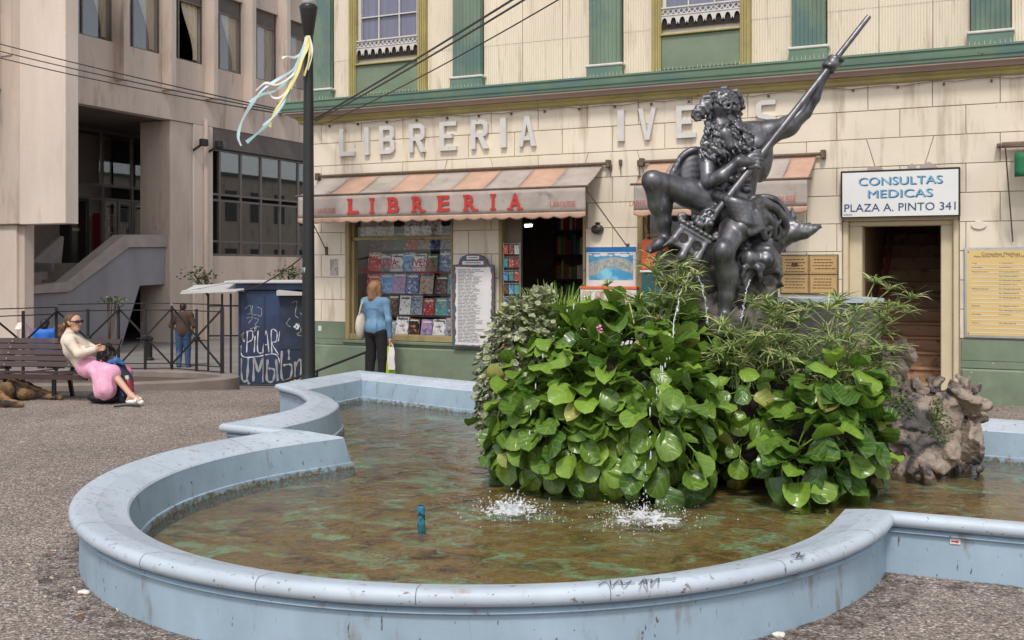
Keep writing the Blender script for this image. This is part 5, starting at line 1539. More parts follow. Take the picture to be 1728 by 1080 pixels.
# red drinks machine and dark display cabinet in the lobby
va, vb = lx(178, 4.6), lx(196, 4.6)
vm = thing("drinks_machine", "red drinks vending machine with white script behind the lobby glass", "vending machine", ((va + vb) / 2, 4.6, FLOOR), LBF)
MB().cbox(va, vb, 4.6, 5.3, FLOOR, FLOOR + 1.95, 0.03).build("cabinet", pm("vending_red", lin(150, 24, 32), 0.35, var=0.06), vm)
me = text_mesh("Coca-Cola", height=0.30, slant=0.25)
o = link_mesh(me, "script", M_WHITE, vm); o.location = (0.02, -0.012, 1.0); o.rotation_euler = (0, R(-90), 0)
ka, kb = lx(118, 3.0), lx(150, 3.0)
kc = thing("display_cabinet", "dark glazed display cabinet at the top of the entrance stair", "cabinet", ((ka + kb) / 2, 3.0, FLOOR), LBF)
f_ = MB()
for x in (ka, kb - 0.1): f_.box(x, x + 0.1, 3.0, 3.5, FLOOR, FLOOR + 2.3)
f_.box(ka + 0.101, kb - 0.101, 3.0, 3.5, FLOOR + 2.2, FLOOR + 2.3); f_.box(ka + 0.101, kb - 0.101, 3.0, 3.5, FLOOR, FLOOR + 0.1); f_.box(ka + 0.101, kb - 0.101, 3.4, 3.5, FLOOR + 0.101, FLOOR + 2.199)
f_.build("case", M_BLACK, kc)
MB().box(ka + 0.102, kb - 0.102, 3.02, 3.03, FLOOR + 0.102, FLOOR + 2.198).build("door_pane", M_OGL, kc)
MB().box(ka + 0.15, kb - 0.15, 3.3, 3.39, FLOOR + 1.15, FLOOR + 1.25).build("shelf", M_CURT, kc)
# floodlights on the column
for i, (u, v) in enumerate(((345, 240), (371, 243))):
    x, z = LBF.px(u, v, -0.35)
    fl = thing("floodlight", ["black floodlight on the column's front beside the downpipe", "black floodlight on the column's far edge above the glazing"][i], "lamp", (x, -0.1, z), LBF, "floodlights on the concrete column")
    MB().cbox(x - 0.16, x + 0.16, -0.42, -0.22, z - 0.14, z + 0.12, 0.03).build("housing", M_BLACK, fl)
    MB().box(x + 0.162, x + 0.17, -0.40, -0.24, z - 0.10, z + 0.10).build("lens", pm("lamp_lens", lin(206, 206, 206), 0.2), fl)
    MB().bar((x - 0.1, -0.3, z - 0.1), (x - 0.2, -0.0, z - 0.3), 0.07).build("bracket", M_BLACK, fl)
# ------------------------------------------------------------------ street things
def gpt(u, v, Y):
    p = at(u, v, Y); return p
def gnd(x, y): return float(gz(np.float64(x), np.float64(y)))

# ---- lamp post with streamers
M_POST = pm("black_lamp_paint", lin(34, 34, 34), 0.35, var=0.15, scale=10)
LY = 14.5
lp = at(520.5, 452, LY); g0 = gnd(lp.x, LY)
lamp = thing("street_lamp", "black street lamp post with cone collar, white globe and tied ribbons behind the fountain", "street lamp", (lp.x, LY, g0))
ztop = at(519, 60, LY).z
MB().lathe([(0.16, g0), (0.16, g0 + 0.05), (0.12, g0 + 0.10), (0.093, g0 + 0.25), (0.088, 1.2), (0.074, 3.2), (0.064, ztop)], 20, (lp.x, LY, 0)).build("pole", M_POST, lamp, smooth=40)
zc = at(519, 10, LY).z
MB().lathe([(0.058, ztop - 0.02), (0.07, ztop + 0.01), (0.12, zc - 0.06), (0.128, zc - 0.02), (0.118, zc), (0.05, zc + 0.01)], 20, (lp.x, LY, 0)).build("collar", M_POST, lamp, smooth=40)
MB().lathe([(0.07, zc + 0.012), (0.10, zc + 0.03), (0.095, zc + 0.12), (0.15, zc + 0.25), (0.18, zc + 0.4), (0.15, zc + 0.56), (0.05, zc + 0.64)], 20, (lp.x, LY, 0)).build("globe", pm("milky_globe", lin(216, 214, 208), 0.3, var=0.03), lamp, smooth=True)
st_ = at(512, 471, LY)
MB().grid(lambda u, v: (lp.x + 0.083 * math.cos(R(200 + 50 * u)), LY + 0.083 * math.sin(R(200 + 50 * u)), st_.z + 0.16 * v), 6, 2).build("sticker", pm("pale_sticker", lin(176, 206, 220), 0.5, col2=lin(220, 220, 220), patch=(0.5, 0.55), pscale=20), lamp, thick=0.002)
# streamers blown to the left
def streamer(pts, w0, mat, label):
    P = curve_pts([at(u, v, LY + dy) for u, v, dy in pts], 7)
    mb = MB(); vs_ = []
    for i, p in enumerate(P):
        t = (P[min(i + 1, len(P) - 1)] - P[max(i - 1, 0)]).normalized()
        a = i * 0.22 + len(pts); nrm = t.cross(Vector((math.sin(a) * 0.5, 1, 0.2 * math.cos(a)))).normalized()
        w_ = 0.72 * w0 * (0.85 + 0.25 * math.sin(i * 0.5 + len(pts)))
        vs_ += [p + nrm * w_ / 2, p - nrm * w_ / 2]
    mb.add(vs_, [(2 * i, 2 * i + 1, 2 * i + 3, 2 * i + 2) for i in range(len(P) - 1)])
    o = mb.build("streamer", mat, origin=tuple(P[0]), thick=0.001)
    return tag(o, label, "streamer", "streamers tied to the lamp post")
M_SB = pm("pale_blue_crepe", lin(192, 214, 220), 0.7, var=0.08); M_SY = pm("yellow_crepe", lin(226, 212, 142), 0.7, var=0.1); M_SW = pm("white_crepe", lin(226, 222, 214), 0.7, var=0.05); M_ST = pm("turquoise_crepe", lin(172, 214, 210), 0.7, var=0.08)
streamer([(517, 62, -.1), (510, 85, -.15), (497, 115, -.2), (470, 133, -.25), (445, 150, -.3), (425, 175, -.3), (408, 205, -.3), (402, 230, -.28), (407, 246, -.28)], 0.06, M_SB, "longest pale blue streamer, curling down at its end")
streamer([(518, 62, -.1), (512, 95, -.12), (500, 125, -.2), (488, 155, -.22), (476, 180, -.2), (460, 200, -.2), (440, 220, -.2), (416, 240, -.2)], 0.07, M_ST, "turquoise streamer hanging beside the yellow one")
streamer([(519, 60, -.12), (514, 90, -.16), (505, 110, -.2), (494, 135, -.22), (482, 160, -.26), (468, 182, -.26), (458, 205, -.25), (455, 214, -.25)], 0.06, M_SY, "long yellow streamer in the middle of the bunch")
streamer([(520, 60, -.1), (523, 80, -.13), (520, 105, -.14), (513, 128, -.12)], 0.05, M_SY, "short yellow streamer hanging against the lamp post")
streamer([(516, 80, -.1), (500, 96, -.2), (484, 95, -.26), (476, 98, -.28)], 0.045, M_SW, "short white streamer sticking straight out from the post")
streamer([(515, 85, -.1), (500, 120, -.2), (470, 142, -.3), (448, 140, -.3), (432, 153, -.3)], 0.045, M_SW, "white streamer with a curled tip beside the blue one")
streamer([(514, 90, -.1), (498, 128, -.2), (478, 160, -.25), (462, 165, -.25), (452, 153, -.25)], 0.04, M_SW, "white streamer bent back into a hook")
streamer([(518, 64, -.1), (508, 100, -.18), (492, 128, -.22), (466, 152, -.26), (440, 160, -.3), (420, 172, -.3)], 0.05, M_ST, "turquoise streamer flying level above the longest blue one")
streamer([(519, 62, -.12), (513, 92, -.16), (503, 118, -.2), (490, 142, -.22), (478, 172, -.26), (462, 196, -.26), (444, 212, -.25)], 0.05, M_SB, "pale blue streamer lying beside the long yellow one")
streamer([(521, 64, -.12), (517, 84, -.16), (509, 104, -.2), (500, 128, -.22), (490, 150, -.26)], 0.06, M_SY, "broad short yellow streamer near the knot")
streamer([(522, 60, -.1), (526, 78, -.13), (526, 96, -.14), (519, 118, -.12)], 0.04, M_SW, "white streamer hanging down along the lamp post")

# ---- kerbed planting ring and iron railing
M_KERB = pm("brown_concrete_kerb", lin(132, 120, 112), 0.85, var=0.14, scale=3, bump=0.4, bscale=30, bdist=0.01)
M_RAIL = pm("black_iron_railing", lin(44, 42, 42), 0.4, metal=0.3, var=0.15, scale=12)
kc_ = Vector((-7.25, 16.15, 0)); 
kerb = thing("planter_kerb", "low brown concrete kerb ring around an earth bed under the railing", "kerb", (kc_.x, kc_.y, 0))
def ellring(rx, ry, z): return [(kc_.x + rx * math.cos(2 * math.pi * i / 64), kc_.y + ry * math.sin(2 * math.pi * i / 64), z) for i in range(64)]
rings = [ellring(3.05, 1.25, -0.7), ellring(3.05, 1.25, 0.02), ellring(3.02, 1.22, 0.04), ellring(2.80, 1.02, 0.04), ellring(2.78, 1.0, 0.02), ellring(2.78, 1.0, -0.12)]
mb = MB().add([p for r_ in rings for p in r_], [(r_ * 64 + i, r_ * 64 + (i + 1) % 64, (r_ + 1) * 64 + (i + 1) % 64, (r_ + 1) * 64 + i) for r_ in range(5) for i in range(64)])
mb.build("kerb", M_KERB, kerb, smooth=35)
MB().add(ellring(2.79, 1.01, -0.06), [tuple(range(64))]).build("earth", pm("bed_earth", lin(92, 76, 64), 0.95, var=0.25, scale=8, bump=0.6, bscale=30), kerb)

rp_pts = [(-430, 13.7), (-325, 14.2), (-220, 14.7), (-120, 15.2), (-20, 15.7), (95, 16.6), (200, 17.15), (290, 17.2), (375, 16.55)]
RP = [Vector(((u - U0) / FPX * Y, Y, 0)) for u, Y in rp_pts]
rail = thing("iron_railing", "black iron railing with crossed braces along the edge of the square", "railing", (RP[2].x, RP[2].y, 0))
RZ = (0.02, 0.10, 0.52, 0.97, 1.08)
for i in range(len(RP) - 1):
    A, B = RP[i], RP[i + 1]; M_ = (A + B) / 2; dr = (B - A).normalized()
    zA = 0.04 if i >= 5 else 0.0
    for P, h in ((A, 1.08), (M_, 1.04)):
        MB().bar(P + Vector((0, 0, -0.1)), P + Vector((0, 0, h)), 0.036).build("post", M_RAIL, rail)
    for z in RZ[:2] + RZ[3:]:
        MB().bar(A + dr * 0.024 + Vector((0, 0, z + zA)), B - dr * 0.024 + Vector((0, 0, z + zA)), 0.010, 0.016).build("rail", M_RAIL, rail)
    off = Vector((-dr.y, dr.x, 0)) * 0.03
    for (p, q) in ((A, B), (B, A)):
        off = -off
        MB().bar(p + off + Vector((0, 0, 0.10)), q + off + Vector((0, 0, 1.03)), 0.016, 0.028).build("brace", M_RAIL, rail)
    MB().bar(A + dr * 0.3 - off * 1.7 + Vector((0, 0, 0.55)), B - dr * 0.3 - off * 1.7 + Vector((0, 0, 0.55)), 0.010, 0.014).build("rail", M_RAIL, rail)
    MB().cbox(M_.x - 0.05, M_.x + 0.05, M_.y - 0.05, M_.y + 0.05, 0.52, 0.60, 0.015).build("boss", M_RAIL, rail)
for P in (RP[-1],):
    MB().bar(P + Vector((0, 0, -0.1)), P + Vector((0, 0, 1.08)), 0.05).build("post", M_RAIL, rail)

# ---- curved slatted bench
M_SLAT = pm("dark_brown_bench_slats", lin(58, 38, 35), 0.6, var=0.2, scale=3, stretch=(0.6, 6, 6), col2=lin(78, 56, 50), patch=(0.6, 0.7), pscale=5, bump=0.1, bscale=30)
bench = thing("park_bench", "long curved bench of dark brown wooden slats in front of the railing", "bench", (-6.3, 13.4, 0))
BC, BR = Vector((-7.3, 6.2, 0)), 7.35      # centre of the curve, radius of the seat's front edge
def bpt(ang, r_, z): return Vector((BC.x + r_ * math.sin(ang), BC.y + r_ * math.cos(ang), z * 0.84))
ang1 = math.asin(( (152 - U0) / FPX * 13.35 - BC.x) / BR)
ang0 = ang1 - 0.56
def slat(r0, z0, r1, z1, t, name="slat"):
    """board along the curve; cross-section from (r0,z0) to (r1,z1) with thickness t"""
    n = 14; vs_ = []; fs = []
    d = Vector((r1 - r0, z1 - z0)).normalized(); nn = Vector((-d.y, d.x)) * t
    for i in range(n + 1):
        a = ang0 + (ang1 - ang0) * i / n
        for (r_, z_) in ((r0, z0), (r1, z1), (r1 + nn.x, z1 + nn.y), (r0 + nn.x, z0 + nn.y)):
            p = bpt(a, r_, z_); vs_.append((p.x, p.y, p.z))
    for i in range(n):
        for k in range(4):
            k2 = (k + 1) % 4; fs.append((i * 4 + k, (i + 1) * 4 + k, (i + 1) * 4 + k2, i * 4 + k2))
    fs += [(0, 1, 2, 3), (n * 4 + 3, n * 4 + 2, n * 4 + 1, n * 4)]
    return MB().add(vs_, fs).build(name, M_SLAT, bench)
for k in range(4):
    slat(BR + 0.02 + k * 0.105, 0.415 - 0.012 * k, BR + 0.112 + k * 0.105, 0.409 - 0.012 * k, 0.03)
slat(BR - 0.005, 0.33, BR + 0.0, 0.405, 0.03)
for k in range(5):
    f = k / 4
    slat(BR + 0.46 + 0.20 * f, 0.46 + 0.088 * k, BR + 0.475 + 0.20 * f + 0.02, 0.46 + 0.088 * k + 0.074, 0.028)
M_BOLT = pm("bolt_steel", lin(170, 166, 160), 0.4, metal=0.6)
for j, f in enumerate((0.05, 0.35, 0.65, 0.86)):
    a = ang0 + (ang1 - ang0) * f
    MB().bar(bpt(a, BR + 0.05, 0.37), bpt(a, BR + 0.47, 0.33), 0.04).bar(bpt(a, BR + 0.47, 0.33), bpt(a, BR + 0.74, 0.9), 0.04).bar(bpt(a, BR + 0.12, 0.36), bpt(a, BR + 0.12, 0.0), 0.045).bar(bpt(a, BR + 0.44, 0.34), bpt(a, BR + 0.52, 0.0), 0.045).build("iron_support", M_RAIL, bench)
    for k in range(5):
        p = bpt(a, BR + 0.445 + 0.20 * k / 4, 0.50 + 0.088 * k); MB().tube([p, p + Vector((0, -0.012, 0))], 0.012, 8).build("bolt", M_BOLT, bench)
# black scrolled armrest at the end
P0 = bpt(ang1 + 0.012, BR + 0.06, 0)
ar = MB()
for c, r_ in (((0.10, 0.62), 0.075), ((0.30, 0.62), 0.085), ((0.20, 0.53), 0.05)):
    ar.tube([P0 + Vector((0.02, c[0] + r_ * math.cos(2 * math.pi * i / 16), c[1] + r_ * math.sin(2 * math.pi * i / 16))) for i in range(17)], 0.022, 6)
ar.tube(curve_pts([P0 + Vector((0.02, y_, z_)) for y_, z_ in ((-0.03, 0.40), (0.0, 0.62), (0.1, 0.715), (0.2, 0.70), (0.3, 0.72), (0.42, 0.66), (0.5, 0.62))], 5), 0.024, 6)
ar.tube([P0 + Vector((0.02, -0.02, 0.0)), P0 + Vector((0.02, -0.02, 0.45))], 0.028, 6)
ar.build("armrest", M_RAIL, bench)

# ---- blue kiosk
KY = 21.0
M_KB = pm("dark_blue_kiosk_paint", lin(44, 56, 84), 0.5, var=0.16, scale=2.5, col2=lin(52, 70, 106), patch=(0.5, 0.65), pscale=1.2, col3=lin(30, 36, 52), patch3=(0.66, 0.69), pscale3=6)
M_KD = pm("darker_blue_side_panel", lin(38, 48, 66), 0.5, var=0.16, scale=2.5, col2=lin(50, 62, 84), patch=(0.52, 0.66), pscale=1.6)
M_ROOF = pm("pale_kiosk_roof", lin(196, 194, 192), 0.6, var=0.1, scale=3)
kp = at(473, 452, KY)
KF = Frame((kp.x, kp.y), 8)
kg = gnd(kp.x, KY)
kx0, kx1 = KF.x(402, 0.0), 0.0
kz1 = KF.z(440, 500, 0.0)
kiosk = thing("street_kiosk", "closed dark blue metal street kiosk covered in white graffiti, with a pale awning flap", "kiosk", (kx0 / 2, 0.6, kg), KF)
kr = KF.x(530, -0.12)
MB().cbox(kx0, -0.001, 0.0, 1.5, kg + 0.04, kz1 + 0.12, 0.01).build("body", M_KB, kiosk)
MB().cbox(0.0, kr, -0.14, 1.5, kg + 0.04, kz1 + 0.02, 0.012).build("side_cabinet", M_KD, kiosk)
MB().box(0.02, kr - 0.02, -0.155, -0.142, kg + 0.75, kg + 0.765).build("panel_seam", M_KB, kiosk)
MB().prism([(-0.05, kz1 + 0.021), (kr + 0.1, kz1 + 0.021), (kr + 0.1, kz1 + 0.05), (-0.02, kz1 + 0.13), (-0.05, kz1 + 0.12)], -0.3, 1.5).build("cabinet_roof", M_ROOF, kiosk)
rz = KF.z(470, 478, 0.0)
MB().cbox(kx0 - 0.05, kr + 0.2, -0.05, 1.6, kz1 + 0.125, rz, 0.01).build("roof_box", M_KB, kiosk)
MB().cbox(kx0 - 0.25, kr + 0.25, -0.16, 1.7, rz + 0.001, rz + 0.05, 0.01).build("roof", M_ROOF, kiosk)
fx0, fz0 = KF.px(306, 496, -0.2)
MB().add([(fx0, -0.3, fz0), (kx0 + 0.15, -0.35, fz0 + 0.05), (kx0 - 0.02, 1.4, rz - 0.05), (fx0 + 0.02, 1.4, fz0 + 0.12), (fx0, -0.3, fz0 + 0.03), (kx0 + 0.15, -0.35, fz0 + 0.09), (kx0 - 0.02, 1.4, rz - 0.02), (fx0 + 0.02, 1.4, fz0 + 0.15)],
         [(3, 2, 1, 0), (4, 5, 6, 7), (0, 1, 5, 4), (1, 2, 6, 5), (2, 3, 7, 6), (3, 0, 4, 7)]).build("awning_flap", M_ROOF, kiosk)
for y in (-0.28, 0.3): MB().tube([(fx0 + 0.02, y, fz0 + 0.05), (kx0 - 0.2, y, rz + 0.01)], 0.014, 6).build("flap_stay", M_ROOF, kiosk)
fr = MB()
for x in (kx0 - 0.62, kx0 - 0.35, kx0 - 0.18): fr.bar((x, 0.3, gnd(kp.x - 1, KY) - 0.02), (x, 0.3, kz1 + 0.05), 0.04)
for z in (0.0, 0.9, 1.5): fr.bar((kx0 - 0.64, 0.3, kg + 0.1 + z), (kx0, 0.3, kg + 0.1 + z), 0.03)
fr.build("iron_frame", M_RAIL, kiosk)
for x in (kx0 + 0.02, kx0 + (0 - kx0) * 0.6): MB().box(x, x + 0.03, -0.012, -0.001, kg + 0.06, kz1).build("door_edge", M_KD, kiosk)
MB().cbox(kx0 + 0.05, kx0 + 0.12, -0.05, -0.002, kg + 0.98, kg + 1.06, 0.01).build("padlock", M_RUST, kiosk)
# graffiti: painted strokes on the doors
M_SPRAY = pm("white_spray_paint", lin(214, 216, 220), 0.6, var=0.08, scale=10)
M_SPRAY2 = pm("grey_spray_paint", lin(160, 160, 158), 0.6, var=0.12, scale=10)
KW = -kx0
def tagstroke(pts, w, y, mat, name="graffiti"):
    mb = MB()
    for q in pts:
        ribbon(mb, [(p.x, p.y) for p in curve_pts([Vector((a, b, 0)) for a, b in q], 5)], w, y)
    return mb.build(name, mat, kiosk)
def K(fx_, fz_): return (kx0 + KW * fx_, kg + (kz1 - kg) * fz_)
S = lambda L_: [[K(*p) for p in q] for q in L_]
tagstroke(S([[(.08, .56), (.14, .50), (.12, .60)], [(.20, .38), (.22, .62)], [(.19, .60), (.32, .62), (.34, .53), (.22, .49)], [(.38, .38), (.40, .56)], [(.385, .64), (.41, .66)], [(.47, .62), (.46, .40), (.56, .37)], [(.58, .37), (.66, .62), (.73, .38)], [(.61, .46), (.73, .47)], [(.80, .36), (.79, .62), (.92, .60), (.90, .50), (.80, .48), (.96, .35)], [(1.0, .62), (.95, .50)], [(1.06, .60), (1.0, .46)], [(.06, .46), (.10, .34), (.4, .33), (.85, .36), (.98, .28), (1.02, .10), (1.1, .06)]]), 0.024, -0.004, M_SPRAY)
tagstroke(S([[(.06, .32), (.08, .10), (.20, .08), (.24, .32)], [(.20, .08), (.26, .03)], [(.36, .06), (.38, .32), (.48, .16), (.58, .32), (.60, .05)], [(.70, .30), (.68, .08), (.82, .06), (.86, .18), (.72, .20)], [(.90, .30), (.94, .06)]]), 0.05, -0.005, M_SPRAY2)
tagstroke(S([[(.16, .86), (.28, .90), (.30, .82), (.20, .80)], [(.34, .90), (.33, .80), (.42, .80)], [(.45, .88), (.55, .86), (.54, .78), (.44, .80)], [(.20, .76), (.34, .77), (.24, .70)], [(.38, .76), (.48, .74), (.40, .68), (.50, .66)], [(.28, .64), (.44, .66), (.36, .60)]]), 0.016, -0.004, M_SPRAY2)
KR = lambda a, b: (kr * a, kg + (kz1 - kg) * b)
S2 = lambda L_: [[KR(*p) for p in q] for q in L_]
tagstroke(S2([[(.35, .93), (.5, .94), (.45, .80), (.55, .76)], [(.3, .76), (.2, .70), (.32, .66)], [(.55, .70), (.62, .62), (.5, .58), (.66, .56)], [(.6, .82), (.72, .76)]]), 0.016, -0.145, M_SPRAY2)
tagstroke(S2([[(.06, .40), (.06, .10), (.30, .10), (.34, .24), (.10, .24)], [(.26, .42), (.27, .30)], [(.45, .28), (.44, .06)], [(.44, .22), (.6, .30), (.62, .06)], [(.7, .30), (.72, .06)], [(.72, .24), (.9, .30)]]), 0.045, -0.146, M_SPRAY2)
tagstroke(S2([[(.42, .655), (.50, .69), (.54, .655), (.47, .64)]]), 0.05, -0.147, M_SPRAY)

# ---- street furniture beyond the railing
bl = at(252, 592, 30.0)
zb_ = gnd(bl.x, 30.0)
MBo = MB().lathe([(0.13, 0), (0.13, 0.06), (0.085, 0.1), (0.085, 0.55), (0.105, 0.58), (0.105, 0.66), (0.05, 0.70)], 14, (bl.x, 30.0, zb_))
o = MBo.build("bollard", M_RAIL, origin=(bl.x, 30.0, zb_), smooth=40)
tag(o, "short black bollard on the paving beyond the railing", "bollard")
# ---- overhead cables
def cable(A, B, sag, label, r_=0.012):
    pts = [A.lerp(B, i / 24) + Vector((0, 0, -sag * 4 * (i / 24) * (1 - i / 24))) for i in range(25)]
    o = MB().tube(pts, r_, 5).build("overhead_cable", M_POST, origin=tuple(A))
    return tag(o, label, "cable", "overhead cables")
cn = at(505, 190, 16.4)
cable(at(512, 193, 16.5).lerp(at(-60, 50, 24), 1.6), at(512, 193, 16.5), 0.12, "topmost cable crossing the concrete building's face to the cornice corner", 0.011)
cable(at(512, 195, 16.5).lerp(at(-60, 60, 24), 1.6), at(512, 195, 16.5), 0.16, "middle cable crossing the concrete building's face to the cornice corner", 0.011)
cable(at(512, 198, 16.5).lerp(at(-60, 67, 24), 1.6), at(512, 198, 16.5), 0.22, "lowest cable crossing the concrete building's face to the cornice corner", 0.011)
cable(at(530, 202, 16.3), at(530, 202, 16.3).lerp(at(905, -45, 10.5), 2.6), 0.12, "upper thick cable running over the first upstairs window from the cornice", 0.013)
cable(at(532, 205, 16.3), at(532, 205, 16.3).lerp(at(888, -28, 10.6), 2.6), 0.16, "thick cable hanging just under its twin over the first upstairs window", 0.012)
cable(at(555, 206, 16.2), at(555, 206, 16.2).lerp(at(930, -40, 10.8), 2.6), 0.30, "thin low cable crossing the green pilaster above the shop name", 0.008)
cable(at(512, 432, 15.6), at(400, 492, 20.6), 0.10, "sagging cable from the lamp post to the blue kiosk roof", 0.012)
# handrail going down beside the shop wall
hr = MB(); A = at(535, 626, 15.6); B = at(618, 594, 15.0)
hr.tube([A + Vector((-0.6, 0.2, -0.2)), A, B], 0.018, 8)
hr.tube([B, B + Vector((0, 0, -0.75))], 0.018, 8)
hr.tube([A, A + Vector((0, 0, -0.5))], 0.018, 8)
o = hr.build("handrail", M_RAIL, origin=tuple(B)); tag(o, "thin black handrail sloping down along the green dado", "handrail")
x, z = FAC.px(536, 554, -0.03)
tag(MB().box(x, x + 0.06, -0.016, -0.0125, z - 0.04, z + 0.04).build("paper_notice", M_PAPER, frame=FAC, origin=(x, -0.014, z)), "small white paper notice on the green dado by the lamp post", "notice")
x, z = FAC.px(560, 452, 0)
tag(MB().box(x - 0.03, x + 0.12, -0.006, -0.003, z - 0.12, z + 0.14).build("torn_poster", pm("torn_poster_paper", lin(190, 178, 170), 0.8, var=0.15, scale=12, col2=lin(150, 136, 130), patch=(0.5, 0.56), pscale=14), frame=FAC, origin=(x, 0, z)), "torn grey paper remnant pasted on the wall beside the shop window", "poster")
# ------------------------------------------------------------------ people and animals
M_SKIN = pm("skin", lin(206, 160, 134), 0.55, var=0.05, scale=8)
M_SKIND = pm("tanned_skin", lin(176, 128, 102), 0.55, var=0.05, scale=8)
M_HBLACK = pm("black_hair", lin(34, 28, 26), 0.5, var=0.3, scale=20, stretch=(4, 4, 0.6), bump=0.5, bscale=60)
M_HBROWN = pm("brown_hair", lin(96, 66, 46), 0.5, var=0.3, scale=20, stretch=(4, 4, 0.6), bump=0.5, bscale=60)
M_HFAIR = pm("light_brown_hair", lin(142, 104, 70), 0.5, var=0.3, scale=18, stretch=(4, 4, 0.6), bump=0.5, bscale=60)
M_EYE = pm("dark_eye", lin(30, 26, 24), 0.2)
V3 = Vector
def head_sdf(s, c, f, up, k=1.0, ears=True):
    """head at c looking along f"""
    f = f.normalized(); rt = f.cross(up).normalized(); up = rt.cross(f).normalized()
    P = lambda a, b, d: c + rt * (a * k) + f * (b * k) + up * (d * k)
    s.cone(P(0, -0.015, 0.035), P(0, 0.012, 0.03), 0.082 * k, 0.078 * k, 0.02)
    s.cone(P(0, 0.02, 0.0), P(0, 0.035, -0.07), 0.064 * k, 0.043 * k, 0.03)
    s.cone(P(0, 0.05, -0.085), P(0, 0.06, -0.088), 0.024 * k, 0.02 * k, 0.02)           # chin
    s.cone(P(0, 0.083, 0.015), P(0, 0.102, -0.022), 0.009 * k, 0.015 * k, 0.012)        # nose
    s.cone(P(-0.018, 0.075, -0.052), P(0.018, 0.075, -0.052), 0.011 * k, 0.011 * k, 0.008)   # mouth
    for q in (-1, 1):
        s.cone(P(q * 0.03, 0.076, 0.028), P(q * 0.05, 0.062, 0.026), 0.012 * k, 0.012 * k, 0.01)  # brow
        if ears: s.cone(P(q * 0.08, -0.01, 0.01), P(q * 0.075, 0.0, -0.025), 0.017 * k, 0.012 * k, 0.006)
    return P
def hand_sdf(s, w, d, side, k=1.0, curl=0.5):
    """hand from wrist w pointing along d; side is the thumb's direction"""
    d = d.normalized(); side = (side - d * side.dot(d)).normalized(); nrm = d.cross(side)
    P = lambda a, b, c: w + d * (a * k) + side * (b * k) + nrm * (c * k)
    s.cone(P(0.0, 0, 0), P(0.035, 0.0, 0), 0.025 * k, 0.03 * k, 0.01)
    s.cone(P(0.04, -0.018, 0), P(0.075, -0.022, 0), 0.02 * k, 0.016 * k, 0.012); s.cone(P(0.04, 0.016, 0), P(0.08, 0.02, 0), 0.02 * k, 0.016 * k, 0.012)
    for i, (b, L_) in enumerate(((0.028, 0.068), (0.009, 0.078), (-0.011, 0.072), (-0.03, 0.056))):
        m = P(0.085 + L_ * 0.5, b, curl * 0.02); e = P(0.085 + L_ * (0.95 - 0.35 * curl), b, curl * 0.065)
        s.cone(P(0.075, b, 0), m, 0.010 * k, 0.0092 * k, 0.004); s.cone(m, e, 0.0092 * k, 0.0082 * k, 0.004)
    s.cone(P(0.02, 0.024, 0), P(0.06, 0.052, 0.012), 0.013 * k, 0.011 * k, 0.008); s.cone(P(0.06, 0.052, 0.012), P(0.092, 0.055, 0.03 * curl + 0.01), 0.011 * k, 0.009 * k, 0.004)
def stand(base, rot, H, arms=None):
    """joints of a figure standing at base and facing +y turned by rot degrees"""
    k = H / 1.70; a = R(rot)
    def T(x, y, z): return V3((base[0] + k * (x * math.cos(a) - y * math.sin(a)), base[1] + k * (x * math.sin(a) + y * math.cos(a)), base[2] + k * z))
    J = dict(head=T(0, 0.02, 1.585), neck=T(0, -0.015, 1.42), neckt=T(0, 0.0, 1.50), chest=T(0, 0.0, 1.26), waist=T(0, 0.01, 1.07), pelvis=T(0, 0, 0.95), fwd=T(0, 1, 0) - T(0, 0, 0), up=V3((0, 0, 1)), k=k, rot=rot,
             shL=T(-0.185, -0.01, 1.385), shR=T(0.185, -0.01, 1.385), elL=T(-0.25, -0.03, 1.10), elR=T(0.25, -0.03, 1.10), wrL=T(-0.25, 0.05, 0.86), wrR=T(0.25, 0.05, 0.86),
             hipL=T(-0.09, 0, 0.92), hipR=T(0.09, 0, 0.92), knL=T(-0.10, 0.03, 0.50), knR=T(0.11, 0.02, 0.50), anL=T(-0.105, -0.02, 0.085), anR=T(0.125, -0.03, 0.085), toL=T(-0.12, 0.14, 0.03), toR=T(0.15, 0.12, 0.03), T=T)
    return J
SEG = {'upL': ('shL', 'elL', .052, .042), 'upR': ('shR', 'elR', .052, .042), 'foL': ('elL', 'wrL', .042, .028), 'foR': ('elR', 'wrR', .042, .028),
       'thL': ('hipL', 'knL', .088, .06), 'thR': ('hipR', 'knR', .088, .06), 'siL': ('knL', 'anL', .056, .038), 'siR': ('knR', 'anR', .056, .038)}
def torso(s, J, g=0.0, belly=0.0):
    k = J['k']; rot = J.get('tor', (0, 0, J['rot']))
    s.ell(J['chest'], (0.165 * k + g, 0.105 * k + g, 0.19 * k + g), rot, 0.06); s.ell(J['waist'], (0.14 * k + g + belly * .5, 0.10 * k + g + belly, 0.16 * k + g), rot, 0.06); s.ell(J['pelvis'], (0.165 * k + g, 0.118 * k + g, 0.13 * k + g), rot, 0.06)
    s.cone(J['shL'], J['shR'], 0.06 * k + g, 0.06 * k + g, 0.06)
def seg(s, J, names, g=0.0, grow=1.0):
    for n in names:
        a, b, r0, r1 = SEG[n]; s.cone(J[a], J[b], r0 * J['k'] * grow + g, r1 * J['k'] * grow + g, 0.03)
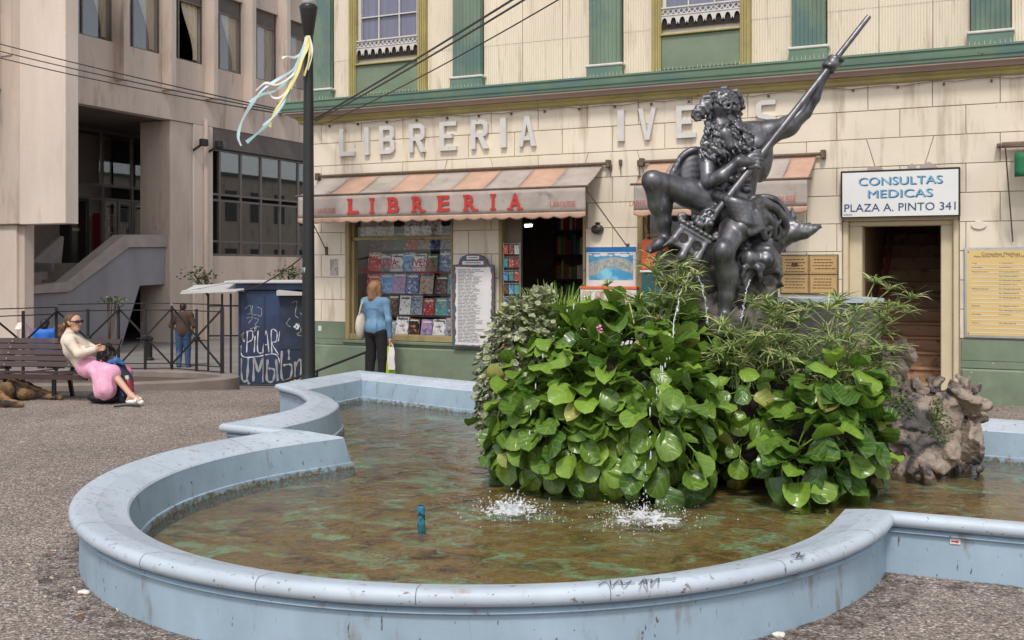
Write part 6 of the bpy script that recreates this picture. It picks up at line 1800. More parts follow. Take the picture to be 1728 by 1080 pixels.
def body_mesh(J, parent, skin, hands=True, thumbs=None):
    s = SDF(0.009, 0.03)
    torso(s, J, -0.012); seg(s, J, SEG.keys(), -0.004)
    s.cone(J['neck'], J['neckt'] + V3((0, 0, 0.03)), 0.058 * J['k'], 0.052 * J['k'], 0.03)
    head_sdf(s, J['head'], J.get('look', J['fwd']), J['up'], J['k'] * 1.0)
    for q in 'LR':
        d = J['wr' + q] - J['el' + q]
        if 'hd' + q in J: d = J['hd' + q]
        hand_sdf(s, J['wr' + q], d, J.get('th' + q, J['fwd']), J['k'])
        s.cone(J['an' + q], J['to' + q], 0.036 * J['k'], 0.026 * J['k'], 0.02)
    return s.build("body", skin, parent)

# ---- man standing in the street, seen from behind
MY = 27.9
mp_ = at(309, 452, MY); mg = gnd(mp_.x, MY)
J = stand((mp_.x, MY, mg), 8, 1.70)
T = J['T']
J['elL'] = T(-0.30, -0.04, 1.12); J['wrL'] = T(-0.20, 0.10, 0.98); J['elR'] = T(0.29, -0.05, 1.11); J['wrR'] = T(0.23, 0.08, 0.93); J['look'] = T(-0.35, 1, 0.05) - T(0, 0, 0)
man = thing("person", "person in brown t-shirt and blue jeans standing behind the railing, back turned", "person", (mp_.x, MY, mg))
body_mesh(J, man, M_SKIND)
s = SDF(0.01, 0.04); torso(s, J, 0.035, 0.03); seg(s, J, ('upL', 'upR'), 0.032); s.cone(J['neck'], J['neck'] + V3((0, 0, 0.02)), 0.065, 0.06, 0.03)
s.p = [q for q in s.p]
s.build("t_shirt", pm("brown_cotton", lin(74, 55, 47), 0.9, var=0.12, scale=6, bump=0.3, bscale=10, bdist=0.03), man)
s = SDF(0.01, 0.04); s.ell(J['pelvis'] - V3((0, 0, 0.03)), (0.185, 0.14, 0.12), (0, 0, 8), 0.05); seg(s, J, ('thL', 'thR', 'siL', 'siR'), 0.028, 1.05)
s.cone(J['anL'], J['anL'] + V3((0, 0, -0.03)), 0.062, 0.066, 0.02); s.cone(J['anR'], J['anR'] + V3((0, 0, -0.03)), 0.062, 0.066, 0.02)
s.build("jeans", pm("blue_denim", lin(50, 74, 108), 0.9, var=0.18, scale=5, col2=lin(84, 108, 140), patch=(0.5, 0.66), pscale=4, bump=0.3, bscale=12), man)
s = SDF(0.01, 0.02); h = J['head']; s.ell(h + V3((0, -0.012, 0.045)), (0.088, 0.098, 0.085), None, 0.02); s.ell(h + V3((0, -0.05, 0.0)), (0.076, 0.06, 0.075), None, 0.02); s.ell(h + V3((-0.02, 0.09, -0.01)), (0.07, 0.05, 0.09), None, 0.02, neg=True)
s.build("hair", M_HBLACK, man)
for q in 'LR':
    s = SDF(0.008, 0.02); s.cone(J['an' + q] + V3((0, 0, -0.04)), J['to' + q], 0.046, 0.035, 0.02); s.build("shoe", pm("dark_shoe", lin(44, 38, 36), 0.6), man)

# ---- woman looking into the shop window
WY = 15.35
wp = at(634, 452, WY); wg = gnd(wp.x, WY)
J = stand((wp.x, WY, wg), -24, 1.56); T = J['T']
J['elR'] = T(0.25, -0.02, 1.10); J['wrR'] = T(0.25, 0.02, 0.83); J['elL'] = T(-0.24, 0.06, 1.12); J['wrL'] = T(-0.12, 0.22, 1.16); J['look'] = T(0.45, 1, -0.12) - T(0, 0, 0)
win_w = thing("person", "person in pale denim jacket and black trousers looking into the shop window with bags", "person", (wp.x, WY, wg))
body_mesh(J, win_w, M_SKIN)
M_DENIM = pm("pale_denim", lin(104, 138, 166), 0.85, var=0.12, scale=5, col2=lin(126, 158, 184), patch=(0.52, 0.66), pscale=5, bump=0.4, bscale=9, bdist=0.03)
s = SDF(0.01, 0.04); torso(s, J, 0.010); seg(s, J, ('upL', 'upR', 'foL', 'foR'), 0.013); s.ell(J['pelvis'] + V3((0, 0, 0.03)), (0.172, 0.13, 0.12), (0, 0, -24), 0.05); s.disp = lambda X, Y, Z: 0.014 * vnoise(X * 16, Y * 16, Z * 9); s.cone(J['neck'], J['neck'] + V3((0, 0, 0.03)), 0.068, 0.062, 0.03)
s.build("denim_jacket", M_DENIM, win_w)
mb = MB()
for (a, b) in ((T(-0.12, -0.142, 1.36), T(-0.10, -0.148, 0.92)), (T(0.12, -0.142, 1.36), T(0.10, -0.148, 0.92)), (T(-0.17, -0.115, 1.28), T(0.17, -0.115, 1.28))):
    mb.tube(curve_pts([a, (a + b) / 2 + (T(0, -0.004, 0) - T(0, 0, 0)), b], 5), 0.004, 4)
mb.build("jacket_seams", pm("denim_seam", lin(88, 116, 146), 0.9), win_w)
s = SDF(0.01, 0.04); s.ell(J['pelvis'] - V3((0, 0, 0.03)), (0.165, 0.125, 0.11), (0, 0, -24), 0.05); seg(s, J, ('thL', 'thR', 'siL', 'siR'), 0.014, 1.0)
s.build("trousers", pm("black_trousers", lin(30, 28, 30), 0.9, var=0.15), win_w)
s = SDF(0.009, 0.03); h = J['head']; f = J['look'].normalized()
s.ell(h - f * 0.015 + V3((0, 0, 0.045)), (0.096, 0.1, 0.088), None, 0.03); s.cone(h - f * 0.05, h - f * 0.06 + V3((0, 0, -0.13)), 0.085, 0.075, 0.04)
s.cone(h - f * 0.02 + T(-0.06, 0, 0) - T(0, 0, 0), h - f * 0.03 + T(-0.08, 0, -0.15) - T(0, 0, 0), 0.05, 0.035, 0.03); s.cone(h - f * 0.02 + T(0.06, 0, 0) - T(0, 0, 0), h - f * 0.03 + T(0.08, 0, -0.15) - T(0, 0, 0), 0.05, 0.03, 0.03)
s.disp = lambda X, Y, Z: 0.014 * vnoise(X * 45, Y * 45, Z * 16)
s.build("hair", M_HFAIR, win_w)
for q in 'LR':
    s = SDF(0.008, 0.02); s.cone(J['an' + q] + V3((0, 0, -0.04)), J['to' + q], 0.042, 0.03, 0.02); s.build("shoe", pm("dark_shoe", lin(44, 38, 36), 0.6), win_w)
# her bags
b0 = T(-0.27, -0.02, 0.78)
s = SDF(0.01, 0.03); s.ell(T(-0.25, -0.03, 0.99), (0.07, 0.12, 0.20), (0, 0, -24), 0.04)
sb = thing("shoulder_bag", "cream cloth bag hanging on the shoulder of the denim jacket", "bag", tuple(T(-0.25, -0.03, 0.8)))
s.build("pouch", pm("cream_canvas", lin(206, 196, 180), 0.9, var=0.06, bump=0.3, bscale=14), sb)
MB().tube(curve_pts([T(-0.27, 0.05, 1.12), T(-0.22, 0.07, 1.36), T(-0.16, 0.0, 1.455), T(-0.2, -0.09, 1.36), T(-0.26, -0.1, 1.12)], 6), 0.012, 6).build("strap", pm("cream_canvas", lin(206, 196, 180)), sb)
hd = T(0.25, 0.05, 0.74)
for i, (nm, lab, mat, w_, h_, dx, dy) in enumerate((("paper_bag", "white paper shopping bag held beside the black trousers", pm("white_paper_bag", lin(214, 204, 200), 0.7, var=0.05, scale=8), 0.10, 0.33, 0.01, -0.03), ("plastic_bag", "lime green plastic bag held behind a white paper bag", pm("lime_plastic", lin(166, 204, 40), 0.4, var=0.08, scale=5), 0.15, 0.44, -0.02, 0.04))):
    c = hd + V3((dx, dy, -0.06))
    t = thing(nm, lab, "bag", (c.x, c.y, c.z - h_))
    n = 10; vs_ = []
    for j in range(n + 1):
        f_ = j / n; ww = w_ * (0.62 + 0.38 * min(1, f_ * 3)) / 2; dd = 0.03 * (0.3 + 0.7 * min(1, f_ * 2))
        z = c.z - h_ * f_
        wv = 0.006 * math.sin(f_ * 9 + i)
        vs_ += [(c.x - ww + wv, c.y - dd, z), (c.x + ww + wv, c.y - dd, z), (c.x + ww + wv, c.y + dd, z), (c.x - ww + wv, c.y + dd, z)]
    MB().add(vs_, [(j * 4 + k_, j * 4 + (k_ + 1) % 4, j * 4 + 4 + (k_ + 1) % 4, j * 4 + 4 + k_) for j in range(n) for k_ in range(4)] + [(3, 2, 1, 0), (n * 4, n * 4 + 1, n * 4 + 2, n * 4 + 3)]).build("sack", mat, t, smooth=50)
    MB().tube(curve_pts([c + V3((-0.03, 0, -0.005)), hd + V3((-0.012, dy * .5, -0.01)), hd + V3((0.012, dy * .5, -0.01)), c + V3((0.03, 0, -0.005))], 5), 0.005, 5).build("handle", mat, t)

# ---- woman sitting on the bench, arms folded, legs stretched out
A = at
BY = 13.35
J = dict(head=A(124, 544, BY), neckt=A(118, 560, BY), neck=A(114, 568, BY + .02), chest=A(128, 588, BY + .05), waist=A(140, 606, BY + .05), pelvis=A(149, 620, BY + .03), k=0.95, rot=0, fwd=V3((1, -0.12, 0.0)), up=V3((-0.12, 0, 1)),
         shR=A(118, 577, BY - .16), shL=A(130, 574, BY + .2), elR=A(133, 597, BY - .22), wrR=A(158, 590, BY - .14), elL=A(163, 592, BY + .14), wrL=A(141, 588, BY - .12),
         hipR=A(150, 622, BY - .06), hipL=A(153, 620, BY + .12), knR=A(191, 630, BY - .22), knL=A(197, 632, BY + .06), anR=A(222, 668, BY - .34), anL=A(221, 664, BY - .1), toR=A(236, 676, BY - .42), toL=A(233, 671, BY - .16), tor=(0, 32, 0))
J['hdR'] = V3((0.8, 0.5, 0.15)); J['hdL'] = V3((-0.8, -0.1, 0.3)); J['thR'] = V3((0, 0, 1)); J['thL'] = V3((0, 0, 1)); J['look'] = V3((1, -0.28, 0.02))
J['tor'] = (0, -32, 90)
sw_ = thing("person", "person in cream sweater, pink skirt and sunglasses sitting on the bench, arms folded", "person", (A(150, 620, BY).x, BY, 0))
J['rot'] = 0
s = SDF(0.009, 0.03)
def torso_seated(s, g=0.0):
    s.chain([J['neck'] + V3((0.02, 0, -0.06)), J['chest'], J['waist'], J['pelvis']], [0.09 + g, 0.125 + g, 0.118 + g, 0.125 + g], 0.05)
    s.cone(J['shR'], J['shL'], 0.062 + g, 0.062 + g, 0.06); s.cone(J['chest'] + V3((0, -.07, 0)), J['chest'] + V3((0.02, .08, 0)), 0.11 + g, 0.11 + g, 0.05)
torso_seated(s, -0.012); seg(s, J, SEG.keys(), -0.004)
s.cone(J['neck'], J['neckt'] + V3((0, 0, 0.03)), 0.05, 0.046, 0.03)
Pw = head_sdf(s, J['head'], J['look'], J['up'], 1.0)
for q in 'LR':
    hand_sdf(s, J['wr' + q], J['hd' + q], J['th' + q], 0.95)
    s.cone(J['an' + q], J['to' + q], 0.034, 0.024, 0.02); s.cone(J['an' + q], J['an' + q] + V3((-0.04, 0.01, -0.05)), 0.034, 0.03, 0.02)
s.build("body", M_SKIN, sw_)
M_KNIT = pm("cream_knit", lin(218, 204, 186), 0.9, var=0.05, scale=8, bump=0.5, bscale=12, bdist=0.03)
s = SDF(0.01, 0.04); torso_seated(s, 0.012); seg(s, J, ('upL', 'upR', 'foL', 'foR'), 0.014); s.cone(J['neck'], J['neckt'], 0.062, 0.056, 0.02)
s.disp = lambda X, Y, Z: 0.010 * vnoise(X * 14, Y * 14, Z * 9)
s.build("sweater", M_KNIT, sw_)
s = SDF(0.01, 0.05)
hem = A(178, 656, BY - .25)
s.ell(J['pelvis'] + V3((0.02, 0, 0.0)), (0.16, 0.19, 0.13), (0, 15, 0), 0.06); s.cone(J['hipR'], J['knR'], 0.115, 0.098, 0.06); s.cone(J['hipL'], J['knL'], 0.115, 0.10, 0.06)
s.cone(J['knR'] + V3((-0.06, 0, 0)), A(180, 657, BY - .28), 0.10, 0.115, 0.06); s.cone(J['knL'] + V3((-0.06, 0, 0)), A(183, 655, BY - .06), 0.10, 0.11, 0.06); s.cone(A(170, 640, BY - .2), A(172, 662, BY - .25), 0.10, 0.09, 0.06)
s.disp = lambda X, Y, Z: 0.028 * vnoise(X * 16, Y * 16, Z * 5) + 0.008 * vnoise(X * 40, Y * 40, Z * 12)
s.build("skirt", pm("pink_cotton", lin(224, 160, 186), 0.85, var=0.10, scale=6, col2=lin(236, 186, 204), patch=(0.52, 0.66), pscale=8, bump=0.3, bscale=20, bdist=0.02), sw_)
s = SDF(0.009, 0.02); h = J['head']; f = J['look'].normalized()
s.ell(h - f * 0.018 + V3((0, 0, 0.04)), (0.098, 0.09, 0.086), None, 0.03); s.ell(h - f * 0.055 + V3((0, 0, 0.0)), (0.06, 0.08, 0.08), None, 0.03)
s.ell(h + f * 0.12 + V3((0, 0, -0.03)), (0.075, 0.1, 0.085), None, 0.02, neg=True)
s.chain([h - f * 0.11 + V3((0, 0, -0.01)), h - f * 0.16 + V3((0, 0, -0.07)), h - f * 0.18 + V3((0, 0, -0.16)), h - f * 0.21 + V3((0, 0, -0.24))], [0.03, 0.05, 0.045, 0.012], 0.03)
s.disp = lambda X, Y, Z: 0.009 * vnoise(X * 50, Y * 50, Z * 18)
s.build("hair", M_HBROWN, sw_)
MB().tube([h - f * 0.118 + V3((0, 0.035 * math.cos(2 * math.pi * i / 12), -0.02 + 0.035 * math.sin(2 * math.pi * i / 12))) for i in range(13)], 0.009, 6).build("hair_tie", pm("yellow_hair_tie", lin(216, 214, 70), 0.6), sw_)
g = SDF(0.006, 0.008)
for q in (-1, 1): g.ell(Pw(q * 0.034, 0.088, 0.012), (0.034, 0.034, 0.021), None, 0.008)
g.cone(Pw(-0.07, 0.07, 0.018), Pw(-0.084, -0.02, 0.018), 0.007, 0.006); g.cone(Pw(0.07, 0.07, 0.018), Pw(0.084, -0.02, 0.018), 0.007, 0.006)
g.build("sunglasses", pm("black_lens", lin(20, 18, 18), 0.1), sw_)
for q in 'LR':
    a_, t_ = J['an' + q], J['to' + q]
    s = SDF(0.007, 0.01); s.cone(a_ + V3((-0.05, 0.01, -0.072)), t_ + V3((0.02, 0, -0.02)), 0.026, 0.03, 0.01); s.cone(t_ + V3((-0.05, -0.03, -0.005)), t_ + V3((-0.05, 0.04, 0.02)), 0.022, 0.022, 0.01)
    s.build("sandal", pm("white_sandal", lin(226, 222, 218), 0.6), sw_)
# backpack and things beside her feet
M_NAVY = pm("navy_nylon", lin(36, 42, 58), 0.6, var=0.2, scale=8, bump=0.4, bscale=14, bdist=0.02)
bc_ = A(203, 640, BY - .02)
bp_ = thing("backpack", "navy backpack with blue trim standing against the legs in the pink skirt", "backpack", (bc_.x, bc_.y, 0))
tl = 20
s = SDF(0.01, 0.05); s.chain([A(197, 620, BY - .02), A(205, 645, BY - .04), A(212, 670, BY - .05)], [0.11, 0.135, 0.12], 0.05); s.ell(A(214, 655, BY - .16), (0.085, 0.07, 0.12), (0, 10, 0), 0.03)
s.disp = lambda X, Y, Z: 0.012 * vnoise(X * 14, Y * 14, Z * 14); s.build("sack", M_NAVY, bp_)
s = SDF(0.008, 0.01); s.chain([A(184, 612, BY - .12), A(196, 608, BY - .12), A(208, 614, BY - .10)], [0.025, 0.04, 0.025], 0.02); s.chain([A(193, 612, BY - .145), A(199, 640, BY - .19), A(208, 668, BY - .20)], [0.014, 0.014, 0.014], 0.02)
s.build("blue_trim", pm("blue_trim_nylon", lin(48, 96, 150), 0.5), bp_)
bt = A(214, 634, BY - .2)
wb = thing("water_bottle", "crimson drink bottle with a pale cap in the backpack's side pocket", "bottle", tuple(A(219, 658, BY - .22)))
MB().tube([A(222, 662, BY - .22), A(217, 644, BY - .22), A(215.5, 640, BY - .22)], [0.038, 0.038, 0.02], 12).build("bottle", pm("crimson_bottle", lin(130, 26, 50), 0.25), wb, smooth=50)
MB().tube([A(215.3, 639.5, BY - .22), A(213.6, 633.5, BY - .22)], 0.024, 12).build("cap", M_WHITE, wb)
pk = SDF(0.008, 0.03); pk.chain([A(210, 618, BY + .08), A(216, 628, BY + .08), A(219, 640, BY + .08)], [0.03, 0.05, 0.04]); o = pk.build("pink_cloth", pm("magenta_cloth", lin(206, 112, 160), 0.8), None, W, tuple(A(216, 640, BY + .08))); tag(o, "bright pink cloth bundle behind the navy backpack", "cloth")
s = SDF(0.01, 0.05); gb = A(178, 676, BY - .1); s.ell((gb.x, gb.y, 0.075), (0.22, 0.16, 0.078), None, 0.05); s.disp = lambda X, Y, Z: 0.016 * vnoise(X * 16, Y * 16, Z * 16)
tag(s.build("black_bag", pm("black_nylon_bag", lin(28, 27, 30), 0.6, var=0.2, bump=0.4, bscale=14), None, W, (gb.x, gb.y, 0)), "flat black bag on the ground under the pink skirt", "bag")

# ---- three people beyond the railing, seen from behind
for i, (u, v, Y, H, hair, top, lab, rot) in enumerate(((76, 540, 19.2, 1.22, M_HBLACK, pm("bright_blue_jacket", lin(36, 104, 196), 0.6, var=0.1), "person in bright blue jacket beyond the railing, back turned", 14), (97, 551, 19.4, 1.10, M_HFAIR, pm("charcoal_jacket", lin(52, 48, 50), 0.8), "fair-haired person in charcoal jacket beyond the railing", -10), (9, 574, 18.8, 0.92, M_HBLACK, pm("dark_red_top", lin(96, 46, 44), 0.8), "small dark-haired person just above the bench back", 20))):
    p = A(u, v, Y); g_ = gnd(p.x, Y); H = p.z - g_
    J = stand((p.x, Y, g_), rot, H); k = J['k']
    t = thing("person", lab, "person", (p.x, Y, g_))
    body_mesh(J, t, M_SKIN)
    s = SDF(0.011, 0.04); torso(s, J, 0.03); seg(s, J, ('upL', 'upR', 'foL', 'foR'), 0.02); s.build("jacket", top, t)
    s = SDF(0.011, 0.04); s.ell(J['pelvis'], (0.17 * k, 0.13 * k, 0.12 * k), None, 0.05); seg(s, J, ('thL', 'thR', 'siL', 'siR'), 0.014); s.build("trousers", pm("dark_trousers", lin(50, 50, 60), 0.9), t)
    s = SDF(0.009, 0.02); h = J['head']; s.ell(h + V3((0, -0.012, 0.035)), (0.096 * k + .012, 0.10 * k + .012, 0.09 * k + .012), None, 0.02); s.ell(h + V3((0, -0.05, -0.02)), (0.075, 0.055, 0.08), None, 0.02)
    s.disp = lambda X, Y, Z: 0.01 * vnoise(X * 40, Y * 40, Z * 16); s.build("hair", hair, t)
pb = A(43, 560, 19.0)
pc = thing("folded_placard", "white and pink card placard carried beyond the railing beside the blue jacket", "placard", (pb.x, 19.0, pb.z - 0.2))
MB().add([tuple(A(25, 556, 19)), tuple(A(30, 545, 19.2)), tuple(A(40, 543, 19.2)), tuple(A(37, 556, 19))], [(0, 1, 2, 3)]).build("white_side", pm("placard_white", lin(222, 214, 206), 0.6, col2=lin(220, 140, 110), patch=(0.55, 0.6), pscale=8), pc, thick=0.01)
MB().add([tuple(A(37.5, 556, 19)), tuple(A(40.5, 543, 19.2)), tuple(A(62, 562, 19.5)), tuple(A(56, 580, 19.2)), tuple(A(42, 580, 19.0))], [(0, 1, 2, 3, 4)]).build("pink_side", pm("placard_pink", lin(196, 164, 162), 0.7, var=0.06), pc, thick=0.01)

# ---- dog lying on its side under the bench, legs stretched out
DX, DY = -6.47, 13.2
M_FUR = pm("tan_and_black_fur", lin(146, 112, 76), 0.85, var=0.2, scale=10, col2=lin(52, 42, 36), patch=(0.48, 0.58), pscale=4.5, bump=0.9, bscale=70, bdist=0.02)
dog = thing("dog", "tan and black dog lying on its side under the bench, legs stretched out", "dog", (DX, DY, 0))
s = SDF(0.01, 0.06)
s.chain([V3((DX, 12.86, 0.125)), V3((DX - 0.03, 13.12, 0.13)), V3((DX + 0.02, 13.38, 0.115)), V3((DX, 13.6, 0.12))], [0.13, 0.145, 0.115, 0.125], 0.06)
s.chain([V3((DX - 0.02, 12.82, 0.12)), V3((DX - 0.14, 12.66, 0.12)), V3((DX - 0.22, 12.56, 0.11))], [0.10, 0.085, 0.075], 0.05)      # neck
s.ell((DX - 0.25, 12.50, 0.10), (0.085, 0.10, 0.075), None, 0.04); s.cone((DX - 0.20, 12.42, 0.085), (DX - 0.10, 12.36, 0.07), 0.05, 0.036, 0.03)   # head, muzzle
s.cone((DX - 0.33, 12.52, 0.16), (DX - 0.37, 12.50, 0.21), 0.03, 0.012, 0.02)
def leg(pts, rs): s.chain([V3(p) for p in pts], rs, 0.03)
leg([(DX + 0.02, 12.88, 0.09), (DX + 0.17, 12.86, 0.06), (DX + 0.32, 12.80, 0.045), (DX + 0.44, 12.80, 0.035), (DX + 0.50, 12.80, 0.03)], [0.085, 0.055, 0.038, 0.032, 0.034])
leg([(DX + 0.02, 12.95, 0.16), (DX + 0.15, 12.97, 0.13), (DX + 0.26, 12.93, 0.08), (DX + 0.34, 12.93, 0.04), (DX + 0.38, 12.93, 0.034)], [0.08, 0.05, 0.036, 0.032, 0.034])
leg([(DX + 0.03, 13.56, 0.10), (DX + 0.20, 13.48, 0.085), (DX + 0.34, 13.58, 0.07), (DX + 0.52, 13.55, 0.045), (DX + 0.66, 13.53, 0.033)], [0.11, 0.07, 0.04, 0.03, 0.036])
leg([(DX + 0.02, 13.62, 0.17), (DX + 0.18, 13.64, 0.15), (DX + 0.30, 13.72, 0.10), (DX + 0.46, 13.70, 0.05), (DX + 0.56, 13.68, 0.034)], [0.10, 0.065, 0.04, 0.03, 0.036])
s.chain([V3((DX - 0.02, 13.70, 0.09)), V3((DX - 0.1, 13.86, 0.05)), V3((DX - 0.25, 13.98, 0.04))], [0.05, 0.04, 0.03], 0.03)
s.disp = lambda X, Y, Z: 0.012 * vnoise(X * 30, Y * 30, Z * 30) + 0.008 * vnoise(X * 70, Y * 70, Z * 70)
s.build("body", M_FUR, dog)

# ---- shop assistant half hidden in the doorway
cy = 1.15
cxl = FAC.x(884, cy); 
q = FAC.world((cxl, cy, -0.2))
J = stand((q.x, q.y, -0.2), -60, 1.58)
T = J['T']
hz = CAMH + (V0 - 452) / FPX * q.y
sc_ = thing("person", "person in grey top standing in the dark bookshop doorway", "person", (q.x, q.y, -0.2))
body_mesh(J, sc_, M_SKIN)
s = SDF(0.012, 0.04); torso(s, J, 0.02); seg(s, J, ('upL', 'upR', 'foL', 'foR'), 0.018); s.build("grey_top", pm("grey_lilac_top", lin(150, 142, 152), 0.9), sc_)
s = SDF(0.012, 0.04); s.ell(J['pelvis'], (0.17, 0.13, 0.12), None, 0.05); seg(s, J, ('thL', 'thR', 'siL', 'siR'), 0.014); s.build("trousers", pm("dark_trousers", lin(50, 50, 60), 0.9), sc_)
s = SDF(0.01, 0.02); h = J['head']; s.ell(h + V3((0, 0, 0.04)), (0.1, 0.1, 0.09), None, 0.02); s.ell(h + V3((-0.05, -0.03, -0.02)), (0.07, 0.06, 0.09), None, 0.02); s.build("hair", M_HBLACK, sc_)
# ------------------------------------------------------------------ bronze sea-god statue on its rock
M_BRONZE = pm("dark_bronze", lin(116, 115, 118), 0.41, metal=0.75, var=0.22, scale=7, col2=lin(84, 83, 88), patch=(0.5, 0.64), pscale=5, col3=lin(170, 172, 174), patch3=(0.60, 0.74), pscale3=8, pstretch=(2, 2, 0.5), bump=0.2, bscale=45, bdist=0.006)
SY = 9.2
def S(u, v, d=0.0): return at(u, v, SY + d)
statue = thing("bronze_statue", "dark bronze bearded sea god seated on rock, raising a trident shaft above the fountain", "statue", tuple(S(1215, 545, 0)))
rb_ = random.Random(21)
s = SDF(0.0105, 0.035)
# torso, built up of muscle groups
s.chain([S(1240, 350, 0), S(1247, 315, 0.0), S(1252, 280, 0.0), S(1250, 248, 0.0)], [0.155, 0.138, 0.155, 0.165], 0.05)
s.ell(S(1228, 252, -0.06), (0.15, 0.115, 0.11), (0, 12, 0), 0.015); s.ell(S(1272, 246, -0.06), (0.15, 0.115, 0.11), (0, -12, 0), 0.015)        # pectorals
s.ell(S(1287, 270, 0.05), (0.085, 0.12, 0.20), (0, 8, 0), 0.05); s.ell(S(1215, 275, 0.05), (0.085, 0.12, 0.17), None, 0.05)                    # flanks
for v in (288, 303, 319):
    for q in (-1, 1): s.ell(S(1246 + q * 12, v, -0.135), (0.052, 0.045, 0.036), None, 0.008)                                                  # belly
s.cone(S(1203, 238, -0.02), S(1298, 222, 0.03), 0.10, 0.105, 0.07)                                                                         # shoulder girdle
s.cone(S(1248, 228, 0.0), S(1228, 203, -0.02), 0.085, 0.072, 0.05)                                                                         # neck
s.ell(S(1272, 222, 0.05), (0.13, 0.08, 0.075), (0, 20, 0), 0.06)                                                                           # trapezius
# raised arm
s.chain([S(1300, 224, 0.02), S(1330, 212, 0.03), S(1358, 190, 0.02)], [0.10, 0.084, 0.060], 0.035); s.ell(S(1332, 219, 0.03), (0.11, 0.065, 0.058), (0, -35, 0), 0.02)
s.chain([S(1358, 190, 0.02), S(1372, 165, 0.01), S(1390, 128, 0.0)], [0.058, 0.060, 0.038], 0.02)
# fist around the shaft
sh0, sh1 = S(1466, 28, 0.02), S(1193, 378, -0.34)
ax = (sh1 - sh0).normalized()
hc = S(1398, 108, 0.0)
t_ = (hc - sh0).dot(ax); pc_ = sh0 + ax * t_
s.ell(pc_ + V3((-0.01, -0.02, -0.01)), (0.055, 0.055, 0.06), None, 0.03); s.cone(S(1390, 128, 0.0), pc_, 0.044, 0.045, 0.03)
sd1 = ax.cross(V3((0, -1, 0))).normalized(); sd2 = ax.cross(sd1).normalized()
for i in range(4):
    c = pc_ + ax * (0.024 + 0.030 * (1.2 - i))
    pts = [c + (sd1 * math.cos(R(a)) + sd2 * math.sin(R(a))) * 0.05 for a in range(-70, 171, 40)]
    s.chain(pts, 0.0185, 0.004)
s.chain([pc_ - ax * 0.06 + sd2 * -0.03, pc_ - ax * 0.075 + sd1 * -0.05, pc_ - ax * 0.05 + sd1 * -0.055 + sd2 * 0.04], [0.02, 0.02, 0.017], 0.01)
# bent arm across the belly
s.chain([S(1203, 240, -0.04), S(1193, 270, -0.10), S(1194, 306, -0.20)], [0.09, 0.074, 0.056], 0.03); s.ell(S(1190, 264, -0.09), (0.06, 0.065, 0.11), None, 0.02)
s.chain([S(1194, 308, -0.20), S(1218, 297, -0.28), S(1246, 272, -0.30)], [0.056, 0.060, 0.038], 0.02); s.ell(S(1212, 302, -0.25), (0.08, 0.052, 0.05), (0, -25, 0), 0.02)
t2 = (S(1264, 262, -0.28) - sh0).dot(ax); pd = sh0 + ax * t2
s.cone(S(1246, 272, -0.30), pd + V3((-0.03, -0.03, 0)), 0.044, 0.046, 0.03)
for i in range(4):
    a0 = pd + V3((-0.06, -0.045, 0.045 - 0.030 * i)); s.chain([a0, a0 + V3((0.06, -0.01, 0.012)), a0 + V3((0.115 - 0.012 * abs(i - 1), 0.02, 0.012 - 0.004 * i)), a0 + V3((0.125 - 0.012 * abs(i - 1), 0.055, 0.0))], [0.021, 0.019, 0.017, 0.015], 0.004)
s.chain([pd + V3((-0.06, -0.03, 0.05)), pd + V3((-0.01, -0.05, 0.085)), pd + V3((0.04, -0.03, 0.10))], [0.022, 0.019, 0.016], 0.008)
# leg drawn up on the left
s.chain([S(1212, 346, -0.02), S(1160, 325, -0.13), S(1107, 305, -0.24)], [0.150, 0.122, 0.084], 0.035); s.ell(S(1168, 338, -0.13), (0.17, 0.09, 0.075), (0, 22, 0), 0.02)
s.ell(S(1099, 304, -0.26), (0.082, 0.08, 0.085), None, 0.03)
s.chain([S(1102, 308, -0.24), S(1112, 345, -0.17), S(1120, 375, -0.14), S(1123, 398, -0.13)], [0.085, 0.088, 0.066, 0.048], 0.035); s.ell(S(1121, 342, -0.11), (0.072, 0.08, 0.14), (0, -8, 0), 0.03)
s.chain([S(1126, 404, -0.10), S(1112, 412, -0.20), S(1098, 421, -0.27)], [0.058, 0.052, 0.036], 0.03)
for i in range(5): s.cone(S(1101 - 0.5 * i, 419, -0.23 - 0.028 * (i - 2)), S(1091 + 1.5 * i, 424, -0.28 - 0.03 * (i - 2)), 0.02, 0.014, 0.01)
s.ell(S(1131, 408, -0.09), (0.05, 0.05, 0.05), None, 0.02)
# leg hanging to the front
s.chain([S(1255, 356, -0.05), S(1240, 385, -0.24), S(1223, 420, -0.42)], [0.150, 0.125, 0.088], 0.035); s.ell(S(1246, 390, -0.27), (0.10, 0.15, 0.09), (-20, 0, 0), 0.02)
s.ell(S(1220, 424, -0.46), (0.082, 0.078, 0.092), None, 0.03)
s.chain([S(1221, 430, -0.42), S(1226, 462, -0.36), S(1226, 500, -0.34), S(1223, 527, -0.34)], [0.088, 0.088, 0.064, 0.048], 0.035); s.ell(S(1233, 464, -0.33), (0.07, 0.08, 0.15), None, 0.03)
s.chain([S(1223, 533, -0.33), S(1221, 542, -0.42), S(1219, 549, -0.52)], [0.054, 0.05, 0.036], 0.03)
for i in range(5): s.cone(S(1214 + 3.2 * i, 547, -0.49), S(1212 + 4 * i, 551, -0.57 - 0.01 * (2 - abs(i - 2))), 0.02, 0.014, 0.008)
# head turned to the left and down
hd_ = S(1216, 188, -0.04); lk = V3((-0.85, -0.5, -0.22)); 
PH = head_sdf(s, hd_, lk, V3((-0.18, 0, 1)), 1.36)
s.cone(PH(0, 0.085, 0.02), PH(0, 0.112, -0.028), 0.018, 0.026, 0.015)
for q in (-1, 1): s.ell(PH(q * 0.033, 0.070, 0.012), (0.022, 0.022, 0.016), None, 0.006)
s.build("figure", M_BRONZE, statue)
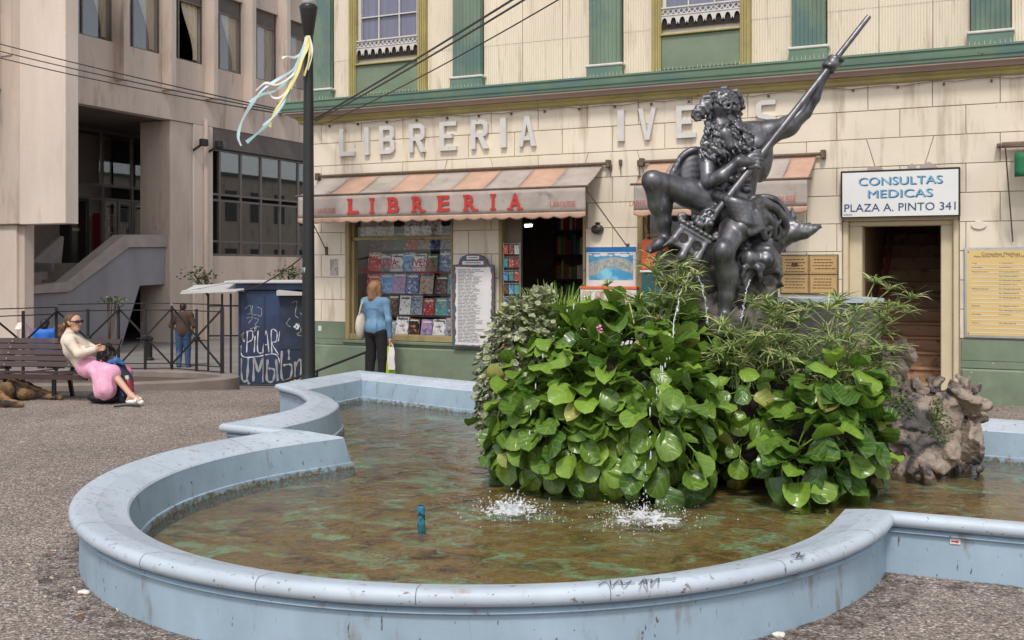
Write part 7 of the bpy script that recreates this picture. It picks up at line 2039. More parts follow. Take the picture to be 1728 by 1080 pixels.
# hair and beard: separate locks
h = SDF(0.008, 0.008)
for i in range(120):
    a = rb_.uniform(0, 2 * math.pi); e = rb_.uniform(-0.1, 1.5)
    d = V3((math.cos(a) * math.cos(e), math.sin(a) * math.cos(e), math.sin(e)))
    if d.dot(lk.normalized()) > 0.62 and d.z < 0.55: continue
    p = hd_ + V3((0.01, 0.01, 0.04)) + d * 0.105
    t = d.cross(V3((rb_.uniform(-1, 1), rb_.uniform(-1, 1), rb_.uniform(-.4, 1)))).normalized(); b_ = d.cross(t)
    pts = [p + (t * math.cos(q * 1.25) + b_ * math.sin(q * 1.25)) * (0.045 - 0.006 * q) + d * (0.012 * q) for q in range(5)]
    h.chain(pts, [0.015, 0.017, 0.016, 0.013, 0.009], 0.004)
for (u, v, d, r_) in ((1241, 172, 0.04, .055), (1244, 182, 0.05, .05), (1238, 163, 0.02, .05), (1222, 156, 0, .04), (1183, 190, -0.14, .055), (1177, 195, -0.16, .045), (1190, 183, -0.13, .05), (1192, 172, -0.12, .045), (1203, 164, -.08, .045)):
    c = S(u, v, d)
    h.chain([c + V3((r_ * math.cos(q), -0.02, r_ * math.sin(q))) for q in (0, 1.1, 2.2, 3.3, 4.4, 5.2)], [r_ * .42, r_ * .45, r_ * .42, r_ * .38, r_ * .3, r_ * .22], 0.006); h.ell(c, (r_ * .7, r_ * .7, r_ * .7), None, 0.01)
h.ell(hd_ + V3((0.02, 0.02, 0.045)), (0.108, 0.112, 0.105), None, 0.02)
for i in range(24):
    c = S(rb_.uniform(1232, 1250), rb_.uniform(176, 206), rb_.uniform(-.05, .08)); ph = rb_.uniform(0, 6)
    h.chain([c + V3((0.02 * math.cos(ph + q * 1.3), 0.02 * math.sin(ph + q * 1.3), -0.016 * q)) for q in range(5)], [0.015, 0.017, 0.016, 0.013, 0.008], 0.004)
h.build("hair", M_BRONZE, statue)
b = SDF(0.008, 0.008)
b.chain([PH(0, 0.05, -0.08), S(1222, 228, -0.15), S(1232, 246, -0.17)], [0.07, 0.075, 0.05], 0.02)
for i in range(170):
    f = rb_.random()
    u0_, v0_ = 1207 + 22 * f + rb_.uniform(-14, 16) * (0.4 + f), 210 + 40 * f + rb_.uniform(-7, 7)
    if rb_.random() < 0.35: u0_, v0_ = rb_.uniform(1186, 1215), rb_.uniform(230, 258)
    elif rb_.random() < 0.4: u0_, v0_ = rb_.uniform(1228, 1272), rb_.uniform(200, 246); v0_ = max(v0_, 192 + (u0_ - 1228) * 0.9)
    c = S(u0_, v0_, -0.13 - 0.06 * rb_.random()); dr = V3((rb_.uniform(-.5, .6), 0, -1)).normalized(); L_ = rb_.uniform(0.06, 0.14); ph = rb_.uniform(0, 6)
    pts = [c + dr * (L_ * q / 5) + V3((0.018 * math.cos(ph + q * 1.3), 0.014 * math.sin(ph + q * 1.3) - 0.01, 0)) for q in range(6)]
    b.chain(pts, [0.012, 0.014, 0.013, 0.012, 0.010, 0.006], 0.003)
for i in range(46):
    f = rb_.random(); c = S(1192 + 50 * f + rb_.uniform(-3, 3), 206 + 10 * abs(f - .4) + rb_.uniform(-6, 12), -0.13 + 0.06 * f); ph = rb_.uniform(0, 6)
    b.chain([c + V3((0.012 * math.cos(ph + q * 1.4) + 0.006 * q, 0.012 * math.sin(ph + q * 1.4), -0.018 * q)) for q in range(6)], [0.013, 0.015, 0.014, 0.012, 0.010, 0.006], 0.003)
b.ell(S(1215, 212, -0.07), (0.10, 0.09, 0.09), None, 0.01)
b.build("beard", M_BRONZE, statue)
# trident: shaft, collar ornament, forked head with two holes
tr = MB()
tr.tube([sh0, sh0.lerp(sh1, .5), sh1], [0.024, 0.030, 0.034], 12)
tr.build("trident_shaft", M_BRONZE, statue, smooth=50)
th = SDF(0.0085, 0.008)
tc0 = S(1176, 389, -0.36)
tx_ = (S(1204, 405, -0.36) - S(1146, 371, -0.36)).normalized(); tz_ = V3((0.42, 0.12, 0.9)).normalized(); tz_ = (tz_ - tx_ * tz_.dot(tx_)).normalized(); ty_ = tz_.cross(tx_)
RT = np.array([[tx_.x, ty_.x, tz_.x], [tx_.y, ty_.y, tz_.y], [tx_.z, ty_.z, tz_.z]])
TP = lambda a, c_, b_=0.0: tc0 + tx_ * a + tz_ * c_ + ty_ * b_
th.box(TP(0, 0), (0.165, 0.04, 0.018), RT, 0.008); th.box(TP(0, -0.035), (0.155, 0.03, 0.012), RT, 0.006)
for q in (-1, 1):
    th.chain([TP(q * 0.15, 0.0), TP(q * 0.185, 0.035), TP(q * 0.16, 0.06), TP(q * 0.14, 0.04)], [0.024, 0.024, 0.022, 0.014], 0.006)
th.box(TP(0, -0.12), (0.135, 0.022, 0.085), RT, 0.006)
th.chain([TP(-0.12, -0.05), TP(-0.13, -0.16), TP(-0.18, -0.26)], [0.03, 0.035, 0.008], 0.01); th.chain([TP(0.12, -0.05), TP(0.12, -0.22), TP(0.07, -0.36)], [0.03, 0.045, 0.008], 0.01); th.chain([TP(0, -0.1), TP(-0.005, -0.26), TP(-0.02, -0.36)], [0.03, 0.04, 0.008], 0.01)
for q in (-1, 1): th.cone(TP(q * 0.065, -0.12, -0.08), TP(q * 0.065, -0.12, 0.08), 0.036, 0.036, 0.004, neg=True)
for i in range(7): th.ell(TP(-0.13 + 0.043 * i, 0.0, -0.042 if ty_.y > 0 else 0.042), 0.011, None, 0.003)
for i in range(26):
    c = TP(rb_.uniform(-0.07, 0.09), rb_.uniform(0.03, 0.13), rb_.uniform(-0.05, 0.05)); th.ell(c, rb_.uniform(0.016, 0.03), None, 0.004)
for k, r_ in ((0.17, .05), (0.12, .04)):
    c = tc0 + (sh0 - sh1).normalized() * k; th.chain([c + V3((r_ * math.cos(q), -0.03, r_ * math.sin(q))) for q in np.linspace(0, 6.28, 9)], 0.013, 0.004)
th.ell(sh1, (0.055, 0.055, 0.06), None, 0.02)
th.build("trident_head", M_BRONZE, statue)
# drapery over the lap and blown out behind
d = SDF(0.0105, 0.012)
def fold(pts, r0, r1=None, n=7):
    P = curve_pts([S(*p) for p in pts], 4); m = len(P); r1 = r0 if r1 is None else r1
    d.chain(P, [r0 + (r1 - r0) * i / (m - 1) for i in range(m)], 0.010)
for k in range(5):
    o = k * 8.0
    fold([(1210 + o * .5, 330 + o, -0.22), (1234 + o * .4, 339 + o * .95, -0.36), (1262 + o * .3, 346 + o, -0.35), (1284 + o * .2, 338 + o * 1.2, -0.16)], 0.042, 0.034)
d.ell(S(1246, 352, -0.17), (0.19, 0.17, 0.10), (0, 14, 0), 0.01)
d.box(S(1268, 376, -0.33), (0.085, 0.05, 0.10), (0, -22, 10), 0.02, 0.01)
for k in range(6):
    fold([(1208 - k * 4, 345 + k * 3, -0.20), (1197 - k * 5, 360 + k * 4, -0.28), (1186 - k * 4, 376 + k * 4, -0.28)], 0.032, 0.014)
fold([(1270, 338, -0.16), (1292, 344, -0.16), (1314, 358, -0.10), (1326, 382, -0.02), (1318, 400, 0.0)], 0.050, 0.030)
fold([(1272, 352, -0.18), (1290, 362, -0.18), (1304, 380, -0.14), (1306, 400, -0.08)], 0.045, 0.030)
fold([(1266, 362, -0.22), (1280, 378, -0.22), (1288, 396, -0.18), (1298, 410, -0.12)], 0.040, 0.026)
fold([(1282, 346, -0.10), (1302, 366, -0.12), (1316, 388, -0.06), (1312, 404, -0.04)], 0.030, 0.022)
fold([(1276, 386, -0.20), (1290, 388, -0.18), (1304, 384, -0.14), (1316, 374, -0.10)], 0.030, 0.020)
d.ell(S(1298, 378, 0.06), (0.14, 0.07, 0.17), (0, -15, 0), 0.01)
fold([(1268, 334, 0.0), (1296, 333, 0.0), (1318, 344, 0.02), (1330, 366, 0.03), (1331, 384, 0.03)], 0.028)
fold([(1290, 380, -0.12), (1300, 392, -0.14), (1294, 402, -0.14), (1284, 396, -0.15), (1288, 388, -0.15)], 0.020)
# cloak behind the bent arm
for k in range(7):
    fold([(1192, 262 + k * 9, 0.10), (1172 - k * 1.5, 258 + k * 10, 0.12), (1152 - k, 268 + k * 9, 0.12), (1138 + k * 2, 300 + k * 4, 0.08), (1150 + k * 5, 322 + k * 2, 0.0)], 0.036, 0.030)
fold([(1190, 256, 0.1), (1168, 254, 0.1), (1150, 266, 0.1), (1134, 296, 0.08)], 0.032)
fold([(1150, 318, -0.06), (1175, 325, -0.1), (1200, 322, -0.12)], 0.04)
d.ell(S(1168, 292, 0.13), (0.13, 0.05, 0.17), (0, 12, 0), 0.03)
d.disp = lambda X, Y, Z: 0.010 * vnoise(X * 13, Y * 13, Z * 7)
d.build("drapery", M_BRONZE, statue)
# fish-tailed sea creature under him, its face spouting water
c = SDF(0.011, 0.04)
c.chain([S(1250, 430, 0.15), S(1285, 415, 0.15), S(1310, 400, 0.10), S(1335, 393, 0.05), S(1358, 392, 0.03), S(1386, 384, 0.0)], [0.2, 0.17, 0.115, 0.078, 0.048, 0.010], 0.05)
c.chain([S(1330, 388, 0.05), S(1338, 366, 0.03), S(1336, 350, 0.02)], [0.05, 0.03, 0.010], 0.02); c.chain([S(1322, 392, 0.05), S(1326, 368, 0.03), S(1322, 352, 0.02)], [0.05, 0.03, 0.012], 0.02)
for i in range(6): c.cone(S(1336 + i * 7, 390 - i * 0.4, 0.0), S(1343 + i * 8, 376 + i * 1.4 - 4 * (i % 2), 0.0), 0.030, 0.010, 0.03)
for i in range(5): c.cone(S(1345 + i * 8, 388 - i * 0.6, -0.02), S(1347 + i * 8, 377 + i * 1.2, -0.01), 0.018, 0.008, 0.01)
fc = (1281, 436, -0.12)
c.ell(S(*fc), (0.17, 0.15, 0.16), None, 0.05)
for q in (-1, 1):
    c.ell(S(1280 + q * 13, 437, -0.25), (0.085, 0.07, 0.085), None, 0.02)          # cheeks
    c.ell(S(1278 + q * 19, 420, -0.23), (0.042, 0.035, 0.03), None, 0.012)         # brows
    c.chain([S(1277 + q * 18, 414, -0.18), S(1277 + q * 22, 407, -0.14), S(1277 + q * 15, 409, -0.13)], [0.035, 0.03, 0.015], 0.012)   # ears
    c.chain([S(1268 + q * 5, 452, -0.28), S(1268 + q * 12, 452, -0.30), S(1268 + q * 15, 465, -0.29), S(1268 + q * 14, 478, -0.27)], [0.02, 0.024, 0.022, 0.012], 0.01)  # barbels
    for w_ in range(4): c.chain([S(1281 + q * 24, 430 + w_ * 8, -0.14), S(1281 + q * (33 + w_), 436 + w_ * 9, -0.10), S(1281 + q * 32, 446 + w_ * 9, -0.10)], [0.035, 0.026, 0.010], 0.01)
c.ell(S(1279, 452, -0.27), (0.06, 0.05, 0.04), None, 0.02); c.ell(S(1270, 462, -0.30), (0.035, 0.04, 0.03), None, 0.01, neg=True)
c.chain([S(1262, 460, -0.2), S(1252, 485, -0.2), S(1245, 505, -0.2)], [0.06, 0.045, 0.015], 0.03)
c.disp = lambda X, Y, Z: 0.010 * vnoise(X * 26, Y * 26, Z * 26)
c.build("sea_creature", M_BRONZE, statue)

# ---- rock he sits on
M_SROCK = pm("dark_statue_rock", lin(104, 96, 92), 0.8, var=0.25, scale=5, col2=lin(66, 62, 62), patch=(0.48, 0.6), pscale=4, col3=lin(146, 136, 126), patch3=(0.62, 0.7), pscale3=6, bump=0.8, bscale=18, bdist=0.02)
rk_ = SDF(0.018, 0.08)
rk_.ell(S(1232, 425, 0.25), (0.34, 0.30, 0.30), None); rk_.ell(S(1195, 475, 0.12), (0.22, 0.30, 0.30), None); rk_.ell(S(1255, 500, 0.15), (0.27, 0.36, 0.40), None); rk_.ell(S(1122, 446, 0.02), (0.13, 0.22, 0.12), None); rk_.ell(S(1150, 470, 0.1), (0.16, 0.22, 0.14), None); rk_.ell(S(1212, 570, 0.0), (0.42, 0.55, 0.35), None)
rk_.ell(S(1222, 564, -0.5), (0.13, 0.18, 0.10), None)
rk_.ell(S(1225, 360, 0.35), (0.22, 0.2, 0.3), None)
rk_.disp = crag(S(1210, 500, 0.1), (0.6, 0.5, 0.7), 60, 8, 0.05, 0.04)
o = rk_.build("statue_rock", M_SROCK, None, W, tuple(S(1210, 560, 0.1)))
tag(o, "rugged dark rock that the bronze sea god sits on", "rock")
# ------------------------------------------------------------------ planted mound in the fountain
M_SOIL = pm("wet_dark_soil", lin(52, 42, 34), 0.8, var=0.35, scale=8, bump=0.8, bscale=24, bdist=0.03)
def leaf_mat(name, c_dark, c_light, rim, gloss=0.3):
    m = bpy.data.materials.new(name); m.use_nodes = True
    N, L = m.node_tree.nodes, m.node_tree.links; b = N['Principled BSDF']
    tc = N.new('ShaderNodeTexCoord'); sp = N.new('ShaderNodeSeparateXYZ'); L.new(tc.outputs['Object'], sp.inputs[0])
    def math_(op, a, b_=None, c_=None):
        n = N.new('ShaderNodeMath'); n.operation = op
        for i, q in enumerate((a, b_, c_)):
            if q is None: continue
            if isinstance(q, (int, float)): n.inputs[i].default_value = q
            else: L.new(q, n.inputs[i])
        return n.outputs[0]
    ax = math_('ABSOLUTE', sp.outputs['X'])
    wv = math_('SINE', math_('MULTIPLY', math_('MULTIPLY_ADD', ax, -0.85, sp.outputs['Y']), 135.0))
    vein = math_('POWER', math_('MULTIPLY_ADD', wv, 0.5, 0.5), 5.0)
    mid = math_('LESS_THAN', ax, 0.0035)
    vm = math_('MINIMUM', math_('MULTIPLY_ADD', vein, 0.5, math_('MULTIPLY', mid, 0.8)), 1.0)
    n1 = N.new('ShaderNodeTexNoise'); n1.inputs['Scale'].default_value = 14; n1.inputs['Detail'].default_value = 4; L.new(tc.outputs['Object'], n1.inputs['Vector'])
    oi = N.new('ShaderNodeObjectInfo')
    mx0 = N.new('ShaderNodeMix'); mx0.data_type = 'RGBA'; mx0.inputs['A'].default_value = c_dark; mx0.inputs['B'].default_value = c_light
    L.new(math_('ADD', math_('MULTIPLY_ADD', n1.outputs['Fac'], 0.8, -0.4), math_('MULTIPLY', oi.outputs['Random'], 0.95)), mx0.inputs['Factor'])
    mx1 = N.new('ShaderNodeMix'); mx1.data_type = 'RGBA'; L.new(math_('MULTIPLY', vm, 0.24), mx1.inputs['Factor']); L.new(mx0.outputs['Result'], mx1.inputs['A']); mx1.inputs['B'].default_value = rim
    L.new(mx1.outputs['Result'], b.inputs['Base Color'])
    b.inputs['Roughness'].default_value = gloss; b.inputs['Specular IOR Level'].default_value = 0.55
    bp = N.new('ShaderNodeBump'); bp.inputs['Strength'].default_value = 0.6; bp.inputs['Distance'].default_value = 0.005; bp.invert = True
    L.new(math_('ADD', vm, math_('MULTIPLY', n1.outputs['Fac'], 0.8)), bp.inputs['Height']); L.new(bp.outputs[0], b.inputs['Normal'])
    tl = N.new('ShaderNodeBsdfTranslucent'); L.new(mx1.outputs['Result'], tl.inputs['Color'])
    ms = N.new('ShaderNodeMixShader'); ms.inputs[0].default_value = 0.22
    L.new(b.outputs[0], ms.inputs[1]); L.new(tl.outputs[0], ms.inputs[2]); L.new(ms.outputs[0], N['Material Output'].inputs[0])
    return m
M_LEAF = leaf_mat("glossy_bergenia_leaf", lin(60, 96, 34), lin(138, 170, 64), lin(188, 202, 120), 0.27)
M_LEAFY = leaf_mat("yellowing_leaf", lin(142, 150, 70), lin(186, 182, 108), lin(214, 208, 150), 0.35)
rl_ = random.Random(77)
def leaf_mesh(name, L_, Wd, cup, droop, ruff, seed, stem=0.12):
    r_ = random.Random(seed); ns_ = 14
    vs_, fs = [], []
    def zf(x, y):
        q, t = x / Wd, y / L_
        return cup * q * q * Wd * 0.8 - droop * max(0, t) ** 2 * L_ + ruff * abs(q) ** 2 * math.sin(8 * t + 3 * q + seed) * Wd - 0.012 * math.exp(-(q * 7) ** 2)
    def add(x, y): vs_.append((x, y, zf(x, y)))
    add(0, L_ * 0.55)
    for f in (0.5, 0.85, 1.0):
        for k in range(ns_):
            a = 2 * math.pi * k / ns_; e = 0.72
            sx = math.copysign(abs(math.sin(a)) ** e, math.sin(a)); cy = math.copysign(abs(math.cos(a)) ** 0.9, math.cos(a))
            wid = Wd * (1.0 + 0.10 * cy) * (1 - 0.22 * (cy < -0.5) * abs(sx) ) * (1 + r_.uniform(-.03, .03))
            add(f * wid * sx, L_ * (0.55 + 0.45 * f * cy * (1 + (0.12 if cy < -0.95 else 0) + r_.uniform(-.02, .02))))
    for k in range(ns_): fs.append((0, 1 + (k + 1) % ns_, 1 + k))
    for q in range(2):
        for k in range(ns_): fs.append((1 + q * ns_ + k, 1 + q * ns_ + (k + 1) % ns_, 1 + (q + 1) * ns_ + (k + 1) % ns_, 1 + (q + 1) * ns_ + k))
    n0 = len(vs_)
    for k, (y, z) in enumerate(((0.02, -0.001), (-stem * .5, -0.02), (-stem, -0.06))):
        for q in range(3):
            a = q * 2.094; vs_.append((0.007 * math.cos(a), y, z + 0.007 * math.sin(a)))
    for k in range(2):
        for q in range(3): fs.append((n0 + k * 3 + q, n0 + k * 3 + (q + 1) % 3, n0 + k * 3 + 3 + (q + 1) % 3, n0 + k * 3 + 3 + q))
    me = bpy.data.meshes.new(name); me.from_pydata(vs_, [], fs); me.update()
    me.polygons.foreach_set('use_smooth', [True] * len(fs))
    return me
LEAVES = [leaf_mesh("leaf", 0.19, 0.086, 0.9, 0.30, 0.12, 7), leaf_mesh("leaf", 0.20, 0.080, 1.3, -0.15, 0.15, 8), leaf_mesh("leaf", 0.18, 0.09, 0.6, -0.25, 0.25, 9), leaf_mesh("leaf", 0.21, 0.09, -0.6, 0.5, 0.3, 10), leaf_mesh("leaf", 0.20, 0.088, 0.35, 0.22, 0.16, 1), leaf_mesh("leaf", 0.215, 0.095, -0.25, 0.34, 0.2, 2), leaf_mesh("leaf", 0.185, 0.092, 0.5, 0.1, 0.14, 3), leaf_mesh("leaf", 0.23, 0.094, 0.15, 0.45, 0.22, 4), leaf_mesh("leaf", 0.20, 0.082, 0.7, 0.15, 0.1, 5), leaf_mesh("leaf", 0.175, 0.088, -0.1, 0.05, 0.3, 6)]
for m_ in LEAVES: m_.materials.append(M_LEAF)
LEAVES_Y = []
for m_ in LEAVES[:3]:
    c = m_.copy(); c.materials.clear(); c.materials.append(M_LEAFY); LEAVES_Y.append(c)
def leaf_matrix(p, n, r_, down=0.6, spread=0.6, up=0.55):
    g = V3((0, 0, -1)); dt = (g - n * g.dot(n))
    dt = dt.normalized() if dt.length > 0.25 else V3((r_.uniform(-1, 1), r_.uniform(-1, 1), 0)).normalized()
    axis = (dt * down + n * 0.55 + V3((r_.uniform(-1, 1), r_.uniform(-1, 1), r_.uniform(-.6, .9))) * spread).normalized()
    nn = n + V3((0, 0, up)) + V3((r_.uniform(-1, 1), r_.uniform(-1, 1), r_.uniform(-1, 1))) * 0.5
    nn = (nn - axis * nn.dot(axis)).normalized()
    x = axis.cross(nn).normalized()
    return Matrix(((x.x, axis.x, nn.x, p.x), (x.y, axis.y, nn.y, p.y), (x.z, axis.z, nn.z, p.z), (0, 0, 0, 1)))
def leafy(name, label, blobs, n, seed, scale=(0.85, 1.2), fill=0, zmin=0.12, yellow=0.045, cat="plant", cond=None, inset=0.90):
    """a clump whose leaves sit over the union of ellipsoids; each leaf is its own piece"""
    r_ = random.Random(seed); C0 = blobs[0][0]
    t = thing(name, label, cat, (C0[0], C0[1], 0.02))
    org = ORG[t.name]; pts = []
    cand = []
    areas = [b[1][0] * b[1][2] for b in blobs]
    tries = 0
    while len(cand) < n * 14 and tries < 200000:
        tries += 1
        b = r_.choices(blobs, areas)[0]
        c, rad = V3(b[0]), b[1]
        d = V3((r_.gauss(0, 1), r_.gauss(0, 1), r_.gauss(0, 1))).normalized()
        if d.y > 0.12: continue
        p = c + V3((d.x * rad[0], d.y * rad[1], d.z * rad[2]))
        if p.z < zmin: continue
        if any(o is not b and sum(((p[k] - o[0][k]) / o[1][k]) ** 2 for k in range(3)) < 0.85 for o in blobs): continue
        if cond and not cond(p): continue
        nn = V3((d.x / rad[0], d.y / rad[1], d.z / rad[2])).normalized()
        cand.append((p, nn, c))
    # pick well-spread places
    chosen = [cand[0]]
    dist = np.full(len(cand), 1e9); P = np.array([list(q[0]) for q in cand])
    cur = 0
    for _ in range(min(n, len(cand)) - 1):
        dist = np.minimum(dist, ((P - P[cur]) ** 2).sum(1)); cur = int(dist.argmax()); chosen.append(cand[cur])
    for p, nn, c in chosen:
        q = c + (p - c) * (inset * r_.uniform(0.94, 1.07))
        M = leaf_matrix(q, nn, r_); sc = r_.uniform(*scale)
        me = r_.choice(LEAVES_Y) if r_.random() < yellow else r_.choice(LEAVES)
        o = bpy.data.objects.new("leaf", me); COL.objects.link(o); o.parent = t
        M.translation = M.translation - org
        o.matrix_local = M @ Matrix.Diagonal((sc * r_.uniform(0.9, 1.1), sc, sc, 1))
        ORG[o.name] = org
    if fill:
        V, F = [], []
        for k in range(fill):
            p, nn, c = cand[r_.randrange(len(cand))]
            q = c + (p - c) * r_.uniform(0.66, 0.86); M = leaf_matrix(q, nn, r_); sc = r_.uniform(*scale); me = r_.choice(LEAVES)
            n0 = len(V)
            for v in me.vertices: V.append(tuple((M @ (v.co * sc)) - org))
            for f in me.polygons: F.append(tuple(i + n0 for i in f.vertices))
        me = bpy.data.meshes.new("inner_leaves"); me.from_pydata(V, [], F); me.update(); me.polygons.foreach_set('use_smooth', [True] * len(F))
        o = link_mesh(me, "inner_leaves", M_LEAF, t); o['kind'] = 'stuff'
    return t
# soil core
core_ = SDF(0.03, 0.15)
for c, r_ in (((0.85, 9.15, 0.3), (0.85, 0.85, 0.75)), ((1.5, 9.3, 0.35), (0.7, 0.8, 0.75)), ((2.0, 9.0, 0.3), (0.65, 0.7, 0.66)), ((2.4, 8.55, 0.2), (0.42, 0.42, 0.45)), ((2.8, 9.3, 0.2), (0.6, 0.6, 0.6)), ((0.45, 9.7, 0.3), (0.6, 0.6, 0.85)), ((1.9, 9.6, 0.5), (0.8, 0.7, 0.6))):
    core_.ell(c, r_)
core_.disp = lambda X, Y, Z: 0.12 * fbm(X, Y, Z, 3.0, 4)
tag(core_.build("planting_mound", M_SOIL, None, W, (1.5, 9.2, 0)), "dark wet soil and root mound in the middle of the fountain", "soil mound")
leafy("bergenia_plant", "big mound of glossy round green leaves spilling into the fountain water", [((0.78, 8.72, 0.45), (1.02, 1.05, 0.93)), ((0.60, 8.5, 0.42), (0.78, 0.82, 0.62)), ((1.10, 8.3, 0.42), (0.50, 0.80, 0.72)), ((1.0, 9.0, 0.80), (0.85, 0.8, 0.62))], 300, 5, (0.74, 1.2), 460, 0.08, cond=lambda p: p.x > -0.24 + max(0, p.z - 0.5) * 0.42)
leafy("bergenia_plant", "smaller clump of broad round leaves in front of the rough fountain rock", [((2.40, 8.08, 0.40), (0.42, 0.46, 0.42)), ((2.50, 8.15, 0.62), (0.32, 0.36, 0.40)), ((2.12, 7.75, 0.26), (0.24, 0.30, 0.24))], 88, 9, (0.85, 1.25), 50, 0.07)
leafy("bergenia_plant", "sparse young round leaves on the soil between the two leafy clumps", [((1.80, 8.35, 0.66), (0.30, 0.30, 0.36)), ((1.76, 8.2, 0.34), (0.22, 0.24, 0.24))], 46, 13, (0.6, 1.0), 0, 0.10)

# ---- crumpled creeper on the far left of the mound
M_CREEP = pm("dry_variegated_leaf", lin(142, 148, 112), 0.55, var=0.35, scale=30, col2=lin(196, 190, 156), patch=(0.54, 0.62), pscale=34, col3=lin(70, 78, 46), patch3=(0.56, 0.62), pscale3=26)
def small_leaves(name, blobs, n, size, mat, label, cat, seed, cond=None, group=None):
    r_ = random.Random(seed); mb = MB(); c0 = V3(blobs[0][0])
    k = 0
    while k < n:
        c, rad = r_.choice(blobs); d = V3((r_.gauss(0, 1), r_.gauss(0, 1), r_.gauss(0, 1))).normalized()
        p = V3(c) + V3((d.x * rad[0], d.y * rad[1], d.z * rad[2])) * r_.uniform(0.86, 1.04)
        if p.z < 0.08 or (cond and not cond(p)): continue
        k += 1
        M = leaf_matrix(p, V3((d.x / rad[0], d.y / rad[1], d.z / rad[2])).normalized(), r_, 0.7, 0.8); s_ = size * r_.uniform(0.6, 1.3); cu = r_.uniform(-0.4, 0.6)
        q = [(-.0, 0, 0), (.45, .35, cu * .4), (.38, .8, cu * .5), (0, 1.05, 0.1), (-.38, .8, cu * .5), (-.45, .35, cu * .4), (0, .5, -0.12)]
        mb.add([M @ (V3(a) * s_) for a in q], [(0, 1, 6), (1, 2, 6), (2, 3, 6), (3, 4, 6), (4, 5, 6), (5, 0, 6)])
    t = thing(name, label, cat, (c0.x, c0.y, 0.05), group=group)
    mb.build("foliage", mat, t, kind="stuff")
    return t
small_leaves("creeper_plant", [((0.24, 8.85, 0.72), (0.52, 0.50, 0.76)), ((0.20, 8.85, 0.40), (0.50, 0.45, 0.45)), ((0.35, 9.0, 0.95), (0.48, 0.5, 0.55))], 3000, 0.062, M_CREEP, "crumpled grey-green creeper hanging down the window side of the leaf mound", "plant", 3, lambda p: p.x < 0.34)
# ---- grass tuft on top of the mound
M_GRASS = pm("bright_grass", lin(136, 166, 70), 0.5, var=0.25, scale=12, col2=lin(186, 190, 120), patch=(0.58, 0.66), pscale=9)
M_SEDGE = pm("sedge_green", lin(128, 150, 84), 0.5, var=0.3, scale=9, col2=lin(186, 188, 128), patch=(0.50, 0.62), pscale=8, col3=lin(208, 194, 146), patch3=(0.57, 0.65), pscale3=7)
def blade(mb, p, d, L_, w_, bend, r_):
    d = d.normalized(); side = d.cross(V3((0, 0, 1)))
    side = side.normalized() if side.length > 0.1 else V3((1, 0, 0))
    tw = r_.uniform(-0.8, 0.8); side = (side * math.cos(tw) + d.cross(side) * math.sin(tw)).normalized()
    pts = []; q = p.copy(); dd = d.copy()
    for k in range(5):
        pts.append(q.copy()); q = q + dd * (L_ / 4); dd = (dd + V3((0, 0, -bend))).normalized()
    vs_ = []
    for k, q in enumerate(pts):
        w2 = w_ * (0.7, 1, 0.9, 0.6, 0.08)[k] / 2; vs_ += [q - side * w2, q + side * w2]
    mb.add(vs_, [(2 * k, 2 * k + 1, 2 * k + 3, 2 * k + 2) for k in range(4)])
r_ = random.Random(31); mb = MB()
for k in range(650):
    a = r_.uniform(0, 6.28); rr = 0.34 * math.sqrt(r_.random())
    p = V3((0.40 + rr * 1.15 * math.cos(a), 9.15 + rr * math.sin(a), 1.22 + 0.1 * r_.random() - rr * 0.25))
    blade(mb, p, V3((math.cos(a) * 0.9 * r_.random(), math.sin(a) * 0.9 * r_.random(), 1)), r_.uniform(0.14, 0.36), 0.010, r_.uniform(0.1, 0.5), r_)
gt = thing("grass_tuft", "bright tuft of fine grass on top of the leaf mound before the shop door", "grass", (0.4, 9.15, 1.2))
mb.build("blades", M_GRASS, gt, kind="stuff")
r_ = random.Random(32); mb = MB()
for k in range(40):
    gp = on_level(480 + r_.uniform(-7, 7), 686 + r_.uniform(-2, 3), 0)
    blade(mb, gp, V3((r_.uniform(-.5, .5), r_.uniform(-.5, .5), 1)), r_.uniform(0.05, 0.11), 0.007, 0.2, r_)
gt2 = thing("weed_tuft", "small green weed tuft growing against the foot of the basin wall", "grass", tuple(on_level(480, 686, 0)))
mb.build("blades", M_GRASS, gt2, kind="stuff")

# ---- umbrella sedges
def sedge(label, base, heads, seed, leafn=(15, 22), leafl=(0.13, 0.27), wd=0.013):
    r_ = random.Random(seed)
    t = thing("umbrella_sedge", label, "plant", tuple(base), group="umbrella sedges in the fountain")
    for (u, v, Y) in heads:
        h = at(u, v, Y); b = V3(base) + V3((r_.uniform(-.16, .16), r_.uniform(-.14, .14), 0))
        mid = (b + h) / 2 + V3(((b.x - h.x) * 0.22, 0, 0.06))
        mb = MB(); mb.tube(curve_pts([b, mid, h], 4), [0.0055] * 9, 4)
        n = r_.randint(*leafn)
        dirh = (h - mid).normalized()
        for k in range(n):
            a = 2 * math.pi * k / n + r_.uniform(-.2, .2); el = r_.uniform(0.0, 0.75)
            d = V3((math.cos(a), math.sin(a), el)) + dirh * 0.35
            blade(mb, h.copy(), d, r_.uniform(*leafl), wd, r_.uniform(0.12, 0.38), r_)
        for k in range(7):
            a = r_.uniform(0, 6.28); q = h + V3((math.cos(a) * 0.03, math.sin(a) * 0.03, 0.03 + 0.02 * r_.random()))
            mb.tube([h, q], 0.0025, 3); mb.add([q + V3(o) for o in ((-.007, 0, 0), (.007, 0, 0), (0, -.007, .005), (0, .007, .005), (0, 0, .014))], [(0, 2, 4), (2, 1, 4), (1, 3, 4), (3, 0, 4)])
        mb.build("stalk", M_SEDGE, t)
    return t
rs_ = random.Random(41)
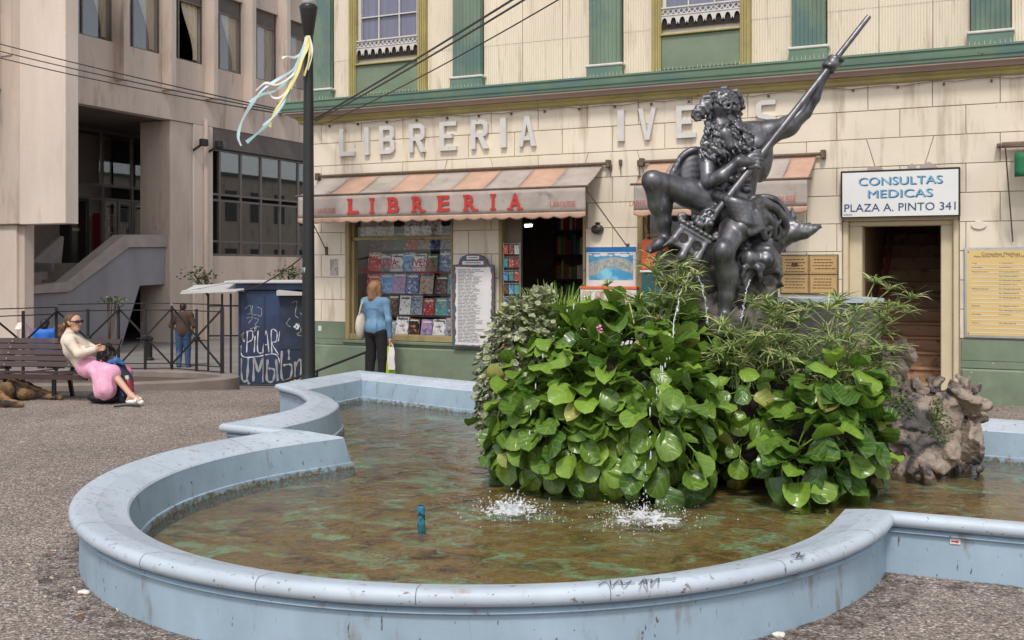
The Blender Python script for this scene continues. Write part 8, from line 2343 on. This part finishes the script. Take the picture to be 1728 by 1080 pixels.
def heads_in(n, u0_, u1_, v0_, v1_, Y0, Y1, f=None):
    out = []
    while len(out) < n:
        u, v = rs_.uniform(u0_, u1_), rs_.uniform(v0_, v1_)
        if f and not f(u, v): continue
        out.append((u, v, rs_.uniform(Y0, Y1)))
    return out
sedge("tall umbrella sedge in front of the statue's drawn-up foot", at(1118, 590, 8.7), heads_in(26, 1066, 1176, 440, 545, 8.4, 8.9, lambda u, v: v > 455 or 1085 < u < 1160), 51)
sedge("low spreading umbrella sedge at the foot of the statue's lowered leg", at(1262, 655, 8.45), heads_in(40, 1205, 1335, 500, 630, 8.1, 8.7, lambda u, v: v > 535 or u > 1250), 52)
sedge("umbrella sedge leaning out towards the stair doorway", at(1405, 650, 8.7), [(1538, 505, 8.6), (1528, 530, 8.6), (1500, 490, 8.7), (1475, 478, 8.7), (1512, 520, 8.6), (1470, 520, 8.6), (1490, 540, 8.5)] + heads_in(38, 1320, 1500, 485, 625, 8.3, 9.0, lambda u, v: v > 495 + abs(u - 1430) * 0.2), 53)
sedge("single dark umbrella sedge stalk standing before the map rack", at(1040, 545, 8.5), [(1025, 483, 8.45)], 54, (15, 17), (0.07, 0.12))
mb = MB(); r_ = random.Random(55)
for k in range(420):
    u, v = r_.uniform(1215, 1460), r_.uniform(575, 650); p = at(u, v, r_.uniform(8.35, 8.7))
    blade(mb, p, V3((r_.uniform(-1, 1), r_.uniform(-1, .4), r_.uniform(.2, 1.2))), r_.uniform(0.12, 0.26), 0.011, r_.uniform(0.15, 0.5), r_)
ug = thing("sedge_undergrowth", "tangle of strappy sedge leaves low between the umbrella sedges and the rock", "plant", tuple(at(1330, 640, 8.5)))
mb.build("blades", M_SEDGE, ug, kind="stuff")
# ---- pink flower
fp = at(1011, 556, 8.05)
fl = thing("pink_flower", "small pink bergenia flower head among the round leaves", "flower", tuple(fp))
mb = MB(); r_ = random.Random(6)
for k in range(16):
    q = fp + V3((r_.uniform(-.03, .03), r_.uniform(-.03, .0), r_.uniform(-.02, .04))); M = leaf_matrix(q, V3((r_.uniform(-.5, .5), -1, .4)).normalized(), r_); s_ = 0.022
    mb.add([M @ (V3(a) * s_) for a in ((0, 0, 0), (.5, .5, .1), (0, 1, 0), (-.5, .5, .1))], [(0, 1, 2, 3)])
mb.build("petals", pm("pink_petal", lin(224, 140, 172), 0.5, var=0.15), fl)
MB().tube([fp, fp + V3((0.0, 0.06, -0.16))], 0.006, 6).build("stem", M_SEDGE, fl)

# ---- rough rock on the right, with moss and small plants
M_ROCK = pm("tan_tufa_rock", lin(154, 138, 124), 0.85, var=0.25, scale=4, col2=lin(84, 80, 79), patch=(0.50, 0.58), pscale=3.5, col3=lin(176, 156, 140), patch3=(0.60, 0.68), pscale3=5, bump=1.0, bscale=16, bdist=0.03)
rr_ = SDF(0.014, 0.06)
for (u, v, Y, r0) in ((1480, 640, 9.1, (.30, .3, .30)), (1500, 610, 9.1, (.17, .2, .16)), (1545, 700, 8.95, (.30, .3, .30)), (1600, 690, 8.95, (.22, .24, .24)), (1635, 690, 8.95, (.15, .18, .15)), (1620, 655, 9.0, (.12, .15, .12)), (1560, 765, 8.85, (.38, .35, .26)), (1500, 720, 8.95, (.3, .3, .4)), (1580, 640, 9.05, (.11, .14, .10)), (1610, 740, 8.9, (.2, .22, .2)), (1535, 660, 9.0, (.16, .18, .16))):
    rr_.ell(at(u, v, Y), r0)
rr_.ell(at(1522, 783, 8.45), (0.16, 0.12, 0.10), None, 0.05, neg=True); rr_.ell(at(1600, 705, 8.68), (0.1, 0.07, 0.1), None, 0.05, neg=True); rr_.ell(at(1550, 690, 8.65), (0.07, 0.06, 0.12), None, 0.04, neg=True)
_cr1, _cr2 = crag(at(1550, 700, 8.9), (0.75, 0.5, 0.6), 110, 4, 0.06, 0.06), crag(at(1550, 700, 8.9), (0.75, 0.5, 0.6), 520, 14, 0.022, 0.03, 0.06)
rr_.disp = lambda X, Y, Z: _cr1(X, Y, Z) + _cr2(X, Y, Z)
tag(rr_.build("fountain_rock", M_ROCK, None, W, tuple(at(1550, 800, 8.8)), sharp=28), "rough tan and grey pitted rock at the stair side of the fountain mound", "rock")
M_MOSS = pm("small_moss_leaves", lin(84, 104, 46), 0.6, var=0.3, scale=30)
def pxblob(u, v, Y, r0): return (tuple(at(u, v, Y)), r0)
small_leaves("moss_patch", [pxblob(1505, 660, 8.72, (.12, .08, .16)), pxblob(1520, 690, 8.7, (.1, .08, .10))], 420, 0.022, M_MOSS, "fine leafy moss on the upper face of the rough rock", "moss", 61)
small_leaves("moss_patch", [pxblob(1590, 725, 8.62, (.09, .07, .13)), pxblob(1580, 690, 8.66, (.05, .05, .10))], 330, 0.02, M_MOSS, "fine leafy moss trailing down the rock's lower front above the water", "moss", 62)

# ---- raised stone trough behind the statue with a pale blue edge
tb = at(1380, 500, 10.0)
pt = thing("stone_trough", "raised dark stone trough with pale blue edge behind the statue", "trough", (tb.x, tb.y, 0.1))
poly = [(2.50, 9.95), (2.62, 9.72), (3.20, 9.62), (3.45, 9.75), (3.45, 10.25), (2.55, 10.25)]
zc_ = at(1360, 503, 9.8).z
MB().slab([(3.0 + (x - 3.0) * .94, 9.95 + (y - 9.95) * .94) for x, y in poly], -0.10, zc_ - 0.04).build("block", pm("dark_stone_block", lin(82, 78, 76), 0.8, var=0.2, scale=4), pt)
MB().slab(poly, zc_ - 0.0395, zc_).build("edge", M_PAINT, pt)

# ---- pipe, falling water, splashes
pi = thing("water_pipe", "short turquoise pipe stub standing up from the fountain water", "pipe", (PIPE.x, PIPE.y, -0.11))
MB().lathe([(0.024, -0.11), (0.024, 0.132), (0.020, 0.135), (0.019, 0.115), (0.001, 0.11)], 16, (PIPE.x, PIPE.y, 0)).build("pipe", pm("flaking_turquoise_paint", lin(44, 128, 158), 0.5, var=0.2, scale=20, col2=lin(40, 42, 42), patch=(0.5, 0.56), pscale=26), pi, smooth=50)
def drop_mat():
    m = bpy.data.materials.new("water_drops"); m.use_nodes = True
    b = m.node_tree.nodes['Principled BSDF']
    b.inputs['Base Color'].default_value = (0.86, 0.89, 0.92, 1); b.inputs['Roughness'].default_value = 0.12; b.inputs['Alpha'].default_value = 0.5; b.inputs['Specular IOR Level'].default_value = 0.8
    return m
M_DROP = drop_mat()
_ico_v = [V3(v).normalized() for v in ((0, 0, 1), (.89, 0, .45), (.28, .85, .45), (-.72, .53, .45), (-.72, -.53, .45), (.28, -.85, .45), (.72, .53, -.45), (-.28, .85, -.45), (-.89, 0, -.45), (-.28, -.85, -.45), (.72, -.53, -.45), (0, 0, -1))]
_ico_f = [(0, 1, 2), (0, 2, 3), (0, 3, 4), (0, 4, 5), (0, 5, 1), (1, 6, 2), (2, 7, 3), (3, 8, 4), (4, 9, 5), (5, 10, 1), (6, 7, 2), (7, 8, 3), (8, 9, 4), (9, 10, 5), (10, 6, 1), (11, 7, 6), (11, 8, 7), (11, 9, 8), (11, 10, 9), (11, 6, 10)]
def drop(mb, p, r0, zs=1.0): mb.add([p + V3((v.x * r0, v.y * r0, v.z * r0 * zs)) for v in _ico_v], _ico_f)
def jet(label, pts, n, r0, seed, jit=0.012, zs=1.8, cont=True):
    r_ = random.Random(seed); P = curve_pts([at(*p) for p in pts], 8); mb = MB()
    if cont:
        m = len(P); mb.tube([p + V3((r_.uniform(-jit, jit) * .5, 0, 0)) for p in P], [r0 * r_.uniform(0.12, 0.7) for _ in P], 6)
    for k in range(n):
        f = r_.random() * (len(P) - 1); i = int(f); p = P[i].lerp(P[min(i + 1, len(P) - 1)], f - i)
        drop(mb, p + V3((r_.uniform(-jit, jit), r_.uniform(-jit, jit), r_.uniform(-jit, jit))), r0 * r_.uniform(0.4, 1.2), r_.uniform(1, zs))
    t = thing("water_jet", label, "water jet", tuple(P[-1]), group="falling water of the fountain")
    mb.build("water_drops", M_DROP, t, kind="stuff", smooth=True)
jet("water thread curving from the trident's prongs on the rock side", [(1163, 462, 8.75), (1174, 460, 8.7), (1184, 482, 8.65), (1191, 515, 8.62), (1196, 550, 8.6)], 30, 0.009, 1)
jet("broken water thread falling from the trident into the tall sedge", [(1166, 463, 8.75), (1152, 484, 8.5), (1142, 520, 8.3), (1136, 560, 8.1), (1133, 600, 7.9)], 26, 0.008, 2, 0.012, 2.4)
jet("water thread from the sea creature's mouth", [(1264, 474, 8.85), (1259, 495, 8.75), (1254, 520, 8.7), (1251, 540, 8.68)], 22, 0.007, 3)
jet("drops falling past the front leaves to the splash nearer the rock", [(1131, 600, 7.7), (1112, 640, 7.45), (1100, 700, 7.2), (1093, 770, 7.0), (1088, 860, 6.88)], 30, 0.0055, 4, 0.018, 6, False)
jet("drops falling past the front leaves to the splash nearer the pipe", [(990, 500, 8.3), (945, 540, 7.9), (905, 650, 7.5), (885, 750, 7.25), (866, 850, 7.1)], 24, 0.0048, 5, 0.018, 6, False)
M_FOAM = pm("white_splash_water", lin(226, 228, 228), 0.3, var=0.05)
for k, (c, lab, sc) in enumerate(((SPL[0], "white splash crown with flung drops near the turquoise pipe", 1.0), (SPL[1], "broad foaming splash close under the round leaves", 1.15))):
    r_ = random.Random(90 + k); mb = MB()
    for i in range(620):
        a = r_.uniform(0, 6.28); rad = abs(r_.gauss(0, 0.19)) * sc; hgt = max(0, r_.gauss(0.015, 0.06)) * math.exp(-rad * 4)
        drop(mb, V3((c.x + rad * math.cos(a), c.y + rad * math.sin(a) * 1.1, WATER_Z + 0.004 + hgt)), r_.uniform(0.0018, 0.0062), r_.uniform(0.4, 1.5))
    t = thing("splash", lab, "splash", (c.x, c.y, WATER_Z), group="splashes on the fountain water")
    mb.build("drops", M_DROP, t, kind="stuff", smooth=True)
    s = SDF(0.007, 0.012)
    for i in range(15 if k == 0 else 22):
        a = r_.uniform(0, 6.28); q0 = V3((c.x + 0.035 * sc * math.cos(a), c.y + 0.035 * sc * math.sin(a), WATER_Z - 0.005)); L_ = (r_.uniform(0.03, 0.085) if k == 0 else r_.uniform(0.015, 0.05)); o_ = r_.uniform(0.4, 1.3) * (1 if k == 0 else 2.0)
        q1 = q0 + V3((math.cos(a) * L_ * o_ * .8, math.sin(a) * L_ * o_ * .8, L_)); s.cone(q0, q1, 0.018, 0.004)
        if r_.random() < .5: s.ell(q1, 0.009)
    for i in range(44):
        a = r_.uniform(0, 6.28); rad = r_.uniform(0.03, 0.2) * sc; s.ell((c.x + rad * math.cos(a), c.y + rad * math.sin(a), WATER_Z + 0.002), (r_.uniform(.012, .035), r_.uniform(.010, .026), 0.006))
    s.disp = lambda X, Y, Z: 0.010 * vnoise(X * 70, Y * 70, Z * 70)
    s.build("crown", M_DROP, t)
# ------------------------------------------------------------------ small things
# arrow sticker on the straight basin wall
e1 = (path[97] - path[96]).normalized(); ep = path[96]
ang = math.degrees(math.atan2(e1.y, e1.x)); WF = Frame((ep.x, ep.y), ang)
sx, sz = WF.px(1612, 914, 0.052)
stk = thing("arrow_sticker", "small white sticker with a red arrow on the blue basin wall", "sticker", (sx, 0.054, sz), WF)
MB().box(sx - 0.026, sx + 0.026, 0.0525, 0.0545, sz - 0.014, sz + 0.014).build("label", M_CARD, stk)
MB().prism([(sx - 0.02, sz - 0.004), (sx + 0.006, sz - 0.004), (sx + 0.006, sz - 0.009), (sx + 0.021, sz), (sx + 0.006, sz + 0.009), (sx + 0.006, sz + 0.004), (sx - 0.02, sz + 0.004)], 0.0512, 0.0524).build("arrow", pm("sticker_red", lin(196, 40, 36), 0.5), stk)
# pen scribbles on the coping
def rim_pt(u, v):
    return on_level(u, v, 0.349)
def scribble(label, strokes, w_):
    o0 = rim_pt(*strokes[0][0]); mb = MB()
    for st in strokes:
        P = curve_pts([rim_pt(*q) for q in st], 4)
        vs_ = []
        for i, p in enumerate(P):
            t = (P[min(i + 1, len(P) - 1)] - P[max(i - 1, 0)]); t = t.normalized() if t.length > 1e-9 else V3((1, 0, 0)); nrm = V3((-t.y, t.x, 0))
            vs_ += [p + nrm * w_ / 2, p - nrm * w_ / 2]
        mb.add(vs_, [(2 * i, 2 * i + 1, 2 * i + 3, 2 * i + 2) for i in range(len(P) - 1)])
    tag(mb.build("pen_scribble", pm("grey_marker", lin(84, 84, 92), 0.6), origin=tuple(o0)), label, "graffiti")
scribble("long grey marker tag scrawled along the front coping", [[(1010, 987), (1028, 978), (1032, 988), (1046, 978), (1052, 987), (1066, 979)], [(1040, 984), (1072, 982)], [(1078, 987), (1088, 976), (1092, 986), (1086, 981), (1100, 977), (1098, 984), (1112, 975), (1110, 983)], [(1116, 977), (1140, 975)]], 0.006)
scribble("small grey marker tag on the coping near the right-hand corner", [[(1335, 937), (1350, 931), (1344, 941), (1358, 935)], [(1342, 931), (1356, 941)], [(1338, 941), (1360, 938)]], 0.006)
# litter on the ground
M_BUTT = pm("cigarette_paper", lin(222, 214, 200), 0.7, col2=lin(186, 140, 90), patch=(0.52, 0.56), pscale=40)
rz_ = random.Random(17)
spots = [(20, 948, "by itself near the plaza edge"), (48, 952, "lying crosswise beside another butt"), (90, 929, "lying alone on the dark aggregate"), (135, 1036, "closest to the foot of the rim's outer curve"), (87, 975, "lying aslant, left of a crumpled scrap"), (125, 992, "just beside the crumpled scrap"), (198, 1029, "with brown filter against the basin wall"), (38, 746, "far out on the open paving")]
for i, (u, v, lab) in enumerate(spots):
    p = on_level(u, v, 0.004); a = rz_.uniform(0, 3.14); d = V3((math.cos(a), math.sin(a), 0)) * 0.018
    tag(MB().tube([p - d, p + d], 0.0045, 6).build("cigarette_butt", M_BUTT, origin=tuple(p)), "white cigarette butt on the ground, " + lab, "litter", "cigarette butts on the paving")
for i, (u, v, r0, lab) in enumerate(((142, 999, 0.022, "crumpled beige scrap on the paving beside the basin wall"), (1316, 1072, 0.024, "crumpled white paper at the foot of the front basin wall"))):
    p = on_level(u, v, 0.01); s = SDF(0.004, 0.01)
    for k in range(5): s.ell(p + V3((rz_.uniform(-r0, r0), rz_.uniform(-r0, r0) * .6, 0.0)), (r0 * .6, r0 * .5, 0.01), (rz_.uniform(-30, 30), rz_.uniform(-30, 30), 0))
    tag(s.build("paper_scrap", pm("scrap_paper", lin(224, 218, 206), 0.8), None, W, tuple(p)), lab, "litter")
specks = MB(); rz_ = random.Random(23)
for k in range(240):
    u, v = rz_.uniform(0, 560), rz_.uniform(700, 1075)
    p = on_level(u, v, 0.003)
    if (V3((p.x, p.y)) - V3((RIM_C.x, RIM_C.y))).length < RIM_R + 0.05 or p.x > -2.7 and p.y > 8.3: continue
    r0 = rz_.uniform(0.003, 0.008); drop(specks, p, r0, 0.4)
tag(specks.build("paving_specks", pm("pale_speck", lin(196, 188, 178), 0.8), kind="stuff"), "pale crumbs and grit scattered over the paving", "grit", kind="stuff")
st = on_level(205, 685, 0.012)
tag(MB().tube([on_level(192, 686, 0.012), on_level(214, 684, 0.014), on_level(236, 686, 0.012)], 0.010, 6).build("dark_strap", M_NAVY, origin=tuple(st)), "dark strap end lying on the paving under the white sandal", "strap")
# greenery beyond the railing
M_SHRUB = pm("shrub_leaf", lin(86, 98, 58), 0.6, var=0.35, scale=6, rnd=0.1)
def sprig(label, c, rad, n, size, seed, base):
    r_ = random.Random(seed); t = thing("potted_shrub", label, "shrub", tuple(base))
    mb = MB()
    tw = MB()
    for k in range(9):
        q = V3(c) + V3((r_.uniform(-1, 1) * rad[0] * .8, r_.uniform(-1, 1) * rad[1], r_.uniform(-.5, .8) * rad[2])); tw.tube([V3(base), (V3(base) + q) / 2 + V3((0, 0, .05)), q], 0.012, 4)
    tw.build("twigs", pm("shrub_twig", lin(92, 74, 60), 0.8), t)
    for k in range(n):
        d = V3((r_.gauss(0, .5), r_.gauss(0, .5), r_.gauss(0, .5))); p = V3(c) + V3((d.x * rad[0], d.y * rad[1], d.z * rad[2]))
        M = leaf_matrix(p, V3((r_.uniform(-1, 1), r_.uniform(-1, 1), r_.uniform(0, 1))).normalized(), r_, 0.4, 0.9); s_ = size * r_.uniform(0.6, 1.3)
        mb.add([M @ (V3(a) * s_) for a in ((0, 0, 0), (.35, .5, .1), (0, 1, 0), (-.35, .5, .1))], [(0, 1, 2, 3)])
    mb.build("foliage", M_SHRUB, t, kind="stuff")
sprig("spindly shrub sprig rising above the kiosk's awning flap", at(338, 466, 24.5), (0.36, 0.2, 0.20), 130, 0.09, 1, at(350, 500, 24.6))
sprig("bushy shrub showing over the kiosk roof before the glazed office front", at(490, 462, 25.0), (0.42, 0.3, 0.14), 190, 0.08, 2, at(490, 500, 25.2))
sprig("small shrub in front of the grey stair wall behind the railing", at(192, 508, 24.0), (0.26, 0.2, 0.10), 120, 0.07, 3, at(183, 596, 24.0))
